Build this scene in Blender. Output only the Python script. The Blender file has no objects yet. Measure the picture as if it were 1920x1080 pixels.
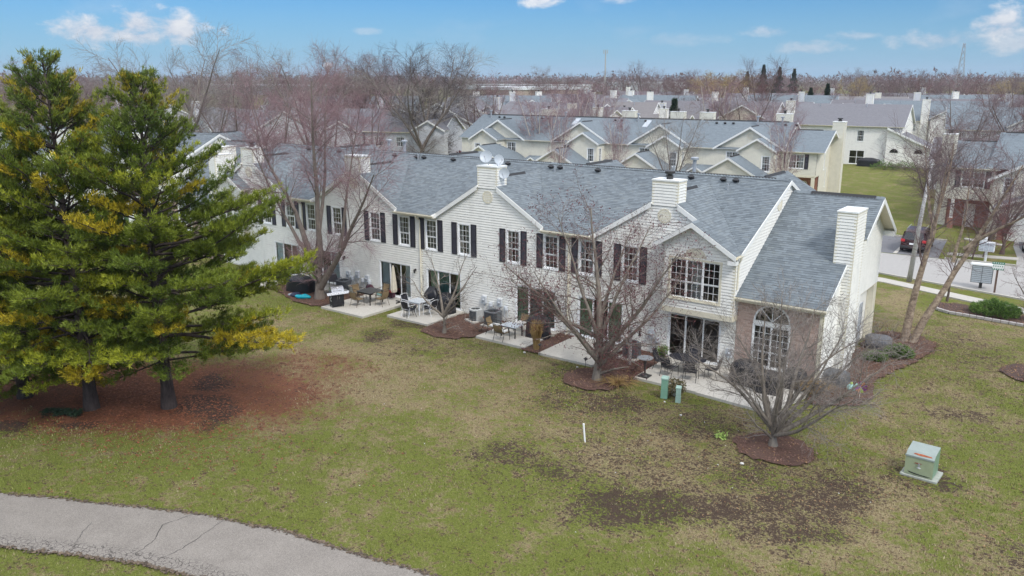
import bpy, bmesh, math, random
import numpy as np
from mathutils import Vector, Matrix
random.seed(7); rng=np.random.default_rng(7)
S=bpy.context.scene; COL=S.collection
R=math.radians
# ---------------------------------------------------------------- camera
cd=bpy.data.cameras.new('camera'); cam=bpy.data.objects.new('camera',cd); COL.objects.link(cam); S.camera=cam
cd.sensor_width=36; cd.lens=1530/1920*36; cd.clip_start=.2; cd.clip_end=12000
cam.location=(0,-34.65,13); cam.rotation_euler=(R(90-14.33),0,R(36.5))
# ---------------------------------------------------------------- light
SUN_EL=48; SUN_AZ=115       # azimuth clockwise from +y
W=bpy.data.worlds.new('World'); S.world=W; W.use_nodes=True
nt=W.node_tree; N=nt.nodes; L=nt.links; N.clear()
def wn(t,**k):
    n=N.new(t)
    for a,b in k.items(): setattr(n,a,b)
    return n
sky=wn('ShaderNodeTexSky',sky_type='NISHITA',sun_disc=False); sky.sun_elevation=R(SUN_EL); sky.sun_rotation=R(SUN_AZ)
sky.altitude=200; sky.air_density=1.0; sky.dust_density=.25; sky.ozone_density=3.0
bg=wn('ShaderNodeBackground'); bg.inputs[1].default_value=.068
tint=wn('ShaderNodeMix',data_type='RGBA',blend_type='MULTIPLY'); tint.inputs[0].default_value=1; tint.inputs[7].default_value=(.30,.64,1.0,1)
L.new(sky.outputs[0],tint.inputs[6]); hz=wn('ShaderNodeMix',data_type='RGBA'); hz.inputs[7].default_value=(3.1,5.2,7.3,1)
tc=wn('ShaderNodeTexCoord'); 
def vm(op,a,b=None):
    n=wn('ShaderNodeVectorMath',operation=op); L.new(a,n.inputs[0])
    if b is not None:
        if isinstance(b,(tuple,list)): n.inputs[1].default_value=b
        else: L.new(b,n.inputs[1])
    return n.outputs[1] if op in('DISTANCE','DOT_PRODUCT','LENGTH') else n.outputs[0]
def mth(op,a,b=None,c=None,clamp=False):
    n=wn('ShaderNodeMath',operation=op,use_clamp=clamp)
    for i,v in enumerate((a,b,c)):
        if v is None: continue
        if isinstance(v,(int,float)): n.inputs[i].default_value=v
        else: L.new(v,n.inputs[i])
    return n.outputs[0]
D=tc.outputs['Generated']
sx=wn('ShaderNodeSeparateXYZ'); L.new(D,sx.inputs[0]); dz=sx.outputs[2]
def noise(vec,scale,detail=6,rough=.55,dist=0.):
    n=wn('ShaderNodeTexNoise'); L.new(vec,n.inputs[0]); n.inputs['Scale'].default_value=scale; n.inputs['Detail'].default_value=detail; n.inputs['Roughness'].default_value=rough; n.inputs['Distortion'].default_value=dist
    return n.outputs[0]
L.new(tint.outputs[2],hz.inputs[6]); L.new(mth('MULTIPLY_ADD',dz,-8.5,.86,clamp=True),hz.inputs[0]); L.new(hz.outputs[2],bg.inputs[0])
fine=noise(vm('MULTIPLY',D,(1,1,1.8)),34,8,.62,.25)
mid=noise(vm('MULTIPLY',D,(1,1,2.2)),9,4,.5)
def puff(c,rx,rz,flat=.6,a=1.0):
    # a cumulus in direction c: elliptical distance disturbed by noise, with a flat base
    d=vm('SUBTRACT',D,c); d=vm('MULTIPLY',d,(1/rx,1/rx,1/rz)); l=vm('LENGTH',d)
    v=mth('MULTIPLY_ADD',mth('SUBTRACT',fine,.5),3.0,mth('SUBTRACT',1.0,l))
    return mth('MULTIPLY',mth('MULTIPLY',v,1.3,clamp=True),a*.94)
puffs=[((-.888,.457,.049),.040,.016,1),((-.846,.532,.052),.040,.020,1),((-.866,.498,.056),.038,.020,1),((-.868,.495,.045),.062,.012,.9),
 ((-.568,.819,.087),.026,.008,1),((-.49,.868,.088),.022,.005,.6),((-.115,.992,.054),.03,.020,.95),((-.17,.985,.04),.06,.012,.55),((-.09,.996,.036),.07,.012,.7),
 ((-.43,.902,.045),.06,.008,.22),((-.34,.94,.052),.035,.006,.5),((-.30,.955,.034),.04,.008,.5),((-.25,.968,.046),.025,.005,.45),((-.72,.69,.054),.02,.004,.3)]
m=None
for c,rx,rz,a in puffs:
    p=puff(c,rx,rz,a=a); m=p if m is None else mth('MAXIMUM',m,p)
wisp=mth('MULTIPLY',mth('MULTIPLY_ADD',mid,4.0,-2.25,clamp=True),.22)
m=mth('MAXIMUM',m,wisp)
# the cloud deck overhead that softens the light
deck=mth('MULTIPLY_ADD',mth('ADD',dz,mth('MULTIPLY',mid,.25)),4.5,-1.35,clamp=True)
m=mth('MAXIMUM',m,mth('MULTIPLY',deck,.93))
m=mth('MULTIPLY',m,mth('MULTIPLY_ADD',dz,80,.2,clamp=True))
cr=wn('ShaderNodeMix',data_type='RGBA'); cr.inputs[6].default_value=(.60,.67,.80,1); cr.inputs[7].default_value=(.92,.93,.96,1)
L.new(mth('MULTIPLY_ADD',fine,3.2,-1.15,clamp=True),cr.inputs[0])
bg2=wn('ShaderNodeBackground'); L.new(cr.outputs[2],bg2.inputs[0]); L.new(mth('MULTIPLY',mth('MULTIPLY_ADD',dz,1.5,.40,clamp=True),1.27),bg2.inputs[1])
mx=wn('ShaderNodeMixShader'); L.new(m,mx.inputs[0]); L.new(bg.outputs[0],mx.inputs[1]); L.new(bg2.outputs[0],mx.inputs[2])
wo=wn('ShaderNodeOutputWorld'); L.new(mx.outputs[0],wo.inputs[0])
sl=bpy.data.lights.new('sun','SUN'); sl.energy=1.5; sl.angle=R(11); sl.color=(1,.96,.9); so=bpy.data.objects.new('sun',sl); COL.objects.link(so)
sd=Vector((math.sin(R(SUN_AZ))*math.cos(R(SUN_EL)),math.cos(R(SUN_AZ))*math.cos(R(SUN_EL)),math.sin(R(SUN_EL))))
so.rotation_euler=sd.to_track_quat('Z','Y').to_euler(); so.location=(20,-40,60)
S.view_settings.view_transform='Standard'; S.view_settings.look='None'; S.view_settings.exposure=0.58; S.view_settings.gamma=1; S.view_settings.use_curve_mapping=False
S.render.resolution_x=1024; S.render.resolution_y=576
try: S.cycles.transparent_max_bounces=16; S.cycles.max_bounces=6; S.cycles.volume_bounces=0
except Exception: pass

# ---------------------------------------------------------------- materials
MATS={}
class NT:
    def __init__(s,name):
        s.m=bpy.data.materials.new(name); s.m.use_nodes=True; s.t=s.m.node_tree; s.b=s.t.nodes['Principled BSDF']; MATS[name]=s.m
    def n(s,t,**k):
        x=s.t.nodes.new(t)
        for a,b in k.items(): setattr(x,a,b)
        return x
    def l(s,a,b): s.t.links.new(a,b)
    def noise(s,scale,detail=4,rough=.55,vec=None,dist=0,stretch=None):
        x=s.n('ShaderNodeTexNoise'); x.inputs['Scale'].default_value=scale; x.inputs['Detail'].default_value=detail; x.inputs['Roughness'].default_value=rough; x.inputs['Distortion'].default_value=dist
        v=vec if vec is not None else s.obj()
        if stretch:
            k=s.n('ShaderNodeVectorMath',operation='MULTIPLY'); k.inputs[1].default_value=stretch; s.l(v,k.inputs[0]); v=k.outputs[0]
        s.l(v,x.inputs[0]); return x.outputs[0]
    def obj(s):
        if not hasattr(s,'_o'): s._o=s.n('ShaderNodeTexCoord').outputs['Object']
        return s._o
    def island(s):
        return s.n('ShaderNodeNewGeometry').outputs['Random Per Island']
    def attr(s,name,out='Fac'):
        a=s.n('ShaderNodeAttribute'); a.attribute_name=name; return a.outputs[out]
    def math(s,op,a,b=None,c=None,clamp=False):
        x=s.n('ShaderNodeMath',operation=op,use_clamp=clamp)
        for i,v in enumerate((a,b,c)):
            if v is None: continue
            if isinstance(v,(int,float)): x.inputs[i].default_value=v
            else: s.l(v,x.inputs[i])
        return x.outputs[0]
    def ramp(s,f,stops):
        x=s.n('ShaderNodeValToRGB'); e=x.color_ramp.elements
        while len(e)<len(stops): e.new(.5)
        for i,(p,c) in enumerate(stops): e[i].position=p; e[i].color=(*c,1)
        s.l(f,x.inputs[0]); return x.outputs[0]
    def mix(s,f,a,b,mode='MIX'):
        x=s.n('ShaderNodeMix',data_type='RGBA',blend_type=mode)
        for i,v in ((0,f),(6,a),(7,b)):
            if isinstance(v,(int,float)): x.inputs[i].default_value=v
            elif isinstance(v,tuple): x.inputs[i].default_value=(*v,1)
            else: s.l(v,x.inputs[i])
        return x.outputs[2]
    def bump(s,h,st=.3,d=.02):
        x=s.n('ShaderNodeBump'); x.inputs['Strength'].default_value=st; x.inputs['Distance'].default_value=d; s.l(h,x.inputs['Height']); s.l(x.outputs[0],s.b.inputs['Normal'])
    def col(s,c):
        if isinstance(c,tuple): s.b.inputs['Base Color'].default_value=(*c,1)
        else: s.l(c,s.b.inputs['Base Color'])
        return s
    def rough(s,r,metal=0,spec=None):
        s.b.inputs['Roughness'].default_value=r; s.b.inputs['Metallic'].default_value=metal
        if spec is not None: s.b.inputs['Specular IOR Level'].default_value=spec
        return s
def simple(name,c,r=.6,metal=0,var=.12,scale=6,spec=None,dirt=0):
    t=NT(name); n=t.noise(scale,5)
    a=tuple(x*(1-var) for x in c); b=tuple(min(1,x*(1+var)) for x in c)
    cc=t.ramp(n,[(.3,a),(.7,b)])
    if dirt:
        n2=t.noise(1.7,6,.65,stretch=(1,1,.35)); cc=t.mix(t.math('MULTIPLY',t.math('MULTIPLY_ADD',n2,4,-2.1,clamp=True),dirt),cc,tuple(x*.62 for x in c))
    t.col(cc); t.rough(r,metal,spec); return t.m
simple('siding',(.87,.855,.80),.5,var=.05,scale=3,dirt=.35)
simple('siding_cream',(.74,.71,.60),.5,var=.05,scale=3,dirt=.3)
simple('siding_grey',(.60,.61,.63),.55,var=.06,scale=2,dirt=.3)
simple('siding_tan',(.55,.48,.38),.55,var=.06,scale=2,dirt=.3)
simple('trim',(.74,.69,.55),.5,var=.05,dirt=.3)
simple('white_trim',(.84,.84,.81),.45,var=.04,dirt=.25)
simple('vinyl_white',(.86,.87,.87),.35,var=.02)
simple('shutter_black',(.028,.026,.036),.45,var=.2)
simple('cap_black',(.02,.02,.022),.6)
simple('dark_iron',(.035,.033,.032),.5,var=.3,scale=30)
simple('bronze_metal',(.10,.075,.05),.5,var=.2,scale=30)
simple('white_metal',(.82,.83,.84),.35,var=.03)
simple('galvanized',(.45,.47,.50),.4,.5,var=.15,scale=9)
simple('aluminium',(.62,.64,.66),.3,.7,var=.1)
simple('steel',(.55,.55,.56),.25,.9,var=.12,scale=20)
simple('dish_grey',(.46,.50,.54),.4,var=.04)
simple('ac_grey',(.13,.14,.15),.55,.2,var=.15,scale=20)
simple('ac_light',(.50,.51,.50),.55,.1,var=.1,scale=10)
simple('ac_dark',(.03,.032,.035),.7)
simple('meter_grey',(.56,.59,.62),.5,var=.1)
simple('black_cover',(.014,.014,.018),.42,var=.3,scale=4)
simple('maroon',(.07,.015,.03),.4,var=.2)
simple('tan_mesh',(.24,.17,.09),.7,var=.15,scale=40)
simple('black_mesh',(.02,.02,.028),.6)
simple('table_black',(.03,.03,.032),.3)
simple('green_box',(.20,.31,.21),.5,var=.1,scale=4)
simple('green_box_light',(.35,.40,.25),.5,var=.08,scale=4)
simple('pedestal_green',(.20,.37,.27),.5,var=.08,scale=4,dirt=.4); simple('pedestal_pale',(.33,.47,.40),.5,var=.08,scale=4,dirt=.4)
simple('green_box_top',(.29,.34,.315),.5,var=.08,scale=4)
simple('rust',(.36,.10,.04),.8,var=.4,scale=9)
simple('turquoise',(.0,.33,.42),.5,var=.1)
simple('red_plastic',(.42,.02,.02),.4)
simple('cream_cloth',(.62,.56,.45),.8,var=.08)
simple('navy',(.02,.025,.06),.6)
simple('grey_fabric',(.20,.20,.22),.8,var=.15,scale=14)
simple('lime',(.35,.48,.12),.7)
simple('planter',(.36,.38,.33),.7,var=.15)
simple('terracotta',(.30,.09,.05),.8)
simple('purple',(.26,.03,.30),.5); simple('orange',(.7,.22,.03),.5); simple('aqua',(.35,.6,.55),.5)
simple('wood_post',(.13,.08,.06),.8,var=.3,scale=12)
simple('pole_grey',(.46,.45,.44),.6,.2,var=.15)
simple('sign_green',(.05,.20,.14),.4,var=.05); simple('sign_white',(.8,.82,.8),.4,var=.02)
simple('car_maroon',(.035,.008,.014),.22,.2,var=.03); simple('car_white',(.72,.74,.76),.2,var=.02); simple('tyre',(.015,.015,.016),.8); simple('tail_red',(.5,.02,.03),.2)
simple('car_glass',(.015,.018,.022),.08,spec=.8)
simple('door_grey',(.42,.45,.48),.5)
simple('leaf_red',(.125,.028,.034),.6,var=.6,scale=3)
simple('warehouse',(.62,.64,.66),.6); simple('warehouse_tan',(.42,.34,.28),.7); simple('warehouse_dark',(.05,.05,.055),.6)
simple('interior',(.12,.10,.085),.9,var=.3,scale=2)
simple('stone_edge',(.42,.39,.37),.85,var=.2,scale=8)
simple('blanket_white',(.7,.7,.68),.7)
t=NT('limestone'); t.col(t.ramp(t.noise(6,6),[(.3,(.5,.47,.42)),(.7,(.72,.7,.66))])).rough(.9)
def fabric(name,a,b):
    t=NT(name); w=t.noise(9,3,.5,stretch=(4,4,.15)); t.col(t.ramp(w,[(.35,a),(.65,b)])).rough(.85); return t.m
fabric('drape_blue',(.56,.68,.73),(.78,.86,.88)); fabric('drape_green',(.18,.34,.19),(.36,.56,.34)); fabric('drape_teal',(.07,.20,.18),(.16,.33,.29)); fabric('drape_white',(.50,.50,.48),(.74,.74,.72)); fabric('drape_dark',(.012,.012,.014),(.04,.04,.045))
# glass
t=NT('glass'); t.t.nodes.remove(t.b); out=t.t.nodes['Material Output']
tr=t.n('ShaderNodeBsdfTransparent'); tr.inputs[0].default_value=(.90,.93,.93,1); gl=t.n('ShaderNodeBsdfGlossy'); gl.inputs['Roughness'].default_value=.03; gl.inputs[0].default_value=(.95,.95,.95,1)
fr=t.n('ShaderNodeFresnel'); fr.inputs[0].default_value=1.5; f2=t.math('MULTIPLY_ADD',fr.outputs[0],1.2,.02,clamp=True); ms=t.n('ShaderNodeMixShader'); t.l(f2,ms.inputs[0]); t.l(tr.outputs[0],ms.inputs[1]); t.l(gl.outputs[0],ms.inputs[2]); t.l(ms.outputs[0],out.inputs[0])
# shingles
def shingle(name,dark,lightc,warm):
    t=NT(name); i=t.island(); c=t.ramp(i,[(0,dark),(.45,tuple((a+b)/2 for a,b in zip(dark,lightc))),(.8,lightc),(1,warm)])
    g=t.noise(90,3,.7); c=t.mix(.45,c,t.ramp(g,[(.3,(.25,.25,.26)),(.7,(1,1,1))]),'MULTIPLY')
    big=t.noise(.35,4,.6); c=t.mix(.5,c,t.ramp(big,[(.3,(.72,.74,.77)),(.7,(1.0,1.0,1.0))]),'MULTIPLY')
    t.col(c).rough(.9); t.bump(g,.25,.01); return t.m
shingle('shingle_blue',(.165,.19,.207),(.245,.282,.305),(.23,.257,.265))
def roofmat(name,a,b,sc=2.2):
    t=NT(name); n=t.noise(sc,7,.7,stretch=(1,1,3)); g=t.noise(14,4,.75,stretch=(.5,.5,3)); c=t.mix(.5,t.ramp(n,[(.3,a),(.7,b)]),t.ramp(g,[(.35,a),(.65,b)])); t.col(c).rough(.9); t.bump(g,.4,.02); return t.m
roofmat('roof_blue_far',(.10,.125,.145),(.22,.255,.28)); roofmat('roof_grey_far',(.13,.13,.145),(.22,.215,.23)); roofmat('roof_brown_far',(.15,.14,.14),(.235,.22,.22)); roofmat('roof_dusk_far',(.125,.12,.13),(.20,.19,.205))
t=NT('brick'); i=t.island(); t.col(t.mix(.3,t.ramp(i,[(0,(.36,.23,.19)),(.5,(.50,.35,.29)),(1,(.62,.47,.40))]),t.ramp(t.noise(25,4),[(.3,(.4,.29,.24)),(.7,(.66,.53,.46))]))).rough(.9)
t=NT('brick_red'); i=t.noise(9,5,.7); t.col(t.ramp(i,[(.3,(.26,.115,.08)),(.5,(.36,.17,.125)),(.7,(.44,.25,.19))])).rough(.9)
simple('mortar',(.42,.36,.31),.95,var=.15,scale=20)
def bark(name,a,b,sc=9,st=(1,1,.25)):
    t=NT(name); n=t.noise(sc,6,.7,stretch=st); t.col(t.ramp(n,[(.3,a),(.7,b)])).rough(.95); t.bump(n,.8,.03); return t.m
bark('bark_brown',(.07,.052,.042),(.19,.145,.12)); bark('bark_grey',(.10,.08,.068),(.235,.195,.165)); bark('bark_pine',(.03,.022,.02),(.10,.075,.065)); bark('bark_gold',(.085,.052,.038),(.52,.41,.30),4.5,(1,1,1.3)); bark('bark_white',(.36,.31,.26),(.70,.64,.56),6,(1,1,2))
bark('bark_mag',(.12,.10,.08),(.29,.25,.205))
def twig(name,a,b):
    t=NT(name); i=t.island(); t.col(t.ramp(i,[(0,a),(1,b)])).rough(.9); return t.m
twig('twig_purple',(.12,.082,.082),(.27,.20,.20)); twig('twig_pink',(.18,.10,.11),(.36,.24,.25)); twig('twig_grey',(.16,.135,.12),(.34,.30,.27)); twig('twig_brown',(.085,.045,.042),(.20,.115,.105)); twig('twig_yellow',(.30,.22,.08),(.48,.36,.14)); twig('twig_dark',(.055,.045,.045),(.13,.10,.10)); twig('twig_red',(.10,.025,.03),(.19,.06,.06)); twig('leaf_litter',(.12,.05,.025),(.38,.24,.12)); twig('needle_red',(.16,.05,.025),(.30,.11,.05)); twig('edge_soil',(.05,.036,.028),(.19,.14,.095)); twig('straw',(.32,.20,.07),(.52,.36,.15)); twig('evergreen',(.035,.09,.015),(.19,.30,.06)); twig('evergreen_dark',(.012,.03,.014),(.04,.075,.035)); twig('mulch_chip',(.07,.034,.026),(.30,.17,.13)); twig('shrub_leaf',(.07,.08,.03),(.22,.16,.08))
t=NT('pine_needle'); c=t.attr('col','Color'); t.col(t.mix(.5,c,t.ramp(t.island(),[(0,(.5,.5,.5)),(1,(1,1,1))]),'MULTIPLY')).rough(.6,spec=.3); t.b.inputs['Subsurface Weight'].default_value=0
t=NT('grass_blade'); t.col(t.attr('col','Color')).rough(.8,spec=.2)
# ground
t=NT('lawn'); so_,dr_,ne_=t.attr('soil'),t.attr('dry'),t.attr('needle')
o=t.obj(); n1=t.noise(.55,5,.6,vec=o); n2=t.noise(5,5,.7,vec=o); n3=t.noise(28,4,.75,vec=o); n4=t.noise(1.6,5,.65,vec=o)
green=t.ramp(n3,[(.28,(.065,.080,.014)),(.5,(.145,.165,.034)),(.75,(.26,.275,.078))])
tan=t.ramp(n3,[(.28,(.125,.09,.045)),(.5,(.27,.215,.115)),(.75,(.47,.395,.25))])
f=t.math('ADD',t.math('MULTIPLY',dr_,.75),t.math('ADD',t.math('MULTIPLY',t.math('SUBTRACT',n1,.5),2.6),t.math('ADD',t.math('MULTIPLY',t.math('SUBTRACT',n2,.5),2.4),t.math('MULTIPLY',t.math('SUBTRACT',n4,.5),2.4)))); f=t.math('ADD',t.math('MULTIPLY',t.math('SUBTRACT',f,.25),1.5),.40,clamp=True)
c=t.mix(f,green,tan)
nd=t.ramp(n3,[(.3,(.085,.035,.022)),(.55,(.20,.075,.045)),(.75,(.30,.15,.10))])
fn=t.math('ADD',t.math('MULTIPLY',ne_,1.9),t.math('ADD',t.math('MULTIPLY',t.math('SUBTRACT',n4,.60),2.2),t.math('MULTIPLY',t.math('SUBTRACT',n2,.5),3.0))); fn=t.math('MULTIPLY',t.math('MINIMUM',fn,.92),1,clamp=True); c=t.mix(fn,c,nd)
soil=t.ramp(n3,[(.3,(.030,.020,.016)),(.6,(.078,.052,.041)),(.8,(.16,.115,.09))])
n5=t.noise(13,4,.7,vec=o); fs=t.math('ADD',t.math('MULTIPLY',so_,1.15),t.math('ADD',t.math('MULTIPLY',t.math('SUBTRACT',n4,.5),2.3),t.math('ADD',t.math('MULTIPLY',t.math('SUBTRACT',n2,.5),3.4),t.math('ADD',t.math('MULTIPLY',t.math('SUBTRACT',n5,.5),5.0),t.math('MULTIPLY',t.math('SUBTRACT',n3,.5),2.6))))); fs=t.math('MULTIPLY',t.math('MULTIPLY',t.math('SUBTRACT',fs,.46),2.6,clamp=True),.95)
c=t.mix(fs,c,soil); t.col(c).rough(.95,spec=.15); t.bump(t.math('ADD',t.math('MULTIPLY',n2,.4),n3),.9,.05)
def ground(name,a,b,c3,sc=18,st=.7,d=.03):
    t=NT(name); n=t.noise(sc,6,.75); n2=t.noise(1.2,5,.6); t.col(t.mix(t.math('MULTIPLY_ADD',n2,2.4,-.9,clamp=True),t.ramp(n,[(.3,a),(.7,b)]),c3)).rough(.95,spec=.2); t.bump(n,st,d); return t.m
ground('mulch',(.055,.030,.023),(.20,.115,.088),(.14,.092,.075),22,1,.05)
ground('mulch_brown',(.05,.032,.028),(.17,.115,.10),(.10,.07,.06),22,1,.05)
ground('concrete',(.46,.43,.38),(.60,.57,.51),(.50,.475,.425),7,.2,.01)
ground('sidewalk',(.42,.40,.36),(.54,.51,.46),(.48,.455,.41),5,.2,.01)
ground('road',(.33,.32,.305),(.42,.405,.385),(.37,.355,.34),5,.2,.01)
ground('driveway',(.13,.13,.14),(.22,.22,.23),(.17,.17,.18),9,.4,.01)
ground('far_ground',(.10,.10,.055),(.17,.15,.09),(.12,.11,.07),.12,.2,.1)
ground('boulder',(.10,.10,.11),(.22,.22,.23),(.15,.15,.16),8,.9,.05)
# worn asphalt path with cracks
t=NT('path_asphalt'); n=t.noise(34,5,.8); n2=t.noise(1.1,7,.7); n3=t.noise(9,4,.6); c=t.mix(t.math('MULTIPLY_ADD',n2,2.2,-.6,clamp=True),t.ramp(n,[(.25,(.105,.092,.080)),(.5,(.20,.178,.155)),(.75,(.38,.34,.30))]),t.ramp(n,[(.25,(.14,.124,.108)),(.5,(.265,.238,.208)),(.75,(.45,.41,.365))]))
ed=t.attr('edge'); vo=t.n('ShaderNodeTexVoronoi',feature='DISTANCE_TO_EDGE'); vo.inputs['Scale'].default_value=6.5; wv=t.n('ShaderNodeVectorMath',operation='ADD'); nn=t.n('ShaderNodeTexNoise'); nn.inputs['Scale'].default_value=3; t.l(t.obj(),nn.inputs[0]); sc_=t.n('ShaderNodeVectorMath',operation='SCALE'); sc_.inputs['Scale'].default_value=.35; t.l(nn.outputs['Color'],sc_.inputs[0]); t.l(t.obj(),wv.inputs[0]); t.l(sc_.outputs[0],wv.inputs[1]); t.l(wv.outputs[0],vo.inputs['Vector'])
crack=t.math('MULTIPLY',t.math('LESS_THAN',vo.outputs['Distance'],.045),t.math('MULTIPLY',t.math('SUBTRACT',t.math('ADD',ed,t.math('MULTIPLY',n3,.35)),.62),5,clamp=True),clamp=True)
c=t.mix(t.math('MULTIPLY',crack,.8),c,(.05,.042,.038)); t.col(c).rough(.9); t.bump(n,.5,.01)
# ---------------------------------------------------------------- helpers
class MB:
    def __init__(s): s.v=[]; s.f=[]; s.m=[]; s.mats=[]
    def mi(s,mat):
        if mat not in s.mats: s.mats.append(mat)
        return s.mats.index(mat)
    def poly(s,pts,mat=None):
        i=len(s.v); s.v.extend([tuple(p) for p in pts]); s.f.append(tuple(range(i,i+len(pts)))); s.m.append(s.mi(mat) if mat else 0)
    def box(s,x0,x1,y0,y1,z0,z1,mat=None,skip=''):
        i=len(s.v); s.v+= [(x0,y0,z0),(x1,y0,z0),(x1,y1,z0),(x0,y1,z0),(x0,y0,z1),(x1,y0,z1),(x1,y1,z1),(x0,y1,z1)]
        F={'b':(0,3,2,1),'t':(4,5,6,7),'f':(0,1,5,4),'r':(1,2,6,5),'k':(2,3,7,6),'l':(3,0,4,7)}
        k=s.mi(mat) if mat else 0
        for a,q in F.items():
            if a not in skip: s.f.append(tuple(i+j for j in q)); s.m.append(k)
    def bar(s,p,q,w,h=None,mat=None,up=(0,0,1)):
        p=Vector(p);q=Vector(q);d=(q-p);l=d.length
        if l<1e-6: return
        d/=l; u=Vector(up)
        if abs(d.dot(u))>.99: u=Vector((1,0,0))
        a=d.cross(u).normalized(); b=a.cross(d); h=h or w
        a*=w/2;b*=h/2; i=len(s.v)
        for c in (p,q):
            for e in (-a-b,a-b,a+b,-a+b): s.v.append(tuple(c+e))
        k=s.mi(mat) if mat else 0
        for j in range(4): s.f.append((i+j,i+(j+1)%4,i+4+(j+1)%4,i+4+j)); s.m.append(k)
        s.f+= [(i+3,i+2,i+1,i),(i+4,i+5,i+6,i+7)]; s.m+=[k,k]
    def tube(s,pts,rs,n=6,mat=None,cap=True):
        pts=[Vector(p) for p in pts]
        if isinstance(rs,(int,float)): rs=[rs]*len(pts)
        k=s.mi(mat) if mat else 0; i0=len(s.v)
        pa=None
        for j,p in enumerate(pts):
            d=(pts[min(j+1,len(pts)-1)]-pts[max(j-1,0)]).normalized()
            if pa is None:
                u=Vector((0,0,1)) if abs(d.z)<.9 else Vector((1,0,0)); pa=d.cross(u).normalized()
            else: pa=(pa-d*pa.dot(d)).normalized()
            pb=d.cross(pa)
            for a in range(n):
                t=2*math.pi*a/n; s.v.append(tuple(p+(pa*math.cos(t)+pb*math.sin(t))*rs[j]))
        for j in range(len(pts)-1):
            for a in range(n):
                b=(a+1)%n; s.f.append((i0+j*n+a,i0+j*n+b,i0+(j+1)*n+b,i0+(j+1)*n+a)); s.m.append(k)
        if cap:
            s.f.append(tuple(i0+a for a in reversed(range(n)))); s.m.append(k)
            e=i0+(len(pts)-1)*n; s.f.append(tuple(e+a for a in range(n))); s.m.append(k)
    def lathe(s,prof,c=(0,0,0),n=16,mat=None,sq=None):
        k=s.mi(mat) if mat else 0; i0=len(s.v)
        for r,z in prof:
            for a in range(n):
                t=2*math.pi*a/n; x,y=math.cos(t),math.sin(t)
                if sq: q=(abs(x)**sq+abs(y)**sq)**(-1/sq); x*=q;y*=q
                s.v.append((c[0]+r*x,c[1]+r*y,c[2]+z))
        for j in range(len(prof)-1):
            for a in range(n):
                b=(a+1)%n; s.f.append((i0+j*n+a,i0+j*n+b,i0+(j+1)*n+b,i0+(j+1)*n+a)); s.m.append(k)
        s.f.append(tuple(i0+a for a in reversed(range(n)))); s.m.append(k)
        e=i0+(len(prof)-1)*n; s.f.append(tuple(e+a for a in range(n))); s.m.append(k)
    def mesh(s,name,mats=None,smooth=False):
        me=bpy.data.meshes.new(name); me.from_pydata(s.v,[],s.f)
        ml=mats or s.mats
        for m in ml: me.materials.append(MATS[m])
        if len(ml)>1: me.polygons.foreach_set('material_index',s.m)
        if smooth: me.polygons.foreach_set('use_smooth',[True]*len(me.polygons))
        me.update(); return me
    def build(s,name,parent=None,mats=None,smooth=False,kind=None,loc=None,rot=None,bevel=0):
        if isinstance(mats,str): mats=[mats]
        o=bpy.data.objects.new(name,s.mesh(name,mats,smooth)); COL.objects.link(o)
        if parent: o.parent=parent
        if loc: o.location=loc
        if rot: o.rotation_euler=(0,0,rot)
        if kind: o['kind']=kind
        if bevel:
            b=o.modifiers.new('bevel','BEVEL'); b.width=bevel; b.segments=2; b.limit_method='ANGLE'
        return o
def tag(o,label,cat,group=None):
    o['label']=label; o['category']=cat
    if group: o['group']=group
    return o
def root(name,loc,label,cat,rot=0,group=None):
    o=bpy.data.objects.new(name,None); COL.objects.link(o); o.location=loc; o.rotation_euler=(0,0,rot); o.empty_display_size=.3
    return tag(o,label,cat,group)
def mobj(name,me,parent=None,loc=None,rot=0,kind=None):
    o=bpy.data.objects.new(name,me); COL.objects.link(o)
    if parent: o.parent=parent
    if loc is not None: o.location=loc
    if rot: o.rotation_euler=(0,0,rot)
    if kind: o['kind']=kind
    return o
def copy_tree(o,loc=None,rot=None,label=None,group=None,parent=None,scale=None):
    c=o.copy(); COL.objects.link(c)
    if parent: c.parent=parent
    if loc is not None: c.location=loc
    if rot is not None: c.rotation_euler=(0,0,rot)
    if scale is not None: c.scale=scale
    if label: c['label']=label
    if group: c['group']=group
    for ch in list(o.children): copy_tree(ch,parent=c)
    return c
Z=Vector((0,0,1))
# ---- scanline cover of a polygon with courses
def crossings(poly,z):
    xs=[]
    for i in range(len(poly)):
        (x0,z0),(x1,z1)=poly[i],poly[(i+1)%len(poly)]
        if (z0<=z)!=(z1<=z): xs.append(x0+(x1-x0)*(z-z0)/(z1-z0))
    return sorted(xs)
def strips(poly,holes,step,zmin=None):
    zs=[p[1] for p in poly]; a,b=min(zs),max(zs); base=a if zmin is None else zmin
    k=0
    while base+k*step<b-1e-6:
        c0=base+k*step; c1=min(c0+step,b); k+=1
        if c1<=a: continue
        br=sorted({max(c0,a),c1}|{z for h in holes for z in (h[2],h[3]) if c0+.004<z<c1-.004}|{p[1] for p in poly if c0+.004<p[1]<c1-.004})
        for za,zb in zip(br,br[1:]):
            e=1e-4; A=crossings(poly,za+e); B=crossings(poly,zb-e)
            if len(A)!=len(B): A=B=crossings(poly,(za+zb)/2)
            zm=(za+zb)/2
            for i in range(0,len(A)-1,2):
                segs=[(A[i],A[i+1],B[i],B[i+1])]
                for (h0,h1,hz0,hz1) in holes:
                    if hz0<=zm<=hz1:
                        ns=[]
                        for (a0,a1,b0,b1) in segs:
                            if h1<=min(a0,b0) or h0>=max(a1,b1): ns.append((a0,a1,b0,b1)); continue
                            if h0>a0: ns.append((a0,h0,b0,h0))
                            if h1<a1: ns.append((h1,a1,h1,b1))
                        segs=ns
                for s_ in segs: yield (za,zb,(za-c0)/step,(zb-c0)/step,*s_)
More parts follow.
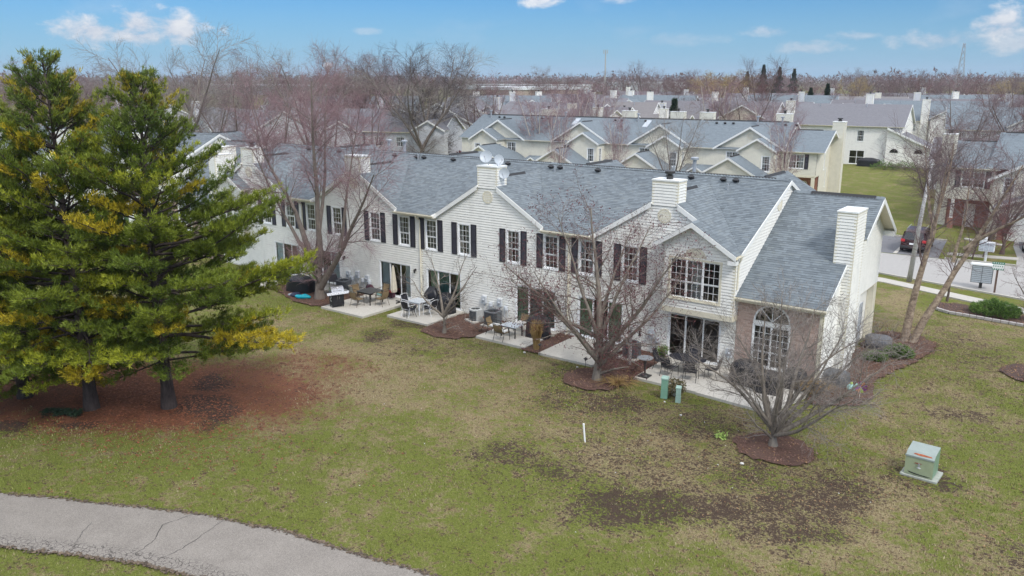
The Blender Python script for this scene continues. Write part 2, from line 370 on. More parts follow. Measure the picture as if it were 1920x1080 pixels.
def siding(parent,O,U,Nn,poly,holes=(),mat='siding',step=.14,name='siding',proud=.032):
    """lapped boards: each leans out to its butt, with the lock groove under the board above"""
    O=Vector(O);U=Vector(U);Nn=Vector(Nn); mb=MB()
    prof=((0,proud),(.84,.015),(.845,-.025),(1,-.025)) if proud>.02 else ((0,proud),(1,0))
    for za,zb,fa,fb,a0,a1,b0,b1 in strips(poly,list(holes),step,0):
        if zb-za<1e-5: continue
        for (f0,n0),(f1,n1) in zip(prof,prof[1:]):
            s0=max(f0,fa);s1=min(f1,fb)
            if s1<=s0: continue
            t0=(s0-fa)/(fb-fa);t1=(s1-fa)/(fb-fa); q0=n0+(n1-n0)*(s0-f0)/(f1-f0); q1=n0+(n1-n0)*(s1-f0)/(f1-f0)
            z0=za+(zb-za)*t0;z1=za+(zb-za)*t1
            mb.poly([O+U*(a0+(b0-a0)*t0)+Z*z0+Nn*q0,O+U*(a1+(b1-a1)*t0)+Z*z0+Nn*q0,O+U*(a1+(b1-a1)*t1)+Z*z1+Nn*q1,O+U*(a0+(b0-a0)*t1)+Z*z1+Nn*q1])
        if fa<.01: mb.poly([O+U*a0+Z*za+Nn*-.025,O+U*a1+Z*za+Nn*-.025,O+U*a1+Z*za+Nn*proud,O+U*a0+Z*za+Nn*proud])
    return mb.build(name,parent,mat,kind='stuff')
def flatwall(parent,O,U,Nn,poly,mat,name='wall',thick=.12):
    O=Vector(O);U=Vector(U);Nn=Vector(Nn); mb=MB()
    f=[O+U*a+Z*b for a,b in poly]; k=[p-Nn*thick for p in f]; mb.poly(f); mb.poly(k[::-1]); n=len(f)
    for i in range(n): j=(i+1)%n; mb.poly([f[i],f[j],k[j],k[i]])
    return mb.build(name,parent,mat)
def brickwall(parent,O,U,Nn,poly,holes=(),mat='brick',arch=None,name='bricks'):
    O=Vector(O);U=Vector(U);Nn=Vector(Nn); mb=MB(); h=.075; r=random.Random(3)
    zs=[p[1] for p in poly]; k=0; z=min(zs)
    while z<max(zs)-.01:
        z1=min(z+h,max(zs)); xs=crossings(poly,(z+z1)/2)
        for i in range(0,len(xs)-1,2):
            segs=[(xs[i],xs[i+1])]
            hl=list(holes)
            if arch:
                ac,az,rx,rz=arch; q=((z+z1)/2-az)/rz
                if 0<=q<1: w=rx*math.sqrt(1-q*q); hl.append((ac-w,ac+w,z,z1))
            for (h0,h1,z0h,z1h) in hl:
                if z0h<=(z+z1)/2<=z1h:
                    ns=[]
                    for a,b in segs:
                        if h1<=a or h0>=b: ns.append((a,b)); continue
                        if h0>a: ns.append((a,h0))
                        if h1<b: ns.append((h1,b))
                    segs=ns
            for a,b in segs:
                x=a-(k%2)*.105
                while x<b:
                    x0=max(x,a)+.005; x1=min(x+.21,b)-.005; x+=.21
                    if x1-x0<.02: continue
                    d=Nn*(.008+r.random()*.006); p=[O+U*x0+Z*(z+.005),O+U*x1+Z*(z+.005),O+U*x1+Z*(z1-.005),O+U*x0+Z*(z1-.005)]; q=[v+d for v in p]
                    mb.poly(q)
                    for i2 in range(4): j2=(i2+1)%4; mb.poly([p[i2],p[j2],q[j2],q[i2]])
        z=z1;k+=1
    return mb.build(name,parent,mat,kind='stuff')
def roofplane(parent,pts,mat='shingle_blue',shingles=True,thick=.10,expo=.15,name='roof_plane',wmin=.10,wmax=.36,seed=1):
    P=[Vector(p) for p in pts]; n=Vector((0,0,0))
    for i in range(len(P)): n+= (P[i]-P[0]).cross(P[(i+1)%len(P)]-P[0])
    n.normalize()
    if n.z<0: n=-n
    U=Z.cross(n).normalized(); V=n.cross(U)
    mb=MB(); lo=[p-n*thick for p in P]; mb.poly(P if not shingles else [p-n*.004 for p in P],mat); mb.poly(lo[::-1],'white_trim'); k=len(P)
    for i in range(k): j=(i+1)%k; mb.poly([P[i]-n*.004,P[j]-n*.004,lo[j],lo[i]],'white_trim')
    o=mb.build(name,parent,[mat,'white_trim'])
    if not shingles: return o
    O=P[0]; q=[((p-O).dot(U),(p-O).dot(V)) for p in P]; v0=min(a[1] for a in q); v1=max(a[1] for a in q); r=random.Random(seed)
    sh=MB(); v=v0
    while v<v1-.02:
        ve=min(v+expo,v1); xs=crossings(q,(v+ve)/2)
        for i in range(0,len(xs)-1,2):
            a,b=xs[i],xs[i+1]; x=a-r.random()*.4
            while x<b:
                w=r.uniform(wmin,wmax); x0=max(x,a); x1=min(x+w,b); x+=w
                if x1-x0<.01: continue
                t=.010+r.random()*.010; e=ve+.02
                A=O+U*x0+V*v;B=O+U*x1+V*v;C_=O+U*x1+V*min(e,v1);D_=O+U*x0+V*min(e,v1)
                sh.poly([A+n*t,B+n*t,C_+n*.002,D_+n*.002]); sh.poly([A,B,B+n*t,A+n*t])
        v=ve
    s=sh.build('shingles',o,mat,kind='stuff'); return o
# ---- window kit (local: x along the wall, -y outwards, origin at lower left corner)
_K={}
def window_parts(w,h,cols=3,rows=(3,2),curtain='drape_white',units=1,casing='vinyl_white',cw=.07,blind=False,split=.42):
    key=(round(w,2),round(h,2),cols,rows,curtain,units,casing,blind)
    if key in _K: return _K[key]
    out=[]; mb=MB()
    mb.box(-cw,0,-.035,.10,-cw,h+cw); mb.box(w,w+cw,-.035,.10,-cw,h+cw); mb.box(0,w,-.035,.10,-cw,0); mb.box(0,w,-.035,.10,h,h+cw); mb.box(-cw-.02,w+cw+.02,-.06,-.036,-cw-.03,-cw+.02)
    out.append(('window',mb.mesh('window',[casing]))); uw=w/units
    mu=MB(); sa=MB(); pa=MB(); zr=h*split
    for k in range(units):
        a=k*uw;b=a+uw; f=.045
        if k: sa.box(a-.035,a+.035,-.03,.06,0,h)
        for (z0,z1,y,rw) in ((zr,h,.01,rows[0]),(0,zr,.035,rows[1])):
            sa.box(a,a+f,y,y+.03,z0,z1);sa.box(b-f,b,y,y+.03,z0,z1);sa.box(a+f,b-f,y,y+.03,z0,z0+f);sa.box(a+f,b-f,y,y+.03,z1-f,z1)
            pa.box(a+f,b-f,y+.012,y+.016,z0+f,z1-f,skip='tblrk')
            for c in range(1,cols): x=a+f+(uw-2*f)*c/cols; mu.box(x-.010,x+.010,y+.004,y+.011,z0+f,z1-f)
            for c in range(1,rw): z=z0+f+(z1-z0-2*f)*c/rw; mu.box(a+f,b-f,y+.002,y+.0095,z-.010,z+.010)
    out.append(('sash',sa.mesh('sash',['vinyl_white']))); out.append(('pane',pa.mesh('pane',['glass'])))
    if cols>1: out.append(('muntin_grid',mu.mesh('muntin_grid',['vinyl_white'])))
    ro=MB(); ro.box(-.02,w+.02,.11,1.1,-.05,h+.05,skip='f'); out.append(('interior',ro.mesh('interior',['interior'])))
    if curtain:
        cu=MB(); rr=random.Random(len(_K))
        if blind:
            z=h-.03; zb=h*rr.choice((.0,.0,.42,.3))
            while z>zb: cu.poly([(0,.10,z),(w,.10,z),(w,.125,z-.028),(0,.125,z-.028)]); z-=.034
            out.append(('blind',cu.mesh('blind',[curtain])))
        else:
            for (a,b,tie) in ((0,w*.34,1),(w*.66,w,-1)):
                nseg=14
                for i in range(nseg):
                    x0=a+(b-a)*i/nseg;x1=a+(b-a)*(i+1)/nseg;y0=.13+.022*math.sin(i*2.2);y1=.13+.022*math.sin((i+1)*2.2)
                    cu.poly([(x0,y0,0),(x1,y1,0),(x1,y1,h),(x0,y0,h)])
            out.append(('curtain',cu.mesh('curtain',[curtain])))
    _K[key]=out; return out
def place_kit(parent,kit,loc,rot=0):
    head=mobj(kit[0][0],kit[0][1],parent,loc,rot)
    for n,me in kit[1:]: mobj(n,me,head)
    return head
def shutter_mesh(w,h):
    k=('sh',round(w,2),round(h,2))
    if k not in _K:
        mb=MB(); f=.05; mb.box(0,f,-.04,-.005,0,h);mb.box(w-f,w,-.04,-.005,0,h)
        for z in (0,h*.47,h-f*1.3): mb.box(f,w-f,-.038,-.006,z,z+f*1.3)
        z=f*1.3
        while z<h-f*1.5: mb.poly([(f,-.034,z),(w-f,-.034,z),(w-f,-.012,z+.05),(f,-.012,z+.05)]); mb.poly([(f,-.034,z),(f,-.010,z),(w-f,-.010,z),(w-f,-.034,z)]);z+=.05
        mb.poly([(f,-.008,0),(w-f,-.008,0),(w-f,-.008,h),(f,-.008,h)])
        _K[k]=mb.mesh('shutter',['shutter_black'])
    return _K[k]
def sliding_door(w,h,scheme):
    """three tall glazed panels with white stiles; scheme = a drape material (or None) per panel"""
    k=('sd',round(w,2),scheme)
    if k in _K: return _K[k]
    out=[]; c=.06; mb=MB(); mb.box(-c,0,-.03,.12,0,h+c);mb.box(w,w+c,-.03,.12,0,h+c);mb.box(0,w,-.03,.12,h,h+c);mb.box(-c,w+c,-.10,.12,-.05,.03); out.append(('sliding_door',mb.mesh('sliding_door',['vinyl_white'])))
    sa=MB();pa=MB();hd=MB(); pw=w/3
    for i in range(3):
        a=i*pw;b=a+pw;y=.02 if i!=1 else .055; f=.06 if i!=1 else .05
        if i==1: a-=.03;b+=.03
        sa.box(a,a+f,y,y+.035,.03,h);sa.box(b-f,b,y,y+.035,.03,h);sa.box(a+f,b-f,y,y+.035,.03,.03+.08);sa.box(a+f,b-f,y,y+.035,h-.06,h)
        pa.box(a+f,b-f,y+.014,y+.019,.11,h-.06,skip='tblrk')
    hd.box(2*pw+.012,2*pw+.045,-.02,.018,.95,1.2)
    out+= [('door_panel',sa.mesh('door_panel',['vinyl_white'])),('pane',pa.mesh('pane',['glass'])),('handle',hd.mesh('handle',['vinyl_white']))]
    ro=MB(); ro.box(-.02,w+.02,.13,2.2,-.02,h+.02,skip='f'); out.append(('interior',ro.mesh('interior',['interior'])))
    for i,m in enumerate(scheme):
        if not m: continue
        mat,fr0,fr1=m; cu=MB(); a=(i+fr0)*pw;b=(i+fr1)*pw; n=max(6,int((b-a)/.035))
        for j in range(n):
            x0=a+(b-a)*j/n;x1=a+(b-a)*(j+1)/n; y0=.145+.014*math.sin(j*1.9+i);y1=.145+.014*math.sin((j+1)*1.9+i); cu.poly([(x0,y0,.04),(x1,y1,.04),(x1,y1,h),(x0,y0,h)])
        out.append(('drape',cu.mesh('drape',[mat])))
    _K[k]=out; return out
def round_vent(parent,loc,r=.3,rot=0,mat='trim'):
    mb=MB(); n=20
    ring=[(r*math.cos(2*math.pi*i/n),r*math.sin(2*math.pi*i/n)) for i in range(n)]
    for i in range(n):
        a,b=ring[i],ring[(i+1)%n]; k=1.2
        mb.poly([(a[0],-.045,a[1]),(b[0],-.045,b[1]),(b[0]*k,-.045,b[1]*k),(a[0]*k,-.045,a[1]*k)]); mb.poly([(a[0]*k,-.045,a[1]*k),(b[0]*k,-.045,b[1]*k),(b[0]*k,.0,b[1]*k),(a[0]*k,0,a[1]*k)]); mb.poly([(b[0],-.045,b[1]),(a[0],-.045,a[1]),(a[0],-.02,a[1]),(b[0],-.02,b[1])])
    z=-r+.03
    while z<r-.02:
        w=math.sqrt(max(0,r*r-z*z)); mb.poly([(-w,-.042,z),(w,-.042,z),(w,-.018,z+.05),(-w,-.018,z+.05)]); z+=.055
    mb.poly([(x,-.017,y) for x,y in ring[::-1]])
    return mb.build('gable_vent',parent,mat,loc=loc,rot=rot)
def fascia(parent,p,q,w=.2,t=.03,mat='white_trim',name='rake_board',Nn=(0,-1,0)):
    """a board hanging below the line p-q, its face turned to Nn"""
    p=Vector(p);q=Vector(q);Nn=Vector(Nn); mb=MB(); f=[p,q,q-Z*w,p-Z*w]; a=[v+Nn*t for v in f]
    mb.poly(a); mb.poly(f[::-1])
    for i in range(4): j=(i+1)%4; mb.poly([f[i],f[j],a[j],a[i]])
    return mb.build(name,parent,mat)
def gutter(parent,p,q,out,mat='trim'):
    p=Vector(p);q=Vector(q);o=Vector(out); mb=MB(); prof=[(0,0),(0,-.12),(.07,-.12),(.12,-.04),(.12,.0),(.10,.0),(.10,-.035),(.065,-.10),(.015,-.10),(.015,0)]
    A=[p+o*a+Z*b for a,b in prof];B=[q+o*a+Z*b for a,b in prof]; n=len(prof)
    for i in range(n): j=(i+1)%n; mb.poly([A[i],A[j],B[j],B[i]])
    mb.poly(A[::-1]);mb.poly(B); return mb.build('gutter',parent,mat)
def downspout(parent,pts,mat='trim',w=.075):
    mb=MB(); mb.tube(pts,w/1.6,4); return mb.build('downspout',parent,mat)
def chimney(parent,x0,x1,y0,y1,z0,z1,side='siding',cut=None,flue=True,flue_r=.16):
    """boxed chimney chase clad in siding, with corner posts, a cap and a flue"""
    mb=MB(); mb.box(x0+.02,x1-.02,y0+.02,y1-.02,z0,z1-.01); c=mb.build('chimney',parent,side)
    for (O,U,Nn,w) in (((x0,y0,z0),(1,0,0),(0,-1,0),x1-x0),((x1,y0,z0),(0,1,0),(1,0,0),y1-y0),((x1,y1,z0),(-1,0,0),(0,1,0),x1-x0),((x0,y1,z0),(0,-1,0),(-1,0,0),y1-y0)):
        siding(c,O,U,Nn,[(0,0),(w,0),(w,z1-z0),(0,z1-z0)],mat=side)
    tr=MB(); b=.10
    for x,sx in ((x0,1),(x1,-1)):
        for y,sy in ((y0,1),(y1,-1)):
            xa,xb=sorted((x-sx*.022,x+sx*b));ya,yb=sorted((y-sy*.022,y-sy*.001)); tr.box(xa,xb,ya,yb,z0,z1-.17)
            xa,xb=sorted((x-sx*.022,x-sx*.0005)); ya,yb=sorted((y,y+sy*b)); tr.box(xa,xb,ya,yb,z0,z1-.17)
    tr.box(x0-.025,x1+.025,y0-.025,y1+.025,z1-.17,z1-.02); tr.build('corner_post',c,'trim')
    cp=MB(); cp.box(x0-.05,x1+.05,y0-.05,y1+.05,z1-.02,z1+.05); cp.build('chimney_cap',c,'white_trim')
    if flue:
        f=MB(); xc,yc=(x0+x1)/2,(y0+y1)/2; f.lathe([(flue_r,0),(flue_r,.16),(flue_r*.7,.18),(flue_r*.7,.24),(flue_r*1.5,.26),(flue_r*1.5,.36),(flue_r*1.3,.38)],(xc,yc,z1+.05),12); f.build('flue_pipe',c,'dark_iron')
    return c
def ridge_vent(parent,p,q,w=.17,mat='cap_black'):
    p=Vector(p);q=Vector(q); mb=MB(); d=(q-p).normalized(); s=d.cross(Z).normalized()
    prof=[(-w,-.07),(0,.055),(w,-.07),(w,-.115),(-w,-.115)]
    A=[p+s*a+Z*b for a,b in prof];B=[q+s*a+Z*b for a,b in prof]
    for i in range(5): j=(i+1)%5; mb.poly([A[i],A[j],B[j],B[i]])
    mb.poly(A[::-1]);mb.poly(B); return mb.build('ridge_vent',parent,mat)
def ridge_caps(parent,p,q,slope=.5,mat='shingle_blue'):
    p=Vector(p);q=Vector(q);d=q-p;n=int(d.length/.16); d/=n; s=d.cross(Z).normalized(); mb=MB()
    for i in range(n):
        a=p+d*i;b=p+d*(i+1.15); h=.05+.018
        for sg in (-1,1):
            mb.poly([a+Z*h,b+Z*.045,b+s*sg*.17-Z*(.17*slope-.03),a+s*sg*.17-Z*(.17*slope-.05)])
    return mb.build('ridge_caps',parent,mat,kind='stuff')
def vent_hood(parent,loc):
    if 'hood' not in _K:
        mb=MB(); mb.box(-.13,.13,-.02,.16,-.1,.02); mb.box(-.11,.11,-.12,.1,.02,.12); mb.poly([(-.11,-.12,.02),(.11,-.12,.02),(.16,-.2,.1),(-.16,-.2,.1)]); mb.poly([(-.16,-.2,.1),(.16,-.2,.1),(.11,.02,.2),(-.11,.02,.2)]); _K['hood']=mb.mesh('roof_vent',['cap_black'])
    return mobj('roof_vent',_K['hood'],parent,loc)
def pipe(parent,loc,h=.4,r=.05,cap=False):
    mb=MB(); mb.lathe([(r,-.15),(r,h)]+([(r*2.2,h+.02),(r*2.2,h+.14),(r*1.6,h+.16)] if cap else []),(0,0,0),10); return mb.build('vent_pipe',parent,'galvanized',loc=loc)
# ================================================================ MAIN TOWNHOUSE ROW
def gz(c,x,top=7.85): return top-.6*abs(x-c)
def main_row(rt,detail=True,cs=(-16.74,-27.25,-37.75,-48.2),mat='siding'):
    SL=.44; ez=5.5; ey=-.35; ry=5.8; rz=ez+SL*(ry-ey)
    mz=lambda y: ez+SL*(y-ey)
    xR=-12.95; xL=-64.94-xR
    # ---- facade
    win=[]
    for c in cs: win+= [c-4.2,c-1.72,c+1.7,c+4.15]
    win=[w for w in win if -50.0<w<-17.5 and abs(w+16.74-1.7)>.1 and abs(w+48.2+1.72)>.1]
    hw,hz0,hz1=.42,3.42,5.17
    doors=[(-45.97,('drape_blue',0,.95),('drape_dark',0,.9),('drape_blue',.45,1)),(-42.05,('drape_dark',0,1),('drape_dark',.0,1),('drape_blue',.0,1)),(-35.8,('drape_blue',.05,1),None,('drape_blue',.35,1)),(-31.9,('drape_green',.2,1),('drape_teal',0,1),('drape_green',.5,1)),(-25.4,('drape_green',0,1),('drape_teal',0,1),('drape_teal',0,1)),(-21.4,('drape_green',0,1),('drape_dark',.2,1),('drape_green',0,1)),(-16.3,None,None,None)]
    holes=[(w-hw,w+hw,hz0,hz1) for w in win]+[(d[0],d[0]+2.65,.06,2.26) for d in doors]
    poly=[(xL,0),(xR,0),(xR,5.42)]
    for c in sorted(cs,reverse=True):
        a=c+3.72 if c!=cs[0] else xR
        b=c-3.72 if c!=cs[-1] else xL
        if a!=xR: poly.append((a,5.42))
        else: poly[-1]=(a,gz(c,a)-.16)
        poly.append((c,7.85-.13)); 
        if b!=xL: poly.append((b,5.42))
        else: poly.append((b,gz(c,b)-.16))
    siding(rt,(0,0,0),(1,0,0),(0,-1,0),poly,holes,mat)
    flatwall(rt,(0,9.3,0),(-1,0,0),(0,1,0),[(-xR,0),(-xL,0),(-xL,5.4),(-xR,5.4)],mat,'rear_wall')
    fd=MB(); fd.box(xL,xR,-.03,.1,-.1,.06); fd.build('foundation',rt,'concrete')
    blinds={2,5,8,12}
    for i,w in enumerate(win):
        k=window_parts(hw*2-.06,hz1-hz0-.06,curtain='drape_white',blind=(i in blinds)); place_kit(rt,k,(w-hw+.03,0,hz0+.03))
        for x in (w-hw-.12-.36,w+hw+.12-.02): mobj('shutter',shutter_mesh(.38,1.84),rt,(x,-.02,hz0-.04))
    for d in doors: place_kit(rt,sliding_door(2.65-.1,2.13,tuple(d[1:])),(d[0]+.05,0,.08))
    for x in (-38.9,-32.75): # wall lanterns beside the doors
        mb=MB(); mb.box(-.05,.05,-.03,-.01,-.06,.1); mb.bar((0,-.03,.05),(0,-.12,.09),.03); mb.lathe([(.03,.08),(.07,.05),(.06,-.12),(.03,-.16)],(0,-.14,0),6); mb.build('wall_lantern',rt,'dark_iron',loc=(x,0,2.0))
    # ---- main roof, with valleys at each cross gable
    dx=(7.85-ez)/.6; yv=ey+(7.85-ez)/SL
    pts=[(xL-.1,ey)]
    for c in sorted(cs):
        if c==cs[-1]: pts=[(xL-.1,ey+.12),(xL-.1+0.001,ey+.13)]; pts=[(xL-.12,ey+(gz(c,xL-.12)-ez)/SL)]; pts+=[(c,yv),(c+dx,ey)]
        elif c==cs[0]: pts+=[(c-dx,ey),(c,yv),(xR+.12,ey+(gz(c,xR+.12)-ez)/SL)]
        else: pts+=[(c-dx,ey),(c,yv),(c+dx,ey)]
    pts+=[(xR+.12,ry),(xL-.12,ry)]
    roofplane(rt,[(x,y,mz(y)) for x,y in pts],shingles=detail,seed=2)
    roofplane(rt,[(xL-.12,ry,rz),(xR+.12,ry,rz),(xR+.12,9.65,rz-SL*(9.65-ry)),(xL-.12,9.65,rz-SL*(9.65-ry))],shingles=False)
    # cross gables
    for c in cs:
        fy=-.14
        l=[(c,fy),(c,yv),(c-dx,ey if c!=cs[-1] else ey)]
        L_=[(c-3.72,fy),(c-.68,fy),(c-.68,.82),(c,.82),(c,yv),(c-dx,ey)] ; R_=[(c+dx,ey),(c,yv),(c,.82),(c+.64,.82),(c+.64,fy),(c+3.72,fy)]
        if c==cs[0]:
            xe=xR+.12; R_=[(c,.82),(c+.64,.82),(c+.64,fy),(-15.0,fy),(-15.0,-.9),(xe,-.9),(xe,ey+(gz(c,xe)-ez)/SL),(c,yv)]
        if c==cs[-1]:
            xe=xL-.12; L_=[(c,.82),(c,yv),(xe,ey+(gz(c,xe)-ez)/SL),(xe,-.9),(-49.94,-.9),(-49.94,fy),(c-.68,fy),(c-.68,.82)]
        for q in (L_,R_): roofplane(rt,[(x,y,gz(c,x)) for x,y in q],shingles=detail,seed=int(-c))
        ridge_vent(rt,(c+.55,.9,7.87),(c+.55-.5,3.4,7.87)) if False else ridge_vent(rt,(c,.95,7.87),(c,3.4,7.87),.1)
        for s_ in (-1,1):
            x0=c+s_*.68; x1=c+s_*3.78
            if c==cs[0] and s_>0: x1=-15.1
            if c==cs[-1] and s_<0: x1=-49.84
            fascia(rt,(x0,fy,gz(c,x0)-.02),(x1,fy,gz(c,x1)-.02),.24)
            fascia(rt,(x0,-.02,gz(c,x0)-.10),(x1,-.02,gz(c,x1)-.10),.03,.118,name='soffit')
        chimney(rt,c-.67,c+.62,-.035,.80,7.30,8.46,mat,flue=(c in (cs[0],cs[-1])))
        round_vent(rt,(c-.02,0,6.82),.29)
    # eaves between the gables
    srt=sorted(cs)
    for a,b in zip(srt,srt[1:]):
        x0=a+3.72;x1=b-3.72
        gutter(rt,(x0-.05,ey,ez-.03),(x1+.05,ey,ez-.03),(0,-1,0))
        mb=MB(); mb.box(x0-.02,x1+.02,ey+.0,0,ez-.17,ez-.12); mb.build('soffit',rt,'trim')
        for x in (x0,x1): 
            mb=MB(); s_=1 if x==x1 else -1
            mb.poly([(x,ey-.1,ez-.16),(x,0,ez-.16),(x,0,ez+.14),(x,ey,ez+.02)]) ; mb.poly([(x+s_*.03,ey-.1,ez-.16),(x+s_*.03,ey,ez+.02),(x+s_*.03,0,ez+.14),(x+s_*.03,0,ez-.16)])
            mb.poly([(x,ey-.1,ez-.16),(x,ey,ez+.02),(x+s_*.03,ey,ez+.02),(x+s_*.03,ey-.1,ez-.16)]); mb.poly([(x,ey-.1,ez-.16),(x+s_*.03,ey-.1,ez-.16),(x+s_*.03,0,ez-.16),(x,0,ez-.16)]); mb.build('eave_return',rt,'white_trim')
        xm=(x0+x1)/2+(.2 if a<-30 else 0)
        downspout(rt,[(xm,ey-.06,ez-.12),(xm,ey-.05,ez-.2),(xm,-.07,ez-.42),(xm,-.07,.15),(xm,-.25,.06)])
        # party-line strip
        mb=MB(); mb.box(xm+.06,xm+.16,-.022,-.001,.06,ez-.2); mb.build('trim_strip',rt,'trim')
    # ridge and roof fittings
    for a,b in ((-52.3,-45.5),(-45.2,-34.6),(-34.3,-27.0),(-26.6,-13.6)): ridge_vent(rt,(a,ry,rz+.02),(b,ry,rz+.02),.15)
    ridge_caps(rt,(xL,ry,rz),(xR,ry,rz),SL)
    for x in (-48.1,-46.85,-44.8,-39.33,-37.3,-36.67,-34.15,-29.8,-26.66,-26.03,-23.5,-19.1,-17.86,-16.1,-15.44): vent_hood(rt,(x,5.25,mz(5.25)+.03))
    for x,y,h in ((-15.57,4.5,.35),(-26.23,4.95,.35),(-37.05,5.07,.35),(-19.0,5.5,.5),(-30.5,5.2,.3),(-43.3,5.2,.3)): pipe(rt,(x,y,mz(y)),h)
    for x in (-41.8,-40.3,-18.6): pipe(rt,(x,7.2,rz-.6),1.15,.10,True)
    # rear cross gables showing over the ridge
    for c in (-14.35,-24.9,-35.4,-45.9):
        zt=8.23; m_=.44
        for s_ in (-1,1):
            q=[(c,5.82,zt),(c,9.75,zt),(c+s_*2.6,9.75,zt-2.6*.6),(c+s_*2.6,5.8+1.56/m_,zt-2.6*.6)]
            roofplane(rt,q,shingles=detail and c>-30,seed=9)
        ridge_vent(rt,(c,6.3,zt+.02),(c,9.2,zt+.02),.11)
        flatwall(rt,(c,9.7,0),(-1,0,0),(0,1,0),[(-2.5,0),(2.5,0),(2.5,zt-1.75),(0,zt-.15),(-2.5,zt-1.75)],mat,'gable_wall')
    # ---- projecting bays and lower end units, right one then its mirror image
    for s_ in (1,-1):
        X=(lambda x:x) if s_==1 else (lambda x:-64.94-x)
        def P(*p): return (X(p[0]),p[1],p[2])
        def sd(x): return x if s_==1 else -64.94-x
        c=sd(-16.74)
        # bay : front, right side, soffit
        b0,b1,by,bz=-16.4,-12.95,-.55,2.45
        def fx(poly): return [(X(a),b) for a,b in poly]
        H=(-16.1,-13.62,3.18,5.04)
        hh=[(min(X(H[0]),X(H[1])),max(X(H[0]),X(H[1])),H[2],H[3])]
        bzt=lambda x: 6.806-.6*abs(x+15.0)
        siding(rt,(0,by,0),(1,0,0),(0,-1,0),fx([(b0,bz+.24),(b1,bz+.24),(b1,bzt(b1)-.12),(-15.0,6.70),(b0,bzt(b0)-.12)]),hh,mat)
        mb=MB(); xa,xb=sorted((X(b0),X(b1))); mb.box(xa,xb,by,.0,bz,bz+.05); mb.build('soffit',rt,'trim')
        mb=MB(); mb.box(xa-.01,xb+.01,by-.03,by+.02,bz-.02,bz+.24); mb.box(xb-.02 if s_==1 else xa-.01,xb+.03 if s_==1 else xa+.02,by+.021,0,bz-.02,bz+.24); mb.build('trim_band',rt,'trim')
        place_kit(rt,window_parts(2.42,1.80,curtain='drape_dark' if s_==1 else 'drape_white',units=3,casing='trim',cw=.10),(min(X(-16.07),X(-13.65)),by,3.21))
        mb=MB(); xc=X(-14.86); mb.box(xc-.55,xc+.55,by-.035,by-.012,5.17,5.24)
        n=14; mb.poly([(xc+.5*math.cos(math.pi*i/n),by-.035,5.24+.36*math.sin(math.pi*i/n)) for i in range(n+1)])
        for i in range(n): 
            a=(xc+.5*math.cos(math.pi*i/n),5.24+.36*math.sin(math.pi*i/n)); b=(xc+.5*math.cos(math.pi*(i+1)/n),5.24+.36*math.sin(math.pi*(i+1)/n)); mb.poly([(a[0],by-.035,a[1]),(b[0],by-.035,b[1]),(b[0],by-.01,b[1]),(a[0],by-.01,a[1])])
        mb.build('fan_panel',rt,'trim')
        # corner posts
        mb=MB(); x=X(b1); mb.box(min(x,x-s_*.1),max(x,x-s_*.1),by-.022,by-.001,bz+.24,5.35); mb.box(min(x,x+s_*.022),max(x,x+s_*.022),by-.022,by+.09,bz+.24,5.35); mb.build('corner_post',rt,'trim')
        q=[(-15.0,-.9),(-15.0,.05),(-16.85,.05),(-16.85,-.9)]; roofplane(rt,[P(a,b,bzt(a)) for a,b in q],shingles=detail,seed=5)
        fascia(rt,P(-15.0,-.9,6.80),P(-16.9,-.9,bzt(-16.9)-.01),.22); fascia(rt,P(-15.0,-.9,6.80),P(-12.83,-.9,bzt(-12.83)-.01),.22)
        mb=MB(); xa,xb=sorted((X(-12.83),X(-13.2))); mb.box(xa,xb,-.92,-.55,5.10,5.28); mb.build('eave_return',rt,'white_trim')
        mb=MB(); 
        for (xp,xq) in ((-15.0,-16.85),(-15.0,-12.85)): mb.poly([P(xp,-.9,bzt(xp)-.13),P(xq,-.9,bzt(xq)-.13),P(xq,-.55,bzt(xq)-.13),P(xp,-.55,bzt(xp)-.13)])
        mb.build('soffit',rt,'trim')
        gutter(rt,P(-12.83,-.9,5.48),P(-12.83,-.3,5.48),(s_,0,0))
        downspout(rt,[P(-12.76,-.4,5.36),P(-12.80,-.4,5.25),P(-12.88,-.36,5.12),P(-12.88,-.36,3.9)],w=.06)
        # end wall of the high part
        Nn=(s_,0,0); lz=lambda y:3.6+.59*(y+.4)
        wl=[(-.55,2.7),(0,2.7),(0,lz(0)),(6.0,lz(6.0)),(6.4,lz(6.4)),(9.3,lz(6.4)-.59*2.9+.0),(9.3,mz(ry)-SL*3.5-.1),(5.8,rz-.1),(-.1,mz(-.1)-.12),(-.55,5.32)]
        U=(0,1,0) 
        siding(rt,(X(xR),0,0),U,Nn,wl,(),mat)
        fascia(rt,P(xR+.12,-.2,mz(-.2)-.02),P(xR+.12,ry,rz-.02),.2,.03,Nn=Nn); fascia(rt,P(xR+.12,ry,rz-.02),P(xR+.12,9.6,rz-.02-SL*3.8),.2,.03,Nn=Nn)
        mb=MB(); mb.poly([P(xR,-.2,mz(-.2)-.14),P(xR+.12,-.2,mz(-.2)-.14),P(xR+.12,ry,rz-.14),P(xR,ry,rz-.14)]); mb.build('soffit',rt,'trim')
        round_vent(rt,P(xR,4.6,7.15),.27,rot=math.pi/2*s_)
        # ---- lower end unit
        e0,e1=-12.95,-9.2; ly=6.4; lzt=lz(6.4)
        arch=(X(-11.33),2.55,.83,.8)
        wh=[(min(X(-12.16),X(-10.5)),max(X(-12.16),X(-10.5)),.42,2.55)]
        xa,xb=sorted((X(e0),X(e1)))
        mo=MB(); 
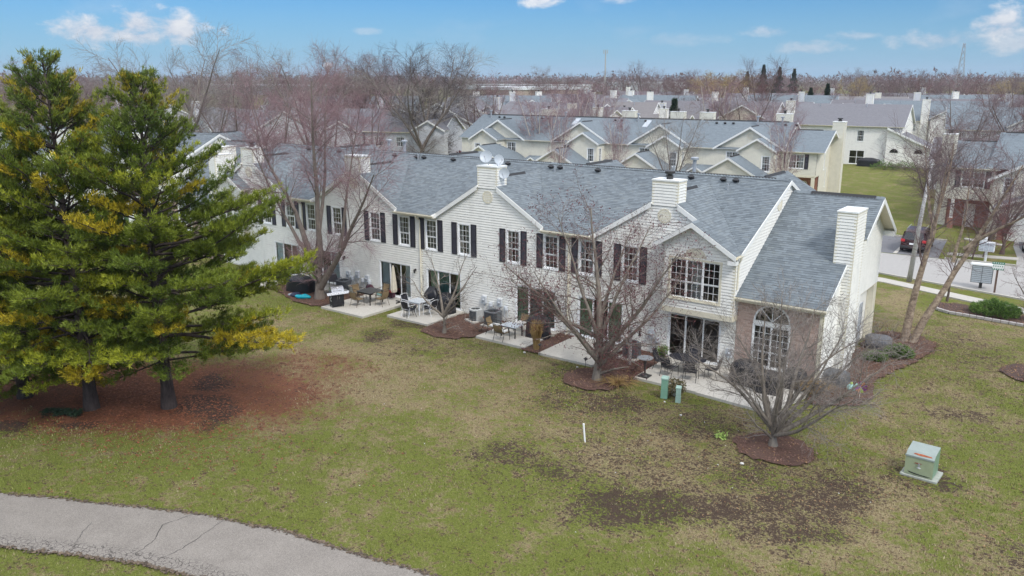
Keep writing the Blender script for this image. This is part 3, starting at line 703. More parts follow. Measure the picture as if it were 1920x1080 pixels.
        # mortar backing built as strips so the window opening stays open
        for za,zb,fa,fb,a0,a1,b0_,b1_ in strips([(xa,0),(xb,0),(xb,3.55),(xa,3.55)],wh+[(arch[0]-math.sqrt(max(0,1-(q/8+.0625)**2))*.83,arch[0]+math.sqrt(max(0,1-(q/8+.0625)**2))*.83,2.55+q*.1,2.65+q*.1) for q in range(8)],4,0): mo.poly([(a0,0,za),(a1,0,za),(b1_,0,zb),(b0_,0,zb)])
        bw=mo.build('brick_wall',rt,'mortar'); brickwall(bw,(0,0,0),(1,0,0),(0,-1,0),[(xa,0),(xb,0),(xb,3.5),(xa,3.5)],wh,arch=arch)
        # arched window
        h=place_kit(rt,window_parts(1.60,1.90,curtain='drape_dark',units=2,rows=(4,2),casing='vinyl_white',cw=.05,split=.36),(X(-11.33)-.80,0,.47))
        mb=MB(); ax=X(-11.33); mb.box(ax-.84,ax+.84,-.03,.06,2.42,2.58); mb.build('transom_bar',rt,'white_trim')
        mb=MB(); n=24
        for i in range(n):
            t0,t1=math.pi*i/n,math.pi*(i+1)/n
            for (ra,rb) in ((1,.91),): 
                A=[(ax+.83*k*math.cos(t),2.57+.80*k*math.sin(t)) for t,k in ((t0,ra),(t1,ra),(t1,rb),(t0,rb))]
                mb.poly([(a,-.03,b) for a,b in A]); mb.poly([(A[3][0],-.03,A[3][1]),(A[2][0],-.03,A[2][1]),(A[2][0],.05,A[2][1]),(A[3][0],.05,A[3][1])]); mb.poly([(A[0][0],-.03,A[0][1]),(A[0][0],.05,A[0][1]),(A[1][0],.05,A[1][1]),(A[1][0],-.03,A[1][1])])
        for t in (math.pi*.27,math.pi*.5,math.pi*.73): mb.bar((ax,.0,2.6),(ax+.78*math.cos(t),.0,2.57+.75*math.sin(t)),.035,.03,up=(0,1,0))
        o=mb.build('arched_frame',rt,'vinyl_white')
        mb=MB(); mb.poly([(ax+.78*math.cos(math.pi*i/n),.03,2.57+.75*math.sin(math.pi*i/n)) for i in range(n+1)]); mb.build('pane',o,'glass')
        mb=MB(); mb.box(ax-.85,ax+.85,.12,1.2,2.5,3.4,skip='f'); mb.build('interior',o,'interior')
        # side wall, chase, rear part
        sidex=X(-9.15)
        ua=lambda poly: poly
        rl=lambda y: (lz(y) if y<6.4 else lzt-.59*(y-6.4))-.12
        sw=[(0,0),(6.0,0),(6.0,2.95),(9.3,2.95),(9.3,rl(9.3)),(6.4,rl(6.4)),(0,rl(0))]
        siding(rt,(sidex,0,0),(0,1,0),(s_,0,0),sw,[(4.25,4.75,.9,2.6),(4.25,4.75,3.5,5.2)],mat)
        r_=math.pi/2*s_
        for z0,hh_ in ((.93,1.64),(3.53,1.64)):
            place_kit(rt,window_parts(.44,hh_,cols=2,rows=(3,2),curtain='drape_white'),(sidex,4.28 if s_==1 else 4.72,z0),r_)
        flatwall(rt,(sidex-s_*.3,6.0,0),(0,1,0),(s_,0,0),[(0,0),(3.3,0),(3.3,2.95),(0,2.95)],'siding','entry_wall')
        mb=MB(); dx_=sidex-s_*.3; mb.box(min(dx_,dx_+s_*.05),max(dx_,dx_+s_*.05),7.0,7.95,0,2.1); mb.build('entry_door',rt,'door_grey')
        flatwall(rt,(sidex-s_*.3,6.0,0),(s_,0,0),(0,1,0),[(0,0),(.3,0),(.3,2.95),(0,2.95)],'siding_cream','return_wall')
        mb=MB(); xa_,xb_=sorted((sidex,sidex-s_*1.7)); mb.box(xa_,xb_,6.0,9.3,2.88,2.95); mb.build('soffit',rt,'trim')
        mb=MB(); xa_,xb_=sorted((sidex+s_*.01,sidex-s_*.29)); mb.box(xa_,xb_,8.7,9.29,0,2.87); mb.build('porch_post',rt,'trim')
        flatwall(rt,(X(e1),9.3,0),(-s_,0,0),(0,1,0),[(0,2.9),(3.75,2.9),(3.75,lzt-.6*2.9-.2),(0,lzt-.6*2.9-.2)],mat,'rear_wall')
        xa_,xb_=sorted((X(-9.55),X(-8.75)))
        ch=chimney(rt,xa_,xb_,2.2,3.75,0,7.42,mat,flue=False)
        # lower roof
        xr=-8.98; xr2=-8.62
        roofplane(rt,[P(xR,-.4,3.6),P(xr,-.4,3.6),P(xr,2.2,lz(2.2)),P(-9.52,2.2,lz(2.2)),P(-9.52,3.78,lz(3.78)),P(xr2,3.78,lz(3.78)),P(xr2,ly,lzt),P(xR,ly,lzt)],shingles=detail,seed=11)
        roofplane(rt,[P(xR,ly,lzt),P(xr2,ly,lzt),P(xr2,9.7,lzt-.59*3.3),P(xR,9.7,lzt-.59*3.3)],shingles=False)
        ridge_vent(rt,P(-12.0,ly,lzt+.03),P(-9.0,ly,lzt+.03),.15); ridge_caps(rt,P(xR+.1,ly,lzt),P(xr2,ly,lzt),.59)
        gutter(rt,P(xR+.02,-.4,3.58),P(xr+.03,-.4,3.58),(0,-1,0)); mb=MB(); xa_,xb_=sorted((X(xR),X(xr))); mb.box(xa_,xb_,-.4,0,3.40,3.46); mb.build('soffit',rt,'trim')
        fascia(rt,P(xr,-.4,3.6),P(xr,2.18,lz(2.18)),.2,.03,Nn=Nn); fascia(rt,P(xr2,3.8,lz(3.8)),P(xr2,ly,lzt),.24,.03,Nn=Nn); fascia(rt,P(xr2,ly,lzt),P(xr2,9.72,lzt-.59*3.32),.24,.03,Nn=Nn)
        mb=MB(); 
        for (ya,yb) in ((3.8,6.4),(6.4,9.7)): mb.poly([P(-9.15,ya,rl(ya)+.0),P(xr2,ya,rl(ya)+.0),P(xr2,yb,rl(yb)),P(-9.15,yb,rl(yb))])
        mb.build('soffit',rt,'trim')
        mb=MB(); xa_,xb_=sorted((X(-8.62),X(-9.15))); mb.box(xa_,xb_,9.3,9.72,lzt-.59*3.3-.32,lzt-.59*3.3-.06); mb.build('eave_return',rt,'white_trim')
        mb=MB(); x=X(-9.2); xa_,xb_=sorted((x-s_*.1,x+s_*.03)); mb.box(xa_,xb_,-.028,-.001,0,3.4); xa_,xb_=sorted((sidex+s_*.001,sidex+s_*.024)); mb.box(xa_,xb_,0,.1,0,3.4); mb.build('corner_post',rt,'trim')
row=root('townhouse_row',(0,0,0),'long white-sided townhouse row with grey-blue shingle roof and black shutters behind the lawn','townhouses')
main_row(row)
# meters, ac units etc are things of their own; further rows on the left behind the pines
row2=copy_tree(row,(-52.5,6,0),R(8),'white-sided townhouse row glimpsed through the left pines')
# ================================================================ GROUND
_T=rng.random((4,512,512))
def vnoise(x,y,scale,k=0):
    x=np.asarray(x)*scale+1000.3;y=np.asarray(y)*scale+1000.7; xi=np.floor(x).astype(int);yi=np.floor(y).astype(int);fx=x-xi;fy=y-yi;fx=fx*fx*(3-2*fx);fy=fy*fy*(3-2*fy);T=_T[k]
    a=T[xi%512,yi%512];b=T[(xi+1)%512,yi%512];c=T[xi%512,(yi+1)%512];d=T[(xi+1)%512,(yi+1)%512]
    return (a*(1-fx)+b*fx)*(1-fy)+(c*(1-fx)+d*fx)*fy
def fbm(x,y,s,k=0,o=4): return sum(vnoise(x,y,s*2**i,(k+i)%4)*.5**i for i in range(o))/sum(.5**i for i in range(o))
# worn places of the lawn: kind, centre, two half axes, strength
BL=[('dry',-23,-8.5,8,0,0,4.5,.5),('dry',-8,-9.5,6.5,0,0,4.0,.5),('dry',-27,-13,5,1.5,-1,2.6,.45),('soil',-10.3,-10.4,4.6,2.2,-1,2.8,.50),('soil',-14,-6.6,4,1,-.4,1.5,.40),('soil',-4.5,6,3,0,0,7,.25),('dry',-5,8,3,0,0,8,.4),('soil',-15.44,-6.71,1.07,.79,.5,-.88,.9),('soil',-16.23,-13.19,.77,.57,.5,-.67,.8),('soil',-14.91,-13.25,.9,.66,.33,-.46,.6),('soil',-13.8,-13.42,.51,.38,.3,-.44,.8),('soil',-10.53,-13.66,1.62,1.19,.45,-.86,.95),('soil',-8.78,-12.37,1.48,1.1,.37,-.84,.95),('soil',-6.87,-10.54,.96,.71,.38,-1.14,.85),('soil',-5.88,-9.38,1.25,.92,.43,-1.52,.9),('soil',-5.94,-12.39,.88,.66,.19,-.62,.85),('soil',-6.91,-12.36,.78,.57,.26,-.73,.8),('soil',-11.42,-6.74,1.33,.98,.59,-1.35,.65),('soil',-8.63,-9.11,.74,.55,.31,-.82,.7),('soil',-14.15,-6.81,2.6,1.93,.74,-1.4,.5),('soil',-10.59,-9.55,1.82,1.35,.67,-1.48,.4),('soil',-30.98,-15.38,.61,.45,.63,-.42,1.2),('soil',-28.8,-16.95,.7,.52,.69,-.46,1.2),('soil',-27.55,-17.06,.38,.28,1.0,-.69,1.2),('soil',-30.06,-6.22,.5,.36,.59,-.57,.9),('soil',-29.92,-3.42,.9,.6,.4,-.5,.9),('soil',-18.74,-4.81,.78,.57,.89,-1.42,.5),('soil',-17.52,-7.15,1.09,.81,.79,-1.22,.6),('soil',-33.04,-22.74,.41,.3,.53,-.22,1.1),('soil',-31.14,-21.02,.42,.31,.4,-.2,1.1),('soil',-3.64,.3,.94,.69,.11,-.7,.7),('soil',-3.17,-6.03,.43,.32,.09,-.57,.8),('soil',-4.35,-5.94,.33,.24,.12,-.59,.8),('soil',-4.2,8.7,1.24,.92,.33,-2.51,.42),('soil',-4.32,-6.88,.86,.64,.32,-1.54,.35),('soil',-.79,-9.78,.61,.44,.08,-.76,.5),('soil',-26.63,-5.87,2.16,1.59,.84,-.92,.4),('soil',-5.68,10.7,1.32,.97,.37,-2.33,.42),('needle',-32.49,-18.22,4.9,3.6,2.7,-1.6,1),('needle',-29.74,-15.42,3.1,2.3,2.7,-1.9,.75),('needle',-33.3,-21.5,2.52,1.86,1.31,-.58,.7),('needle',-29.3,-11.74,2.4,1.77,1.65,-1.34,.45),('dry',-27.7,-10.56,3.39,2.51,3.4,-3.06,.9),('dry',-6.65,-11.2,2.39,1.77,.69,-2.08,.9),('dry',-4.82,-9.03,1.5,1.11,.48,-1.99,.9),('dry',-12,-10.06,1.84,1.36,.93,-1.82,.9),('dry',-13.54,-11.2,1.23,.91,.64,-1.07,.8),('dry',-17.69,-10.75,2.02,1.5,1.16,-1.56,.6),('dry',-26.66,-16.06,2.43,1.8,1.32,-.98,.6),('dry',-22.17,-9.03,2.26,1.68,1.58,-1.85,.6),('dry',-9.25,15.53,1,.74,.95,-4.49,.8),('dry',-4.86,13.59,2.29,1.69,.34,-2.57,.6),('dry',-4.6,.26,2.09,1.54,.4,-2.27,.6),('dry',-20.28,-17.73,1.33,.98,.59,-.52,.4),('dry',-11.75,-6.99,2.48,1.84,.79,-1.75,.6),('dry',-35.54,-6.63,1.44,1.06,.98,-.8,.7)]
def fields(x,y):
    F={'soil':np.zeros_like(x),'dry':np.zeros_like(x),'needle':np.zeros_like(x)}
    wx=x+(fbm(x,y,.7,1)-.5)*1.6; wy=y+(fbm(x,y,.7,2)-.5)*1.6
    for k,cx,cy,ax,ay,bx,by,s in BL:
        det=ax*by-ay*bx; dx=wx-cx;dy=wy-cy; u=(dx*by-dy*bx)/det; v=(-dx*ay+dy*ax)/det
        q=np.clip(1.7-np.sqrt(u*u+v*v),0,1)*s; F[k]=np.maximum(F[k],q)
    F['dry']=np.clip(F['dry'],0,1); return F
def sheet(name,poly,z,mat,kind='structure'):
    me=bpy.data.meshes.new(name); me.from_pydata([(a,b,z) for a,b in poly],[],[tuple(range(len(poly)))]); me.materials.append(MATS[mat]); me.update()
    o=bpy.data.objects.new(name,me); COL.objects.link(o); o['kind']=kind; return o
def slab(name,poly,z0,z1,mat,kind='structure',parent=None):
    mb=MB(); n=len(poly); mb.poly([(a,b,z1) for a,b in poly])
    for i in range(n): j=(i+1)%n; mb.poly([(*poly[i],z0),(*poly[j],z0),(*poly[j],z1),(*poly[i],z1)])
    o=mb.build(name,parent,mat)
    if kind: o['kind']=kind
    return o
# fine lawn grid
gx=np.arange(-62,14.01,.3); gy=np.arange(-34,22.01,.3); X_,Y_=np.meshgrid(gx,gy); nx,ny=len(gx),len(gy)
co=np.stack([X_.ravel(),Y_.ravel(),((fbm(X_,Y_,.25,0,3)-.5)*.05-.025).ravel()],1)
edge=(np.minimum(np.minimum(X_+62,14-X_),np.minimum(Y_+34,22-Y_))).ravel(); co[:,2]=np.where(edge<1.2,0,co[:,2])
idx=np.arange(nx*ny).reshape(ny,nx); q=np.stack([idx[:-1,:-1],idx[:-1,1:],idx[1:,1:],idx[1:,:-1]],-1).reshape(-1,4)
me=bpy.data.meshes.new('lawn'); me.from_pydata(co.tolist(),[],q.tolist()); me.materials.append(MATS['lawn'])
F=fields(co[:,0],co[:,1])
for k in F:
    a=me.attributes.new(k,'FLOAT','POINT'); a.data.foreach_set('value',F[k].astype(np.float32))
me.polygons.foreach_set('use_smooth',[True]*len(me.polygons)); me.update()
lawn=bpy.data.objects.new('lawn',me); COL.objects.link(lawn); lawn['kind']='structure'
# outer ground: a ring round the fine grid, out to the horizon
B=6000; x0,x1,y0,y1=gx[0],gx[-1],gy[0],gy[-1]
mb=MB()
for P_ in ([(-B,-B),(B,-B),(B,y0),(-B,y0)],[(-B,y1),(B,y1),(B,B),(-B,B)],[(-B,y0),(x0,y0),(x0,y1),(-B,y1)],[(x1,y0),(B,y0),(B,y1),(x1,y1)]): mb.poly([(a,b,0) for a,b in P_])
og=mb.build('ground',None,'lawn'); og['kind']='structure'
# asphalt path
up=[(-34,-29.6),(-31,-27.6),(-28.56,-25.82),(-27.61,-25.24),(-25.55,-24.2),(-23.52,-23.19),(-21.68,-22.32),(-19.86,-21.68),(-18.16,-21.24),(-16.66,-20.92),(-15.22,-20.63),(-13.15,-20.26),(-11,-20.1),(-8,-20.1)]
mb=MB(); ev=[]; W_=2.75
def nrm(i):
    a=Vector(up[max(i-1,0)]);b=Vector(up[min(i+1,len(up)-1)]);d=(b-a).normalized(); return Vector((d.y,-d.x))
# resample
P_=[];Nn_=[]
for i in range(len(up)-1):
    for k in range(14):
        t=k/14; P_.append(Vector(up[i]).lerp(Vector(up[i+1]),t)); Nn_.append(nrm(i).lerp(nrm(i+1),t).normalized())
rows=9; V_=[]; E_=[]
for i,(p,n) in enumerate(zip(P_,Nn_)):
    for j in range(rows):
        w=W_*j/(rows-1)+( (float(vnoise(p.x,p.y,1.3,1))-.5)*.13+(random.random()-.5)*.02 if j in (0,rows-1) else 0); c=p+n*w; V_.append((c.x,c.y,.02-(.0 if 0<j<rows-1 else .012))); t=j/(rows-1); E_.append(max(0,(t-.55)/.45)**1.0 if t>.55 else (.55 if t<.01 else 0))
Fq=[(i*rows+j,i*rows+j+1,(i+1)*rows+j+1,(i+1)*rows+j) for i in range(len(P_)-1) for j in range(rows-1)]
me=bpy.data.meshes.new('path'); me.from_pydata(V_,[],Fq); a=me.attributes.new('edge','FLOAT','POINT'); a.data.foreach_set('value',E_); me.materials.append(MATS['path_asphalt']); me.update()
po=bpy.data.objects.new('path',me); COL.objects.link(po); po['kind']='structure'
# long open cracks across the path
def crackline(pts,w):
    mb=MB(); 
    for (a,b) in zip(pts,pts[1:]):
        a=Vector(a);b=Vector(b); n=6; pr=a
        for k in range(1,n+1):
            c=a.lerp(b,k/n)+Vector((random.uniform(-.035,.035),random.uniform(-.035,.035))); d=(c-pr); s=Vector((-d.y,d.x)).normalized()*w*random.uniform(.4,1); mb.poly([(*(pr-s),.0245),(*(c-s),.0245),(*(c+s),.0245),(*(pr+s),.0245)]); pr=c
    return mb.build('path_crack',po,'cap_black')
crackline([(-21.35,-22.3),(-21.55,-23.2),(-20.9,-23.9),(-20.7,-24.6)],.012); crackline([(-20.3,-21.95),(-20.05,-22.9),(-19.9,-23.6),(-19.95,-24.3)],.011); crackline([(-23.4,-24.4),(-23.0,-24.9),(-22.6,-25.3)],.010)
def edge_crumbs(side,n,mat,name):
    mb=MB()
    for _ in range(n):
        i=random.randrange(len(P_)-1); p=P_[i].lerp(P_[i+1],random.random()); p=p+Nn_[i]*(W_*side+(float(vnoise(p.x,p.y,1.3,1))-.5)*.13+random.gauss(0,.05)); s=random.uniform(.02,.06); z=.012
        a=random.random()*6; mb.poly([(p.x+s*math.cos(a+k*1.57)*random.uniform(.6,1.3),p.y+s*math.sin(a+k*1.57)*random.uniform(.6,1.3),z+random.random()*.03) for k in range(4)])
    return mb.build(name,None,mat,kind='stuff')
edge_crumbs(0,1500,'edge_soil','edge_debris'); edge_crumbs(1,1700,'edge_soil','edge_debris')
# patios: concrete slabs with joints, each slab its own piece
def patio(cells,z=.09):
    p=None
    for c in cells:
        cx=sum(a for a,b in c)/len(c);cy=sum(b for a,b in c)/len(c); q=[(cx+(a-cx)*.994,cy+(b-cy)*.994) for a,b in c]
        if p is None: p=slab('patio',q,-.05,z,'concrete')
        else: slab('slab',q,-.05,z,'concrete',None,p)
def rc(x0,x1,y0,y1): return [(x0,y0),(x1,y0),(x1,y1),(x0,y1)]
patio([rc(-36.45,-32.95,-2.1,-.04),rc(-36.45,-34.7,-4.25,-2.1),rc(-34.7,-32.95,-4.25,-2.1)])
patio([rc(-32.1,-29,-3.2,-.04)]); patio([rc(-25.6,-22.45,-3.25,-.04)]); patio([rc(-21.45,-19.9,-3.5,-.04),rc(-19.9,-18.4,-3.5,-.04)])
patio([rc(-16.1,-13.1,-3.75,-.04),[(-13.1,-3.8),(-11.4,-3.95),(-11.4,-.04),(-13.1,-.04)],[(-11.4,-3.95),(-9.85,-4.1),(-9.2,-1.5),(-9.3,-.04),(-11.4,-.04)]])
patio([rc(-46.4,-43.1,-3.2,-.04)]); patio([rc(-42.3,-39.2,-1.6,-.04)])
# mulch beds
def bed(poly,z=.035,mat='mulch',chips=420,name='mulch_bed',leaf=0.15):
    pts=[]; n=len(poly)
    for i in range(n):
        a=Vector(poly[i]);b=Vector(poly[(i+1)%n]); m=max(2,int((b-a).length/.3))
        for k in range(m): c=a.lerp(b,k/m); pts.append((c.x+random.uniform(-.13,.13),c.y+random.uniform(-.13,.13)))
    o=sheet(name,pts,z,mat); mb=MB(); ml=MB()
    xs=[p[0] for p in pts];ys=[p[1] for p in pts]; area=(max(xs)-min(xs))*(max(ys)-min(ys))
    for _ in range(int(min(4200,chips*area/4))):
        x,y=random.uniform(min(xs)-.25,max(xs)+.25),random.uniform(min(ys)-.2,max(ys)+.2)
        c=crossings([(p[0],p[1]) for p in poly],y); ins=any(c[i]-.25*random.random()<=x<=c[i+1]+.25*random.random() for i in range(0,len(c)-1,2))
        if not ins: continue
        a=random.random()*6; l=random.uniform(.02,.05);w=random.uniform(.01,.02);t=random.uniform(0,.03); ca,sa=math.cos(a),math.sin(a)
        (ml if random.random()<leaf else mb).poly([(x-ca*l-sa*w,y-sa*l+ca*w,z+.004),(x-ca*l+sa*w,y-sa*l-ca*w,z+.006+t*.4),(x+ca*l+sa*w,y+sa*l-ca*w,z+.01+t),(x+ca*l-sa*w,y+sa*l+ca*w,z+.012+t)])
    mb.build('bark_chips',o,'mulch_chip',kind='stuff'); 
    if ml.v: ml.build('fallen_leaves',o,'leaf_litter',kind='stuff')
    return o
def ring(cx,cy,r,n=14,e=1.0): return [(cx+r*math.cos(2*math.pi*i/n)*random.uniform(.92,1.08),cy+r*e*math.sin(2*math.pi*i/n)*random.uniform(.92,1.08)) for i in range(n)]
bed([(-39.15,-.03),(-36.5,-.03),(-36.5,-3.9),(-37.3,-4.3),(-39.0,-4.3),(-40.5,-3.6),(-42.6,-3.2),(-42.9,-1.7),(-39.15,-1.7)])
bed([(-28.95,-.03),(-25.65,-.03),(-25.65,-3.2),(-26.3,-4.0),(-27.4,-4.45),(-28.6,-4.1),(-28.95,-3.3)],leaf=.1); bed([(-22.4,-.03),(-21.5,-.03),(-21.5,-3.4),(-21.9,-3.6),(-22.6,-3.4)],leaf=.6)
bed([(-18.35,-.03),(-16.15,-.03),(-16.15,-3.7),(-16.0,-4.6),(-16.3,-5.6),(-17.2,-6.2),(-18.3,-6.0),(-18.9,-5.2),(-18.7,-4.2),(-18.35,-3.5)],leaf=.12)
bed(ring(-8.55,-7.1,1.42,e=.9),leaf=.25); bed([(-9.1,-.03),(-9.1,2.15),(-8.7,2.15),(-8.7,3.8),(-9.1,3.8),(-9.1,6),(-9.3,9.5),(-8.6,10.6),(-7.2,10.9),(-6.1,9.9),(-6.0,8.6),(-6.3,6.6),(-6.9,4.4),(-7.3,2.6),(-7.0,.3),(-7.3,-1.2),(-8.6,-1.9),(-9.15,-1.5)],leaf=.3)
bed([(-32.95,-.03),(-32.15,-.03),(-32.15,-.6),(-32.95,-.6)]); bed(ring(-1.6,7.6,1.5),mat='mulch_brown',leaf=.4)
bed([(-7.6,17.4),(-6.6,16.45),(-5.2,16.35),(-2.9,16.05),(-.5,15.9),(-.5,18.2),(-3.2,18.35),(-6.3,19.0),(-7.7,18.6)],mat='mulch_brown',leaf=.35)
# pine needles and leaves lying on the lawn (nobody could count them)
def litter(name,n,cx,cy,sx,sy,mat,l0=.02,l1=.05,z=.01):
    mb=MB(); 
    for _ in range(n):
        x,y=random.gauss(cx,sx),random.gauss(cy,sy)
        if y>-.2 and -53<x<-9: continue
        a=random.random()*6;l=random.uniform(l0,l1);w=l*.5;ca,sa=math.cos(a),math.sin(a);t=random.uniform(.0,.02)
        mb.poly([(x-ca*l,y-sa*l,z),(x+sa*w,y-ca*w,z+t),(x+ca*l,y+sa*l,z+t*1.4),(x-sa*w,y+ca*w,z+.4*t)])
    return mb.build(name,None,mat,kind='stuff')
litter('fallen_needles',7000,-31.5,-18.3,3.6,2.0,'needle_red',.03,.07)
litter('leaf_litter',2600,-17,-8,6,2.6,'leaf_litter'); litter('leaf_litter',900,-31,-5.2,3,1.0,'leaf_litter'); litter('leaf_litter',700,-6.5,8,2.2,5,'leaf_litter'); litter('leaf_litter',900,-5,-8,4,3,'leaf_litter')
litter('leaf_litter',2200,-14,-11,8,4,'leaf_litter',.015,.035); litter('bleached_bits',120,-15,-10,9,5,'blanket_white',.012,.03)
# grass: short blades over the lawn nearest to the camera
n=330000; bx=rng.uniform(-42,6,n); by=rng.uniform(-31,16,n)
dcam=np.hypot(bx,by+34.65); keep=(rng.random(n)<np.clip(34/dcam,0,1)**2*1.3)
keep&=~((by>-.1)&(bx<-8.9)&(bx>-53)); 
for (a,b,c,d) in ((-36.5,-32.9,-4.3,0),(-32.15,-28.95,-3.25,0),(-28.95,-25.6,-3.9,0),(-25.65,-22.4,-3.3,0),(-22.45,-16.1,-3.5,0),(-18.6,-16.1,-5.9,0),(-16.15,-9.2,-4,0),(-43,-36.5,-4,0),(-9.3,-6.4,-1.6,10.5),(-4.6,-2.9,-6.9,-5.2)): keep&=~((bx>a)&(bx<b)&(by>c)&(by<d))
keep&=(np.hypot(bx+8.55,by+7.15)>1.5)
bx,by=bx[keep],by[keep]; uu=np.array([[p.x,p.y] for p in P_]); nn=np.array([[q.x,q.y] for q in Nn_])
inp=np.zeros(len(bx),bool); cand=np.where(by<-19)[0]
for s in range(0,len(cand),4000):
    ii=cand[s:s+4000]; d=(bx[ii,None]-uu[None,:,0])**2+(by[ii,None]-uu[None,:,1])**2; j=d.argmin(1); w=(bx[ii]-uu[j,0])*nn[j,0]+(by[ii]-uu[j,1])*nn[j,1]; inp[ii]=(w>.02)&(w<W_-.03)
bx,by=bx[~inp],by[~inp]; Fb=fields(bx,by); r_=rng.random(len(bx)); k=(Fb['soil']*1.0+(fbm(bx,by,2.5,1,3)-.5)*1.5<.25+r_*.9)&(Fb['needle']+(fbm(bx,by,1.5,2,3)-.5)<.35+r_*.35); bx,by=bx[k],by[k]; n=len(bx)
dry=np.clip(fields(bx,by)['dry']*.75+(fbm(bx,by,.5,0)-.5)*2.4+(fbm(bx,by,4,1)-.5)*2.0+.30,0,1)[:,None]; r1=rng.random((n,1))
colr=(np.array([[.085,.11,.018]])*(1-r1)+np.array([[.24,.27,.062]])*r1)*(1-dry)+(np.array([[.20,.15,.075]])*(1-r1)+np.array([[.44,.37,.235]])*r1)*dry
ang=rng.random(n)*6.283; ln=rng.uniform(.03,.075,n); wd=rng.uniform(.008,.018,n); tilt=rng.uniform(.1,.9,n); tx=np.cos(ang*3.7)*tilt*ln; ty=np.sin(ang*3.7)*tilt*ln
v=np.zeros((n,3,3)); v[:,0]=np.stack([bx-np.cos(ang)*wd,by-np.sin(ang)*wd,np.full(n,-.03)],1); v[:,1]=np.stack([bx+np.cos(ang)*wd,by+np.sin(ang)*wd,np.full(n,-.03)],1); v[:,2]=np.stack([bx+tx,by+ty,ln*.8],1)
me=bpy.data.meshes.new('grass'); me.from_pydata(v.reshape(-1,3).tolist(),[],np.arange(3*n).reshape(-1,3).tolist()); a=me.attributes.new('col','FLOAT_COLOR','POINT'); a.data.foreach_set('color',np.repeat(np.concatenate([colr,np.ones((n,1))],1),3,0).astype(np.float32).ravel()); me.materials.append(MATS['grass_blade']); me.update()
go=bpy.data.objects.new('grass',me); COL.objects.link(go); go['kind']='stuff'
# streets behind and beside the row
sheet('road',[(-200,26),(-30,26.5),(-16,25.6),(-12.2,24.8),(-3.5,22.5),(15,18),(60,8),(60,28),(15,32.5),(-4.9,32.7),(-13.4,32.2),(-30,33),(-200,33)],.008,'road')
slab('sidewalk',[(-30,23.6),(-11.4,22.0),(-3.1,18.8),(15,13.5),(15,14.9),(-3.1,20.1),(-11.6,23.2),(-30,24.9)],-.05,.05,'sidewalk')
slab('kerb',[(-30,26.2),(-16,25.35),(-12.2,24.55),(-3.5,22.25),(15,17.7),(15,17.9),(-3.5,22.45),(-12.2,24.75),(-16,25.55),(-30,26.4)],-.05,.10,'sidewalk')
slab('sidewalk',[(-9.6,34.2),(-5.0,35.2),(-5.05,36.2),(-9.7,35.2)],-.05,.05,'sidewalk')
slab('kerb',[(-9.5,32.55),(-4.95,32.85),(-4.95,33.0),(-9.5,32.7)],-.05,.11,'sidewalk')
sheet('driveway',[(-15.2,32.3),(-9.9,32.5),(-10.6,40.3),(-15.6,40)],.012,'driveway'); slab('kerb',[(-15.8,40.05),(-10.6,40.35),(-10.6,40.5),(-15.8,40.2)],-.05,.12,'sidewalk'); slab('kerb',[(-13.05,32.4),(-12.8,32.4),(-13.1,39.9),(-13.35,39.9)],-.05,.06,'sidewalk')
sheet('driveway',[(-4.9,32.75),(4,32.4),(4,44),(-6.1,44),(-5.9,41),(-5.2,36.5)],.012,'road'); sheet('driveway',[(-4.6,36.6),(3.5,36.3),(3.5,44),(-5.8,44),(-5.5,41)],.016,'driveway')
slab('walkway',[(-9.6,42.0),(-6.5,40.6),(-6.5,41.3),(-9.6,42.8)],-.05,.05,'sidewalk')
sheet('driveway',[(-42,33),(-33,33),(-33,50.5),(-42,50.5)],.012,'driveway'); sheet('driveway',[(-54,33),(-45,33),(-46,49),(-54,49)],.012,'driveway')
# stone edging of the street bed: separate stones
eb=None
pts=[(-7.75,17.35),(-7.2,16.75),(-6.6,16.38),(-5.9,16.33),(-5.2,16.28),(-4.4,16.14),(-3.6,16.06),(-2.9,15.98),(-1.8,15.9),(-.7,15.85)]
st=None
for a,b in zip(pts,pts[1:]):
    a=Vector(a);b=Vector(b); m=2
    for k in range(m):
        p=a.lerp(b,k/m);q=a.lerp(b,(k+.92)/m); mb=MB(); mb.bar((*p,.07),(*q,.075),.16,.16); 
        if st is None: st=mb.build('edging_stone',None,'stone_edge',bevel=.02); tag(st,'low pale stone edging curving along the front of the street-side mulch bed','edging')
        else: mb.build('stone',st,'stone_edge',bevel=.02)
# ================================================================ OTHER BUILDINGS
def gable_roof(rt,x0,x1,y0,y1,ze,zr,mat,axis='x',over=.3,name='roof_plane',sh=False):
    """ridge along axis; overhang included in the given extents"""
    if axis=='x':
        ym=(y0+y1)/2; a=[(x0,y0,ze),(x1,y0,ze),(x1,ym,zr),(x0,ym,zr)]; b=[(x0,ym,zr),(x1,ym,zr),(x1,y1,ze),(x0,y1,ze)]
    else:
        xm=(x0+x1)/2; a=[(x0,y0,ze),(xm,y0,zr),(xm,y1,zr),(x0,y1,ze)]; b=[(xm,y0,zr),(x1,y0,ze),(x1,y1,ze),(xm,y1,zr)]
    for q in (a,b): roofplane(rt,q,mat,sh,name=name)
def wallsided(rt,O,U,Nn,poly,holes,mat,fine):
    if fine: return siding(rt,O,U,Nn,poly,holes,mat)
    return siding(rt,O,U,Nn,poly,holes,mat,step=.25,proud=.02)
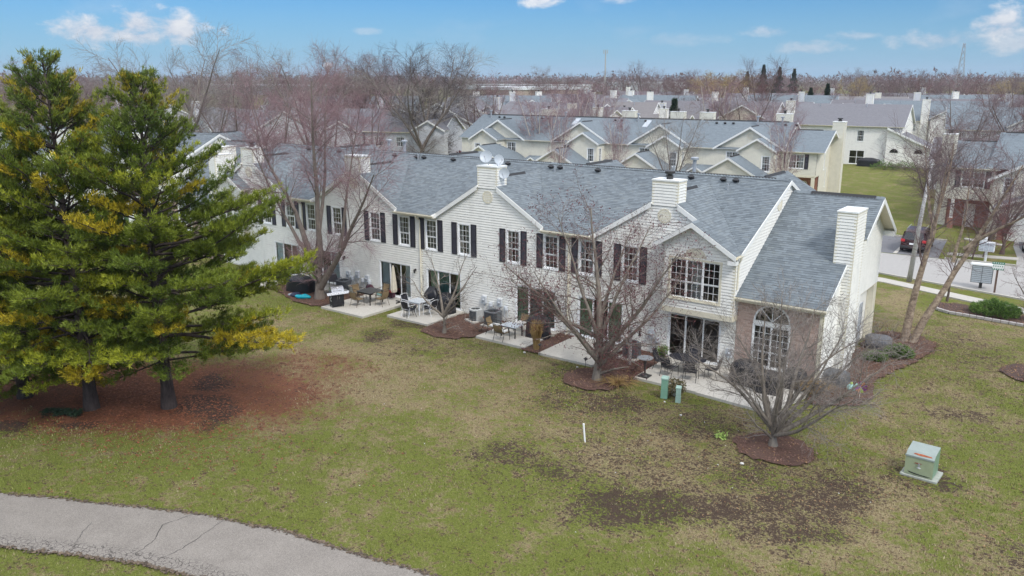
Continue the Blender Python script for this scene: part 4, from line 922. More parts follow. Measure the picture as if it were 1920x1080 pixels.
# ---- cream row across the street, street side towards us
def cream_row():
    M='siding_cream'; RF='roof_blue_far'
    rt=root('townhouse_row',(-25.6,55.6,0),'cream-sided townhouse row with big gables and garage roofs right behind the white row','townhouses',R(5.5))
    SL=.44; ez=5.5; ey=-.35; ry=5.8; rz=8.28
    mz=lambda y: ez+(y-ey)*(rz-ez)/(ry-ey)
    big=[(-7.8,-6.4,1),(-18.3,-16.9,1),(-28.7,-27.3,1),(-40.6,-41.6,-1)]
    xR=-4.2;xL=-46.5
    # recessed wall at y=0
    wins=[(c-1.9*s-.65,c-1.9*s+.65) for c,b,s in big]
    poly=[(xL,0),(xR,0),(xR,5.45)]
    for c,b,s in big: poly+=[(c+3.8,5.45),(c,7.75),(c-3.8,5.45)]
    poly+=[(xL,5.45)]
    holes=[(a,b,3.9,5.1) for a,b in wins]
    siding(rt,(0,0,0),(1,0,0),(0,-1,0),poly,holes,M)
    for a,b in wins: place_kit(rt,window_parts(1.26,1.16,curtain='drape_white',units=2,rows=(2,2),cols=2,casing='white_trim',cw=.09,split=.5),(a+.02,0,3.92))
    roofplane(rt,[(xL-.3,ey,ez),(xR+.15,ey,ez),(xR+.15,ry,rz),(xL-.3,ry,rz)],RF,False); roofplane(rt,[(xL-.3,ry,rz),(xR+.15,ry,rz),(xR+.15,12,ez),(xL-.3,12,ez)],RF,False)
    for a,b in ((-46,-36.5),(-36.2,-26),(-25.7,-15.4),(-15.1,-5)): ridge_vent(rt,(a,ry,rz+.03),(b,ry,rz+.03),.13)
    flatwall(rt,(xR,11.6,0),(-1,0,0),(0,1,0),[(0,0),(xR-xL,0),(xR-xL,5.4),(0,5.4)],M,'rear_wall'); flatwall(rt,(xL,11.6,0),(0,-1,0),(-1,0,0),[(0,0),(11.6,0),(11.6,5.4),(5.8,8.1),(0,5.4)],M,'end_wall')
    flatwall(rt,(xR,0,0),(0,1,0),(1,0,0),[(0,0),(11.6,0),(11.6,5.4),(5.8,8.15),(0,5.4)],M,'end_wall')
    for p,q in (((xR+.15,ey,ez),(xR+.15,ry,rz)),((xR+.15,ry,rz),(xR+.15,12,ez))): fascia(rt,p,q,.2,.03,Nn=(1,0,0))
    for i,(c,bx,s) in enumerate(big):
        T=7.95
        for sg in (-1,1):
            roofplane(rt,[(c,-.35,T),(c,ey+(T-ez)/.452,T),(c+sg*4.05,ey,T-4.05*.6),(c+sg*4.05,-.35,T-4.05*.6)],RF,False)
            xa=c+sg*4.05
            fascia(rt,(c,-.36,T),(xa,-.36,T-4.05*.6),.22)
        ridge_vent(rt,(c,.3,T+.02),(c,3.2,T+.02),.09); round_vent(rt,(c+.0,0,6.95),.33)
        # bay in front with its own gable
        a,b=bx-1.9,bx+1.9; T2=6.85
        hl=[(bx+s*1.0-.42,bx+s*1.0+.42,3.35,4.95)]
        siding(rt,(0,-2.1,0),(1,0,0),(0,-1,0),[(a,0),(b,0),(b,5.55),(bx,6.7),(a,5.55)],hl,M)
        siding(rt,(b,-2.1,0),(0,1,0),(1,0,0),[(0,0),(2.1,0),(2.1,5.55),(0,5.55)],[(.5,1.1,3.35,4.95)],M); siding(rt,(a,0,0),(0,-1,0),(-1,0,0),[(0,0),(2.1,0),(2.1,5.55),(0,5.55)],[],M)
        place_kit(rt,window_parts(.80,1.56,curtain='drape_white',rows=(3,2),cols=3,casing='white_trim',cw=.09,split=.5,blind=(i==1)),(hl[0][0]+.02,-2.1,3.37))
        place_kit(rt,window_parts(.56,1.56,curtain='drape_white',cols=2,casing='white_trim',cw=.07,split=.5),(b,-1.58,3.37),math.pi/2)
        mb=MB(); mb.box(b-.1,b+.025,-2.13,-2.0,0,5.4); mb.build('corner_post',rt,'trim')
        for sg in (-1,1):
            ye=1.6 if sg==s else 1.6
            roofplane(rt,[(bx,-2.45,T2),(bx,2.0,T2),(bx+sg*2.2,0.2,T2-2.2*.6),(bx+sg*2.2,-2.45,T2-2.2*.6)],RF,False); fascia(rt,(bx,-2.46,T2),(bx+sg*2.2,-2.46,T2-1.32),.2)
        round_vent(rt,(bx,-2.1,6.05),.3)
        # garage block with low gable in front
        gx=c-.5*s if i<3 else c+.9; g0,g1=gx-2.9,gx+3.1; gy=-6.0; TG=5.05; 
        gpoly=[(g0,0),(g1,0),(g1,TG-3.1*.6-.12),(gx,TG-.15),(g0,TG-2.9*.6-.12)]
        siding(rt,(0,gy,0),(1,0,0),(0,-1,0),gpoly,[(gx-2.3,gx+2.4,.02,2.2)],M)
        mb=MB(); mb.box(gx-2.3,gx+2.4,gy+.06,gy+.1,0,2.2); g=mb.build('garage_door',rt,'white_trim')
        for z in (.55,1.1,1.65): mb=MB(); mb.box(gx-2.25,gx+2.35,gy+.04,gy+.058,z-.25,z+.24); mb.build('panel',g,'white_trim')
        siding(rt,(g1,gy,0),(0,1,0),(1,0,0),[(0,0),(6,0),(6,3.0),(0,3.0)],[],M); siding(rt,(g0,0,0),(0,-1,0),(-1,0,0),[(0,0),(6,0),(6,3.0),(0,3.0)],[],M)
        for sg,w in ((-1,3.2),(1,3.4)): 
            roofplane(rt,[(gx,gy-.3,TG),(gx,-2.1,TG),(gx+sg*w*.62,.0,TG-w*.62*.6),(gx+sg*w,.0,TG-w*.6),(gx+sg*w,gy-.3,TG-w*.6)],RF,False); fascia(rt,(gx,gy-.32,TG),(gx+sg*w,gy-.32,TG-w*.6),.22)
        ridge_vent(rt,(gx,gy+.5,TG+.02),(gx,-2.2,TG+.02),.09); round_vent(rt,(gx,gy,4.2),.3)
        # porch roof between garages, and its small gable
        px=gx+s*(-4.9 if i<3 else 4.9) 
        roofplane(rt,[(px-1.9,-3.6,2.55),(px+1.9,-3.6,2.55),(px+1.9,-.02,3.55),(px-1.9,-.02,3.55)],RF,False)
        for sg in (-1,1): roofplane(rt,[(px+.6,-4.1,3.7),(px+.6,-1.2,3.7),(px+.6+sg*1.3,-1.6,2.92),(px+.6+sg*1.3,-4.1,2.92)],RF,False); fascia(rt,(px+.6,-4.12,3.7),(px+.6+sg*1.3,-4.12,2.92),.16)
        flatwall(rt,(0,-3.9,0),(1,0,0),(0,-1,0),[(px-.5,2.6),(px+1.7,2.6),(px+1.6,2.85),(px+.6,3.5),(px-.4,2.85)],'brick_red' if i==1 else M,'porch_gable')
        chx=c+.3
    for a,b in ((-14.3,-11.9),(-24.9,-22.4),(-36.5,-32.9)): gutter(rt,(a,ey,ez-.02),(b,ey,ez-.02),(0,-1,0))
    # right end unit
    lr=5.2; lz0=5.45; lzr=7.5
    roofplane(rt,[(-4.6,ey,lz0),(.25,ey,lz0),(.25,lr,lzr),(-4.6,lr,lzr)],RF,False); roofplane(rt,[(-4.6,lr,lzr),(.25,lr,lzr),(.25,10.6,lz0),(-4.6,10.6,lz0)],RF,False); ridge_vent(rt,(-3.9,lr,lzr+.02),(-1.1,lr,lzr+.02),.13)
    gutter(rt,(-4.0,ey,lz0),(.25,ey,lz0),(0,-1,0))
    siding(rt,(0,-.02,0),(1,0,0),(0,-1,0),[(-4.4,2.85),(-.55,2.85),(-.55,5.4),(-4.4,5.4)],[(-3.45,-1.85,3.65,5.15)],M)
    place_kit(rt,window_parts(1.56,1.46,curtain='drape_white',units=2,rows=(2,2),cols=3,casing='white_trim',cw=.05,split=.5),(-3.43,-.02,3.67)); 
    for x in (-3.98,-1.78): mobj('shutter',shutter_mesh(.42,1.6),rt,(x,-.04,3.6))
    flatwall(rt,(0,1.8,0),(1,0,0),(0,-1,0),[(-4.4,0),(-.6,0),(-.6,2.85),(-4.4,2.85)],'brick_red','brick_wall')
    mb=MB(); n=16; mb.poly([(-2.0+.28*math.cos(2*math.pi*i/n),1.76,1.75+.33*math.sin(2*math.pi*i/n)) for i in range(n)]); mb.build('round_window',rt,'meter_grey')
    mb=MB(); 
    for i in range(n):
        t0,t1=2*math.pi*i/n,2*math.pi*(i+1)/n; mb.poly([(-2+.28*math.cos(t0),1.75,1.75+.33*math.sin(t0)),(-2+.28*math.cos(t1),1.75,1.75+.33*math.sin(t1)),(-2+.37*math.cos(t1),1.75,1.75+.42*math.sin(t1)),(-2+.37*math.cos(t0),1.75,1.75+.42*math.sin(t0))])
    mb.build('round_frame',rt,'trim')
    mb=MB(); mb.box(-.95,-.62,-.05,.25,0,2.8); mb.build('porch_post',rt,'trim'); mb=MB(); mb.box(-4.4,-.55,-.02,1.8,2.76,2.84); mb.build('soffit',rt,'trim'); mb=MB(); mb.box(-4.42,-.52,-.05,-.025,2.72,2.98); mb.build('trim_band',rt,'trim')
    siding(rt,(-.55,0,0),(0,1,0),(1,0,0),[(0,2.85),(1.8,2.85),(1.8,0),(10.3,0),(10.3,5.4),(5.2,7.35),(0,5.4)],[(4.0,4.5,3.2,5.6),(5.2,5.6,1.2,3.4)],M)
    place_kit(rt,window_parts(.44,2.34,curtain='drape_white',cols=2,rows=(3,2),casing='white_trim',cw=.05),(-.55,4.03,3.23),math.pi/2); place_kit(rt,window_parts(.34,2.14,curtain='drape_white',cols=2,rows=(3,2),casing='white_trim',cw=.05),(-.55,5.23,1.23),math.pi/2)
    for p,q in (((.25,ey,lz0),(.25,lr,lzr)),((.25,lr,lzr),(.25,10.6,lz0))): fascia(rt,p,q,.26,.03,Nn=(1,0,0))
    chimney(rt,-.5,.75,7.2,8.6,0,8.35,M,flue=True,flue_r=.2)
    for x in (-6.9,-16.5,-20.4,-27.2,-39.5): chimney(rt,x-.9,x+.9,11.2,12.1,4.6,8.95,M,flue=True)
    for x in (-45,-33.4,-23.2,-8.4,-5.6): pipe(rt,(x,5.0,mz(5.0)),.85,.10,True)
    for x in (-43.6,-42.8,-36.9,-36.0,-26.3,-25.4,-22.2,-13.2,-12.2,-11.2,-5.2,-4.0): vent_hood(rt,(x,5.0,mz(5.0)+.03))
    for x in (-31.6,-21.8):
        mb=MB(); 
        for sgn,a,b in ((1,0,1),): 
            y0,y1=3.6,5.2; mb.poly([(x-.32,y0,mz(y0)+.10),(x+.32,y0,mz(y0)+.10),(x+.32,y1,mz(y1)+.10),(x-.32,y1,mz(y1)+.10)])
            mb.poly([(x-.32,y0,mz(y0)-.02),(x+.32,y0,mz(y0)-.02),(x+.32,y0,mz(y0)+.10),(x-.32,y0,mz(y0)+.10)]); mb.poly([(x+.32,y0,mz(y0)-.02),(x+.32,y1,mz(y1)-.02),(x+.32,y1,mz(y1)+.10),(x+.32,y0,mz(y0)+.10)])
        mb.build('skylight',rt,'dish_grey')
    return rt
cream_row()
# ---- a freely specified house in the distance
def house(label,loc,rot,w,d,ze,zr,wall='siding_grey',roof='roof_grey_far',axis='x',wins=(),gables=(),chim=(),fine=False,extra=None,name='house',group=None,vents=2,z0=0):
    """w along x (centred), d back from y=0; gables: (x,halfwidth,apex,forward); chim: (x,y,top)"""
    rt=root(name,loc,label,'house' if name=='house' else 'townhouses',rot,group)
    hw=w/2
    holes=[(a,a+ww,b,b+h) for a,b,ww,h in wins]
    if axis=='x':
        siding(rt,(0,0,0),(1,0,0),(0,-1,0),[(-hw,0),(hw,0),(hw,ze),(-hw,ze)],holes,wall,.2 if not fine else .125); 
        flatwall(rt,(0,d,0),(-1,0,0),(0,1,0),[(-hw,0),(hw,0),(hw,ze),(-hw,ze)],wall,'rear_wall')
        for s in (-1,1): flatwall(rt,(s*hw,0 if s>0 else d,0),(0,s,0),(s,0,0),[(0,0),(d,0),(d,ze),(d/2,zr-.1),(0,ze)],wall,'end_wall')
        gable_roof(rt,-hw-.3,hw+.3,-.35,d+.35,ze+.02,zr,roof)
        for s in (-1,1):
            for p,q in (((s*(hw+.3),-.35,ze+.02),(s*(hw+.3),d/2,zr)),((s*(hw+.3),d/2,zr),(s*(hw+.3),d+.35,ze+.02))): fascia(rt,p,q,.22,.03,Nn=(s,0,0))
        gutter(rt,(-hw-.3,-.35,ze),(hw+.3,-.35,ze),(0,-1,0))
    else:
        siding(rt,(0,0,0),(1,0,0),(0,-1,0),[(-hw,0),(hw,0),(hw,ze),(0,zr-.15),(-hw,ze)],holes,wall,.2)
        flatwall(rt,(0,d,0),(-1,0,0),(0,1,0),[(-hw,0),(hw,0),(hw,ze),(0,zr-.15),(-hw,ze)],wall,'rear_wall')
        for s in (-1,1): flatwall(rt,(s*hw,0 if s>0 else d,0),(0,s,0),(s,0,0),[(0,0),(d,0),(d,ze),(0,ze)],wall,'side_wall')
        gable_roof(rt,-hw-.35,hw+.35,-.3,d+.3,ze-.1,zr,roof,'y')
        for s in (-1,1): fascia(rt,(0,-.32,zr),(s*(hw+.35),-.32,ze-.1),.24)
    for a,b,ww,h in wins: place_kit(rt,window_parts(ww-.04,h-.04,curtain='drape_white' if h<1.8 else 'drape_dark',cols=2 if h<1.8 else 1,rows=(2,2),units=2 if ww>1.2 else 1,casing='white_trim',cw=.06,split=.5),(a+.02,0,b+.02))
    for gx_,gw,gt,fw in gables:
        gb=gt-gw*.55
        siding(rt,(gx_,-fw,0),(1,0,0),(0,-1,0),[(-gw+.2,0),(gw-.2,0),(gw-.2,gb),(0,gt-.15),(-gw+.2,gb)],(),wall,.2)
        if fw>.1:
            for s in (-1,1): flatwall(rt,(gx_+s*(gw-.2),-fw if s>0 else 0,0),(0,s,0),(s,0,0),[(0,0),(fw,0),(fw,gb),(0,gb)],wall,'side_wall')
        sl=(zr-ze)/(d/2); yv=max(0,(gt-ze)/sl) if axis=='x' else d*.4; yb=max(0,(gb-ze)/sl) if axis=='x' else .3
        for s in (-1,1): roofplane(rt,[(gx_,-fw-.3,gt),(gx_,yv,gt),(gx_+s*gw,yb-.3,gb),(gx_+s*gw,-fw-.3,gb)],roof,False); fascia(rt,(gx_,-fw-.32,gt),(gx_+s*gw,-fw-.32,gb),.22)
    for cx_,cy_,ct in chim: chimney(rt,cx_-.65,cx_+.65,cy_-.45,cy_+.45,ze-1.2 if 0<cy_<d and abs(cx_)<hw else 0,ct,wall if wall!='siding_tan' else 'siding_cream')
    for k in range(vents if axis=='x' else 0): pipe(rt,(-hw*.5+hw*k*.8,d/2-1,zr-.8),.9,.07)
    if extra: extra(rt)
    return rt
# B4: white house with long grey roof behind, to the right
def b4x(rt):
    # dark panels paint balcony shade at left, and a lower wing on the right
    mb=MB(); mb.box(-6.7,-5.0,-.02,.05,3.2,4.9); mb.box(-6.7,-5.0,-.02,.05,.1,2.7); mb.build('balcony_shade',rt,'warehouse_dark')
    mb=MB(); 
    for i in range(10): mb.box(-6.6+i*.17,-6.56+i*.17,-.1,-.06,2.95,3.75)
    mb.box(-6.7,-5.0,-.12,-.03,3.72,3.8); mb.box(-6.7,-5.0,-.12,-.03,2.85,2.95); mb.build('balcony_rail',rt,'white_trim')
    roofplane(rt,[(7.0,-1.0,5.9),(14.2,-1.0,2.6),(14.2,6,2.6),(7.0,6,5.9)],'roof_grey_far',False); fascia(rt,(7.0,-1.03,5.9),(14.2,-1.03,2.6),.3)
    flatwall(rt,(0,-.6,0),(1,0,0),(0,-1,0),[(7.0,0),(14,0),(14,2.5),(7.0,5.7)],'siding','wing_wall')
    for x in (8.2,11.6):
        mb=MB(); n=12; mb.poly([(x+.6*math.cos(math.pi*i/n),-.64,2.1+.6*math.sin(math.pi*i/n)) for i in range(n+1)]); mb.build('fan_window',rt,'car_glass')
house('white two-storey townhouse with long plain grey roof and balcony shade painted as dark panels',(-36.4,101.9,0),R(5),18,14,5.95,9.15,'siding','roof_grey_far',wins=[(-3.9,3.6,1.0,1.7),(2.6,3.6,1.0,1.7),(1.7,.1,2.2,2.1)],chim=[(-8.6,3,9.6)],fine=False,extra=b4x,name='townhouse')
# B3: end unit of the row at the right edge
def right_row():
    rt=root('townhouse_row',(-12.4,47.6,0),'cream-sided townhouse with tall chimney and garage at the right edge beyond the street','townhouses')
    M='siding_cream';RF='roof_blue_far'
    siding(rt,(0,0,0),(1,0,0),(0,-1,0),[(0,2.7),(3.9,2.7),(3.9,5.4),(0,5.4)],[(1.3,3.1,3.75,5.1)],M)
    place_kit(rt,window_parts(1.76,1.31,curtain='drape_white',units=2,cols=2,rows=(2,2),casing='white_trim',cw=.05,split=.5,blind=True),(1.32,0,3.77)); 
    for x in (.78,3.14): mobj('shutter',shutter_mesh(.42,1.5),rt,(x,-.02,3.7))
    flatwall(rt,(0,1.6,0),(1,0,0),(0,-1,0),[(0,0),(3.9,0),(3.9,2.7),(0,2.7)],'brick_red','brick_wall'); mb=MB(); mb.box(1.6,2.5,1.52,1.6,0,2.1); mb.build('front_door',rt,'white_trim')
    mb=MB(); mb.box(0,3.9,0,1.6,2.62,2.69); mb.build('soffit',rt,'trim'); mb=MB(); mb.box(.7,.95,.0,.25,.9,2.62); mb.build('porch_post',rt,'white_trim'); mb=MB(); mb.box(.6,1.05,-.08,.35,0,.9); mb.build('post_base',rt,'brick_red')
    siding(rt,(0,11,0),(0,-1,0),(-1,0,0),[(0,0),(9.4,0),(9.4,2.7),(11,2.7),(11,5.4),(5.5,7.3),(0,5.4)],(),M)
    roofplane(rt,[(-.35,-.35,5.45),(4.2,-.35,5.45),(4.2,5.5,7.45),(-.35,5.5,7.45)],RF,False); roofplane(rt,[(-.35,5.5,7.45),(4.2,5.5,7.45),(4.2,11.3,5.45),(-.35,11.3,5.45)],RF,False); gutter(rt,(-.35,-.35,5.45),(4.0,-.35,5.45),(0,-1,0)); ridge_vent(rt,(.2,5.5,7.47),(3.6,5.5,7.47),.12)
    roofplane(rt,[(3.2,-.35,5.6),(40,-.35,5.6),(40,6,8.3),(3.2,6,8.3)],RF,False); roofplane(rt,[(3.2,6,8.3),(40,6,8.3),(40,12,5.6),(3.2,12,5.6)],RF,False); ridge_vent(rt,(3.6,6,8.32),(14,6,8.32),.12)
    flatwall(rt,(3.35,12,0),(0,-1,0),(-1,0,0),[(0,5.4),(12,5.4),(6,8.15)],M,'end_wall')
    # big forward gable with garage
    c=9.6; T=8.2
    siding(rt,(0,-1.2,0),(1,0,0),(0,-1,0),[(3.9,0),(15.3,0),(15.3,4.9),(c,T-.15),(3.9,4.9)],[(4.7,5.5,3.6,4.9)],M)
    place_kit(rt,window_parts(.78,1.26,curtain='drape_white',cols=2,rows=(2,2),casing='white_trim',split=.5),(4.71,-1.2,3.62))
    siding(rt,(3.9,0,0),(0,-1,0),(-1,0,0),[(0,0),(1.2,0),(1.2,5),(0,5)],(),M)
    for s in (-1,1): roofplane(rt,[(c,-1.6,T),(c,6,T),(c+s*6.1,-.2,T-6.1*.57),(c+s*6.1,-1.6,T-6.1*.57)],RF,False); fascia(rt,(c,-1.62,T),(c+s*6.1,-1.62,T-6.1*.57),.26)
    # garage
    siding(rt,(0,-4.1,0),(1,0,0),(0,-1,0),[(4.9,0),(12,0),(12,2.8),(8.4,4.3),(4.9,2.8)],[(5.6,11.2,.0,2.35)],M); siding(rt,(4.9,-1.2,0),(0,-1,0),(-1,0,0),[(0,0),(2.9,0),(2.9,2.75),(0,2.75)],(),M)
    mb=MB(); mb.box(5.6,11.2,-4.0,-3.95,0,2.35); g=mb.build('garage_door',rt,'white_trim')
    for z in (.3,.88,1.46,2.04): mb=MB(); mb.box(5.65,11.15,-4.03,-4.005,z-.27,z+.26); mb.build('panel',g,'white_trim')
    mb=MB(); mb.box(5.0,5.5,-4.16,-4.11,0,2.2); mb.build('brick_pier',rt,'brick_red')
    for s in (-1,1): roofplane(rt,[(8.4,-4.5,4.5),(8.4,-1.2,4.5),(8.4+s*4,-1.2,2.75),(8.4+s*4,-4.5,2.75)],RF,False); fascia(rt,(8.4,-4.52,4.5),(8.4+s*4,-4.52,2.75),.22)
    chimney(rt,-.85,.15,1.5,2.9,0,8.2,M,flue=True,flue_r=.2)
    flatwall(rt,(40,12,0),(-1,0,0),(0,1,0),[(0,0),(40,0),(40,5.4),(0,5.4)],M,'rear_wall')
    return rt
right_row()
# ---- houses further off.  placed along the view so each stands where the photo has it
def far_xy(az,dist): a=R(az); return (math.sin(a)*dist,-34.65+math.cos(a)*dist)
# label, az, dist, facing (deg), w, d, eave, ridge, wall, roof, axis, gables, chimneys
HS=[
('grey-roofed house with white gable fronts left of the big bare elm',-48.5,128,30,17,12,5.4,8.6,'siding_grey','roof_grey_far','x',[(-5,3.6,8.3,2),(2,3,7.2,4)],[(-7.5,6,9.6)]),
('pale two-storey house with paired dark windows just right of the elm trunk',-44.0,122,22,12,10,5.6,8.1,'siding_grey','roof_grey_far','x',[(4.5,2.6,7.4,1.5)],[]),
('steep grey gabled house standing right behind the elm crown',-41.6,142,30,13,12,5.4,9.2,'siding_grey','roof_grey_far','y',[],[(3,9,9.8)]),
('low white-gabled house farther back, right of the elm',-39.7,170,28,12,14,5.2,9.1,'siding_grey','roof_grey_far','y',[(3,3.2,7.4,3)],[]),
('dark grey-roofed house with tall twin chimneys behind the left half of the cream row',-35.2,150,-10,24,13,5.3,8.9,'siding_grey','roof_grey_far','x',[(-9,4,8.4,2)],[(-8.2,-.6,9.8),(-8.6,-4,7.2)]),
('brownish-roofed house with window strip peeking over the cream row ridge',-33.3,132,-6,14,11,5.4,8.4,'siding','roof_brown_far','x',[(-4,3,7.9,1.5)],[(7.8,-.2,8.9)]),
('small house with single broad chimney above the cream row',-31.0,140,0,9,10,5.4,8.5,'siding_tan','roof_dusk_far','x',[],[(-3.8,-.3,9.1)]),
('brown-roofed house with one white gable end above the cream row centre',-29.4,146,12,11,13,5.3,9.1,'siding','roof_brown_far','x',[],[(-1,1,7.4)]),
('long low grey-brown roof left of the narrow spruce',-27.6,140,8,13,11,4.6,7.3,'siding','roof_brown_far','x',[],[(-4,2,8.3),(3.0,2,8.3)]),
('distant house with twin white chimneys between two bushes',-29.0,205,5,22,13,5.2,9.0,'siding','roof_grey_far','x',[(8,4,8.4,2)],[(-2.2,-.4,10.4),(2.4,-.4,10.4)]),
('broad dusk-grey roof just right of the narrow spruce',-24.0,150,4,25,14,5.3,9.2,'siding_grey','roof_dusk_far','x',[],[(-7,1,8.9)]),
('dark roofed house with a pale gable, left of the long plain grey roof',-19.9,150,15,16,13,5.3,9.2,'siding_tan','roof_grey_far','x',[(-3,4,8.8,1.5)],[(5.5,-.5,8.6)]),
('far house with white chimney stack above the dusk-grey roof',-20.6,235,-5,20,13,5.2,9.3,'siding','roof_grey_far','x',[(7,4,8.8,2)],[(-3,3,10.8)]),
('brown gabled house beyond the plain grey roof',-14.4,215,20,26,14,5.2,9.0,'siding_tan','roof_brown_far','x',[(-6,5,8.7,2)],[(6,3,9.9)]),
('grey row house with pale gable, upper right, third from the edge',-9.8,175,6,24,13,5.4,9.0,'siding','roof_blue_far','x',[(-8,4.6,8.6,2),(4,4,8.3,3)],[(-1,-.4,9.4)]),
('white-gabled large house behind the reddish shrubs at upper right',-2.5,118,-16,20,13,5.5,9.0,'siding','roof_grey_far','y',[(0,6,7.0,1.5)],[(-4,4,9.4)]),
('white terrace with stepped gables at the right edge of the skyline',-1.2,165,-20,26,13,5.5,9.3,'siding','roof_grey_far','y',[(-5,5,8.0,2)],[(-4,5,10.4),(4,5,10.2)]),
('grey-roofed house between bare trees behind the tall right chimney',-5.4,150,10,18,12,5.3,8.7,'siding_grey','roof_blue_far','x',[(3,4,8.2,2)],[]),
('small pale house with railing below the stepped gables',-7.2,112,5,9,9,3.4,6.0,'siding_grey','roof_grey_far','x',[(4.5,3.4,5.6,2)],[]),
('low grey roof far off above the brown gabled house',-16.5,290,0,40,14,5,8.5,'siding_grey','roof_grey_far','x',[(-10,5,8.2,2)],[(4,2,10.2)]),
('distant pale roof line right of the cell tower',-27.8,300,0,34,14,5,8.8,'siding','roof_grey_far','x',[(8,5,8.4,2)],[(-6,2,10.4)]),
('distant grey roof with two small gables right of the industrial shed',-36.6,225,0,26,13,5,8.8,'siding_grey','roof_grey_far','x',[(-7,4,8.4,2),(5,4,8.6,2)],[(-1,2,10)]),
('grey-roofed house half lost in trees at left beyond the purple crowns',-52.5,170,-15,24,13,5.2,8.8,'siding_grey','roof_grey_far','x',[(0,4,8.2,2)],[(6,2,9.8)]),
('pale house seen beyond the rear of the white row behind the pink-twigged tree',-57.0,128,-10,26,12,5.4,8.8,'siding_grey','roof_grey_far','x',[(5,4,8.3,2)],[(-6,2,9.8)]),
('long pale roof far left between the two pine tops',-62.0,175,-20,34,13,5.2,8.8,'siding_grey','roof_dusk_far','x',[(5,4,8.3,2)],[(-6,2,9.8)]),
('house with long white gutter, far right, below the skyline trees',-4.0,250,0,36,14,5.2,9.2,'siding','roof_grey_far','x',[(-9,5,8.8,2)],[(6,2,10.8)]),
('pale gable house beyond the far right rooftops',-11.8,262,-8,30,14,5.2,9.2,'siding_grey','roof_grey_far','x',[(-9,5,8.8,2)],[(6,2,10.8)]),
('grey house roof low behind the twin chimney house',-33.0,245,-5,28,14,5.2,8.8,'siding_grey','roof_dusk_far','x',[(-3,4,8.3,2)],[(8,2,10.3)]),
]
EX=[(-38.8,198,'white house with two gables just left of the tan industrial building'),(-37.0,188,'pale house with grey roof below the white industrial shed'),(-34.2,196,'pale double-gabled house beyond the tall twin chimneys'),(-31.6,190,'pale house with broad roof left of the cell tower foot'),(-27.0,196,'pale house right of the round evergreen'),(-25.2,240,'small pale house beyond the narrow spruce'),(-22.4,200,'white-gabled house behind the broad dusk-grey roof'),(-18.0,205,'pale house behind the long plain grey roof, left part'),(-13.2,178,'pale gabled house behind the long plain grey roof, right part'),(-11.2,205,'grey roofed white house right behind the plain grey roof corner'),(-8.2,222,'white house with two gables, upper right skyline, second row'),(-6.4,196,'white-gabled house left of the stepped gables'),(-3.4,205,'white double-gabled house just behind the stepped gables'),(-46.0,185,'pale house between the pink crowns and the elm'),(-50.0,200,'pale gabled house beyond the pink crowns')]
for n_,(az_,ds_,lb_) in enumerate(EX):
    w_=(18,22,16,20)[n_%4]; HS.append((lb_,az_,ds_,(-az_+(-14,6,22,0)[n_%4]),w_,12,5.3,(8.8,9.4,9.0)[n_%3],('siding','siding_grey')[n_%2],('roof_grey_far','roof_blue_far','roof_dusk_far')[n_%3],'x',[(-w_*.27,4,8.5,2),(w_*.22,3.6,8.1,2.5)],[((0,1)[n_%2]*3-1,2,10.2)]))
for (lb,az,ds,fc,w,d,ze,zr,wl,rf,ax,gb,chm) in HS:
    x,y=far_xy(az,ds); wn_=[]
    if ax=='x':
        k=-w/2+1.5
        while k<w/2-2: wn_+=[(k,3.5,1.3,1.35)]; k+=3.4
    else: wn_=[(-w*.25,3.5,1.3,1.3),(w*.12,3.5,1.3,1.3)]
    wn_=[q for q in wn_ if not any(abs(q[0]+.6-g[0])<g[1] for g in gb)]
    house(lb,(x,y,0),R(fc),w,d,ze,zr,wl,rf,ax,wn_,gb,chm)
# far industrial sheds on the horizon
def shed(label,az,ds,w,h,mat,stripe=None,rot=0,wn=0):
    x,y=far_xy(az,ds); rt=root('warehouse',(x,y,0),label,'warehouse',R(rot))
    mb=MB(); mb.box(-w/2,w/2,0,40,0,h*.86); mb.build('wall',rt,stripe or mat); mb=MB(); mb.box(-w/2-.5,w/2+.5,-.5,40.5,h*.86,h); mb.build('parapet',rt,mat)
    for i in range(wn): mb=MB(); mb.box(-w/2+3+i*7,-w/2+8+i*7,-.1,-.02,h*.4,h*.62); mb.build('window',rt,'warehouse_dark')
shed('long tan industrial building with white parapet right of the elm crown',-38.6,420,56,9.5,'warehouse','warehouse_tan',-20,6)
shed('flat white industrial shed on the horizon right of the elm',-37.4,640,120,9.5,'warehouse',None,-15)
shed('white flat shed on the horizon behind the cell tower',-28.4,900,90,10.5,'warehouse',None,0)
shed('long grey-green shed on the left horizon between bare crowns',-53.5,760,190,9.0,'warehouse','galvanized',-10)
# ================================================================ TREES
def tubes_mesh(paths,sides):
    """paths: list of (points Nx3, radii N); returns verts, quads as numpy"""
    V=[];Fc=[];off=0
    for pts,rs,k in paths:
        n=len(pts); d=np.gradient(pts,axis=0); d/=np.linalg.norm(d,axis=1,keepdims=True)+1e-9
        up=np.array([0,0,1.]) if abs(d[0,2])<.9 else np.array([1.,0,0]); a=np.cross(d,up); a/=np.linalg.norm(a,axis=1,keepdims=True)+1e-9; b=np.cross(d,a)
        t=np.arange(k)*2*math.pi/k
        ring=pts[:,None,:]+(a[:,None,:]*np.cos(t)[None,:,None]+b[:,None,:]*np.sin(t)[None,:,None])*rs[:,None,None]
        V.append(ring.reshape(-1,3)); i=np.arange(n-1)[:,None]*k+np.arange(k)[None,:]; j=np.arange(n-1)[:,None]*k+(np.arange(k)+1)[None,:]%k
        Fc.append(np.stack([i,j,j+k,i+k],-1).reshape(-1,4)+off); off+=n*k
    return np.concatenate(V),np.concatenate(Fc)
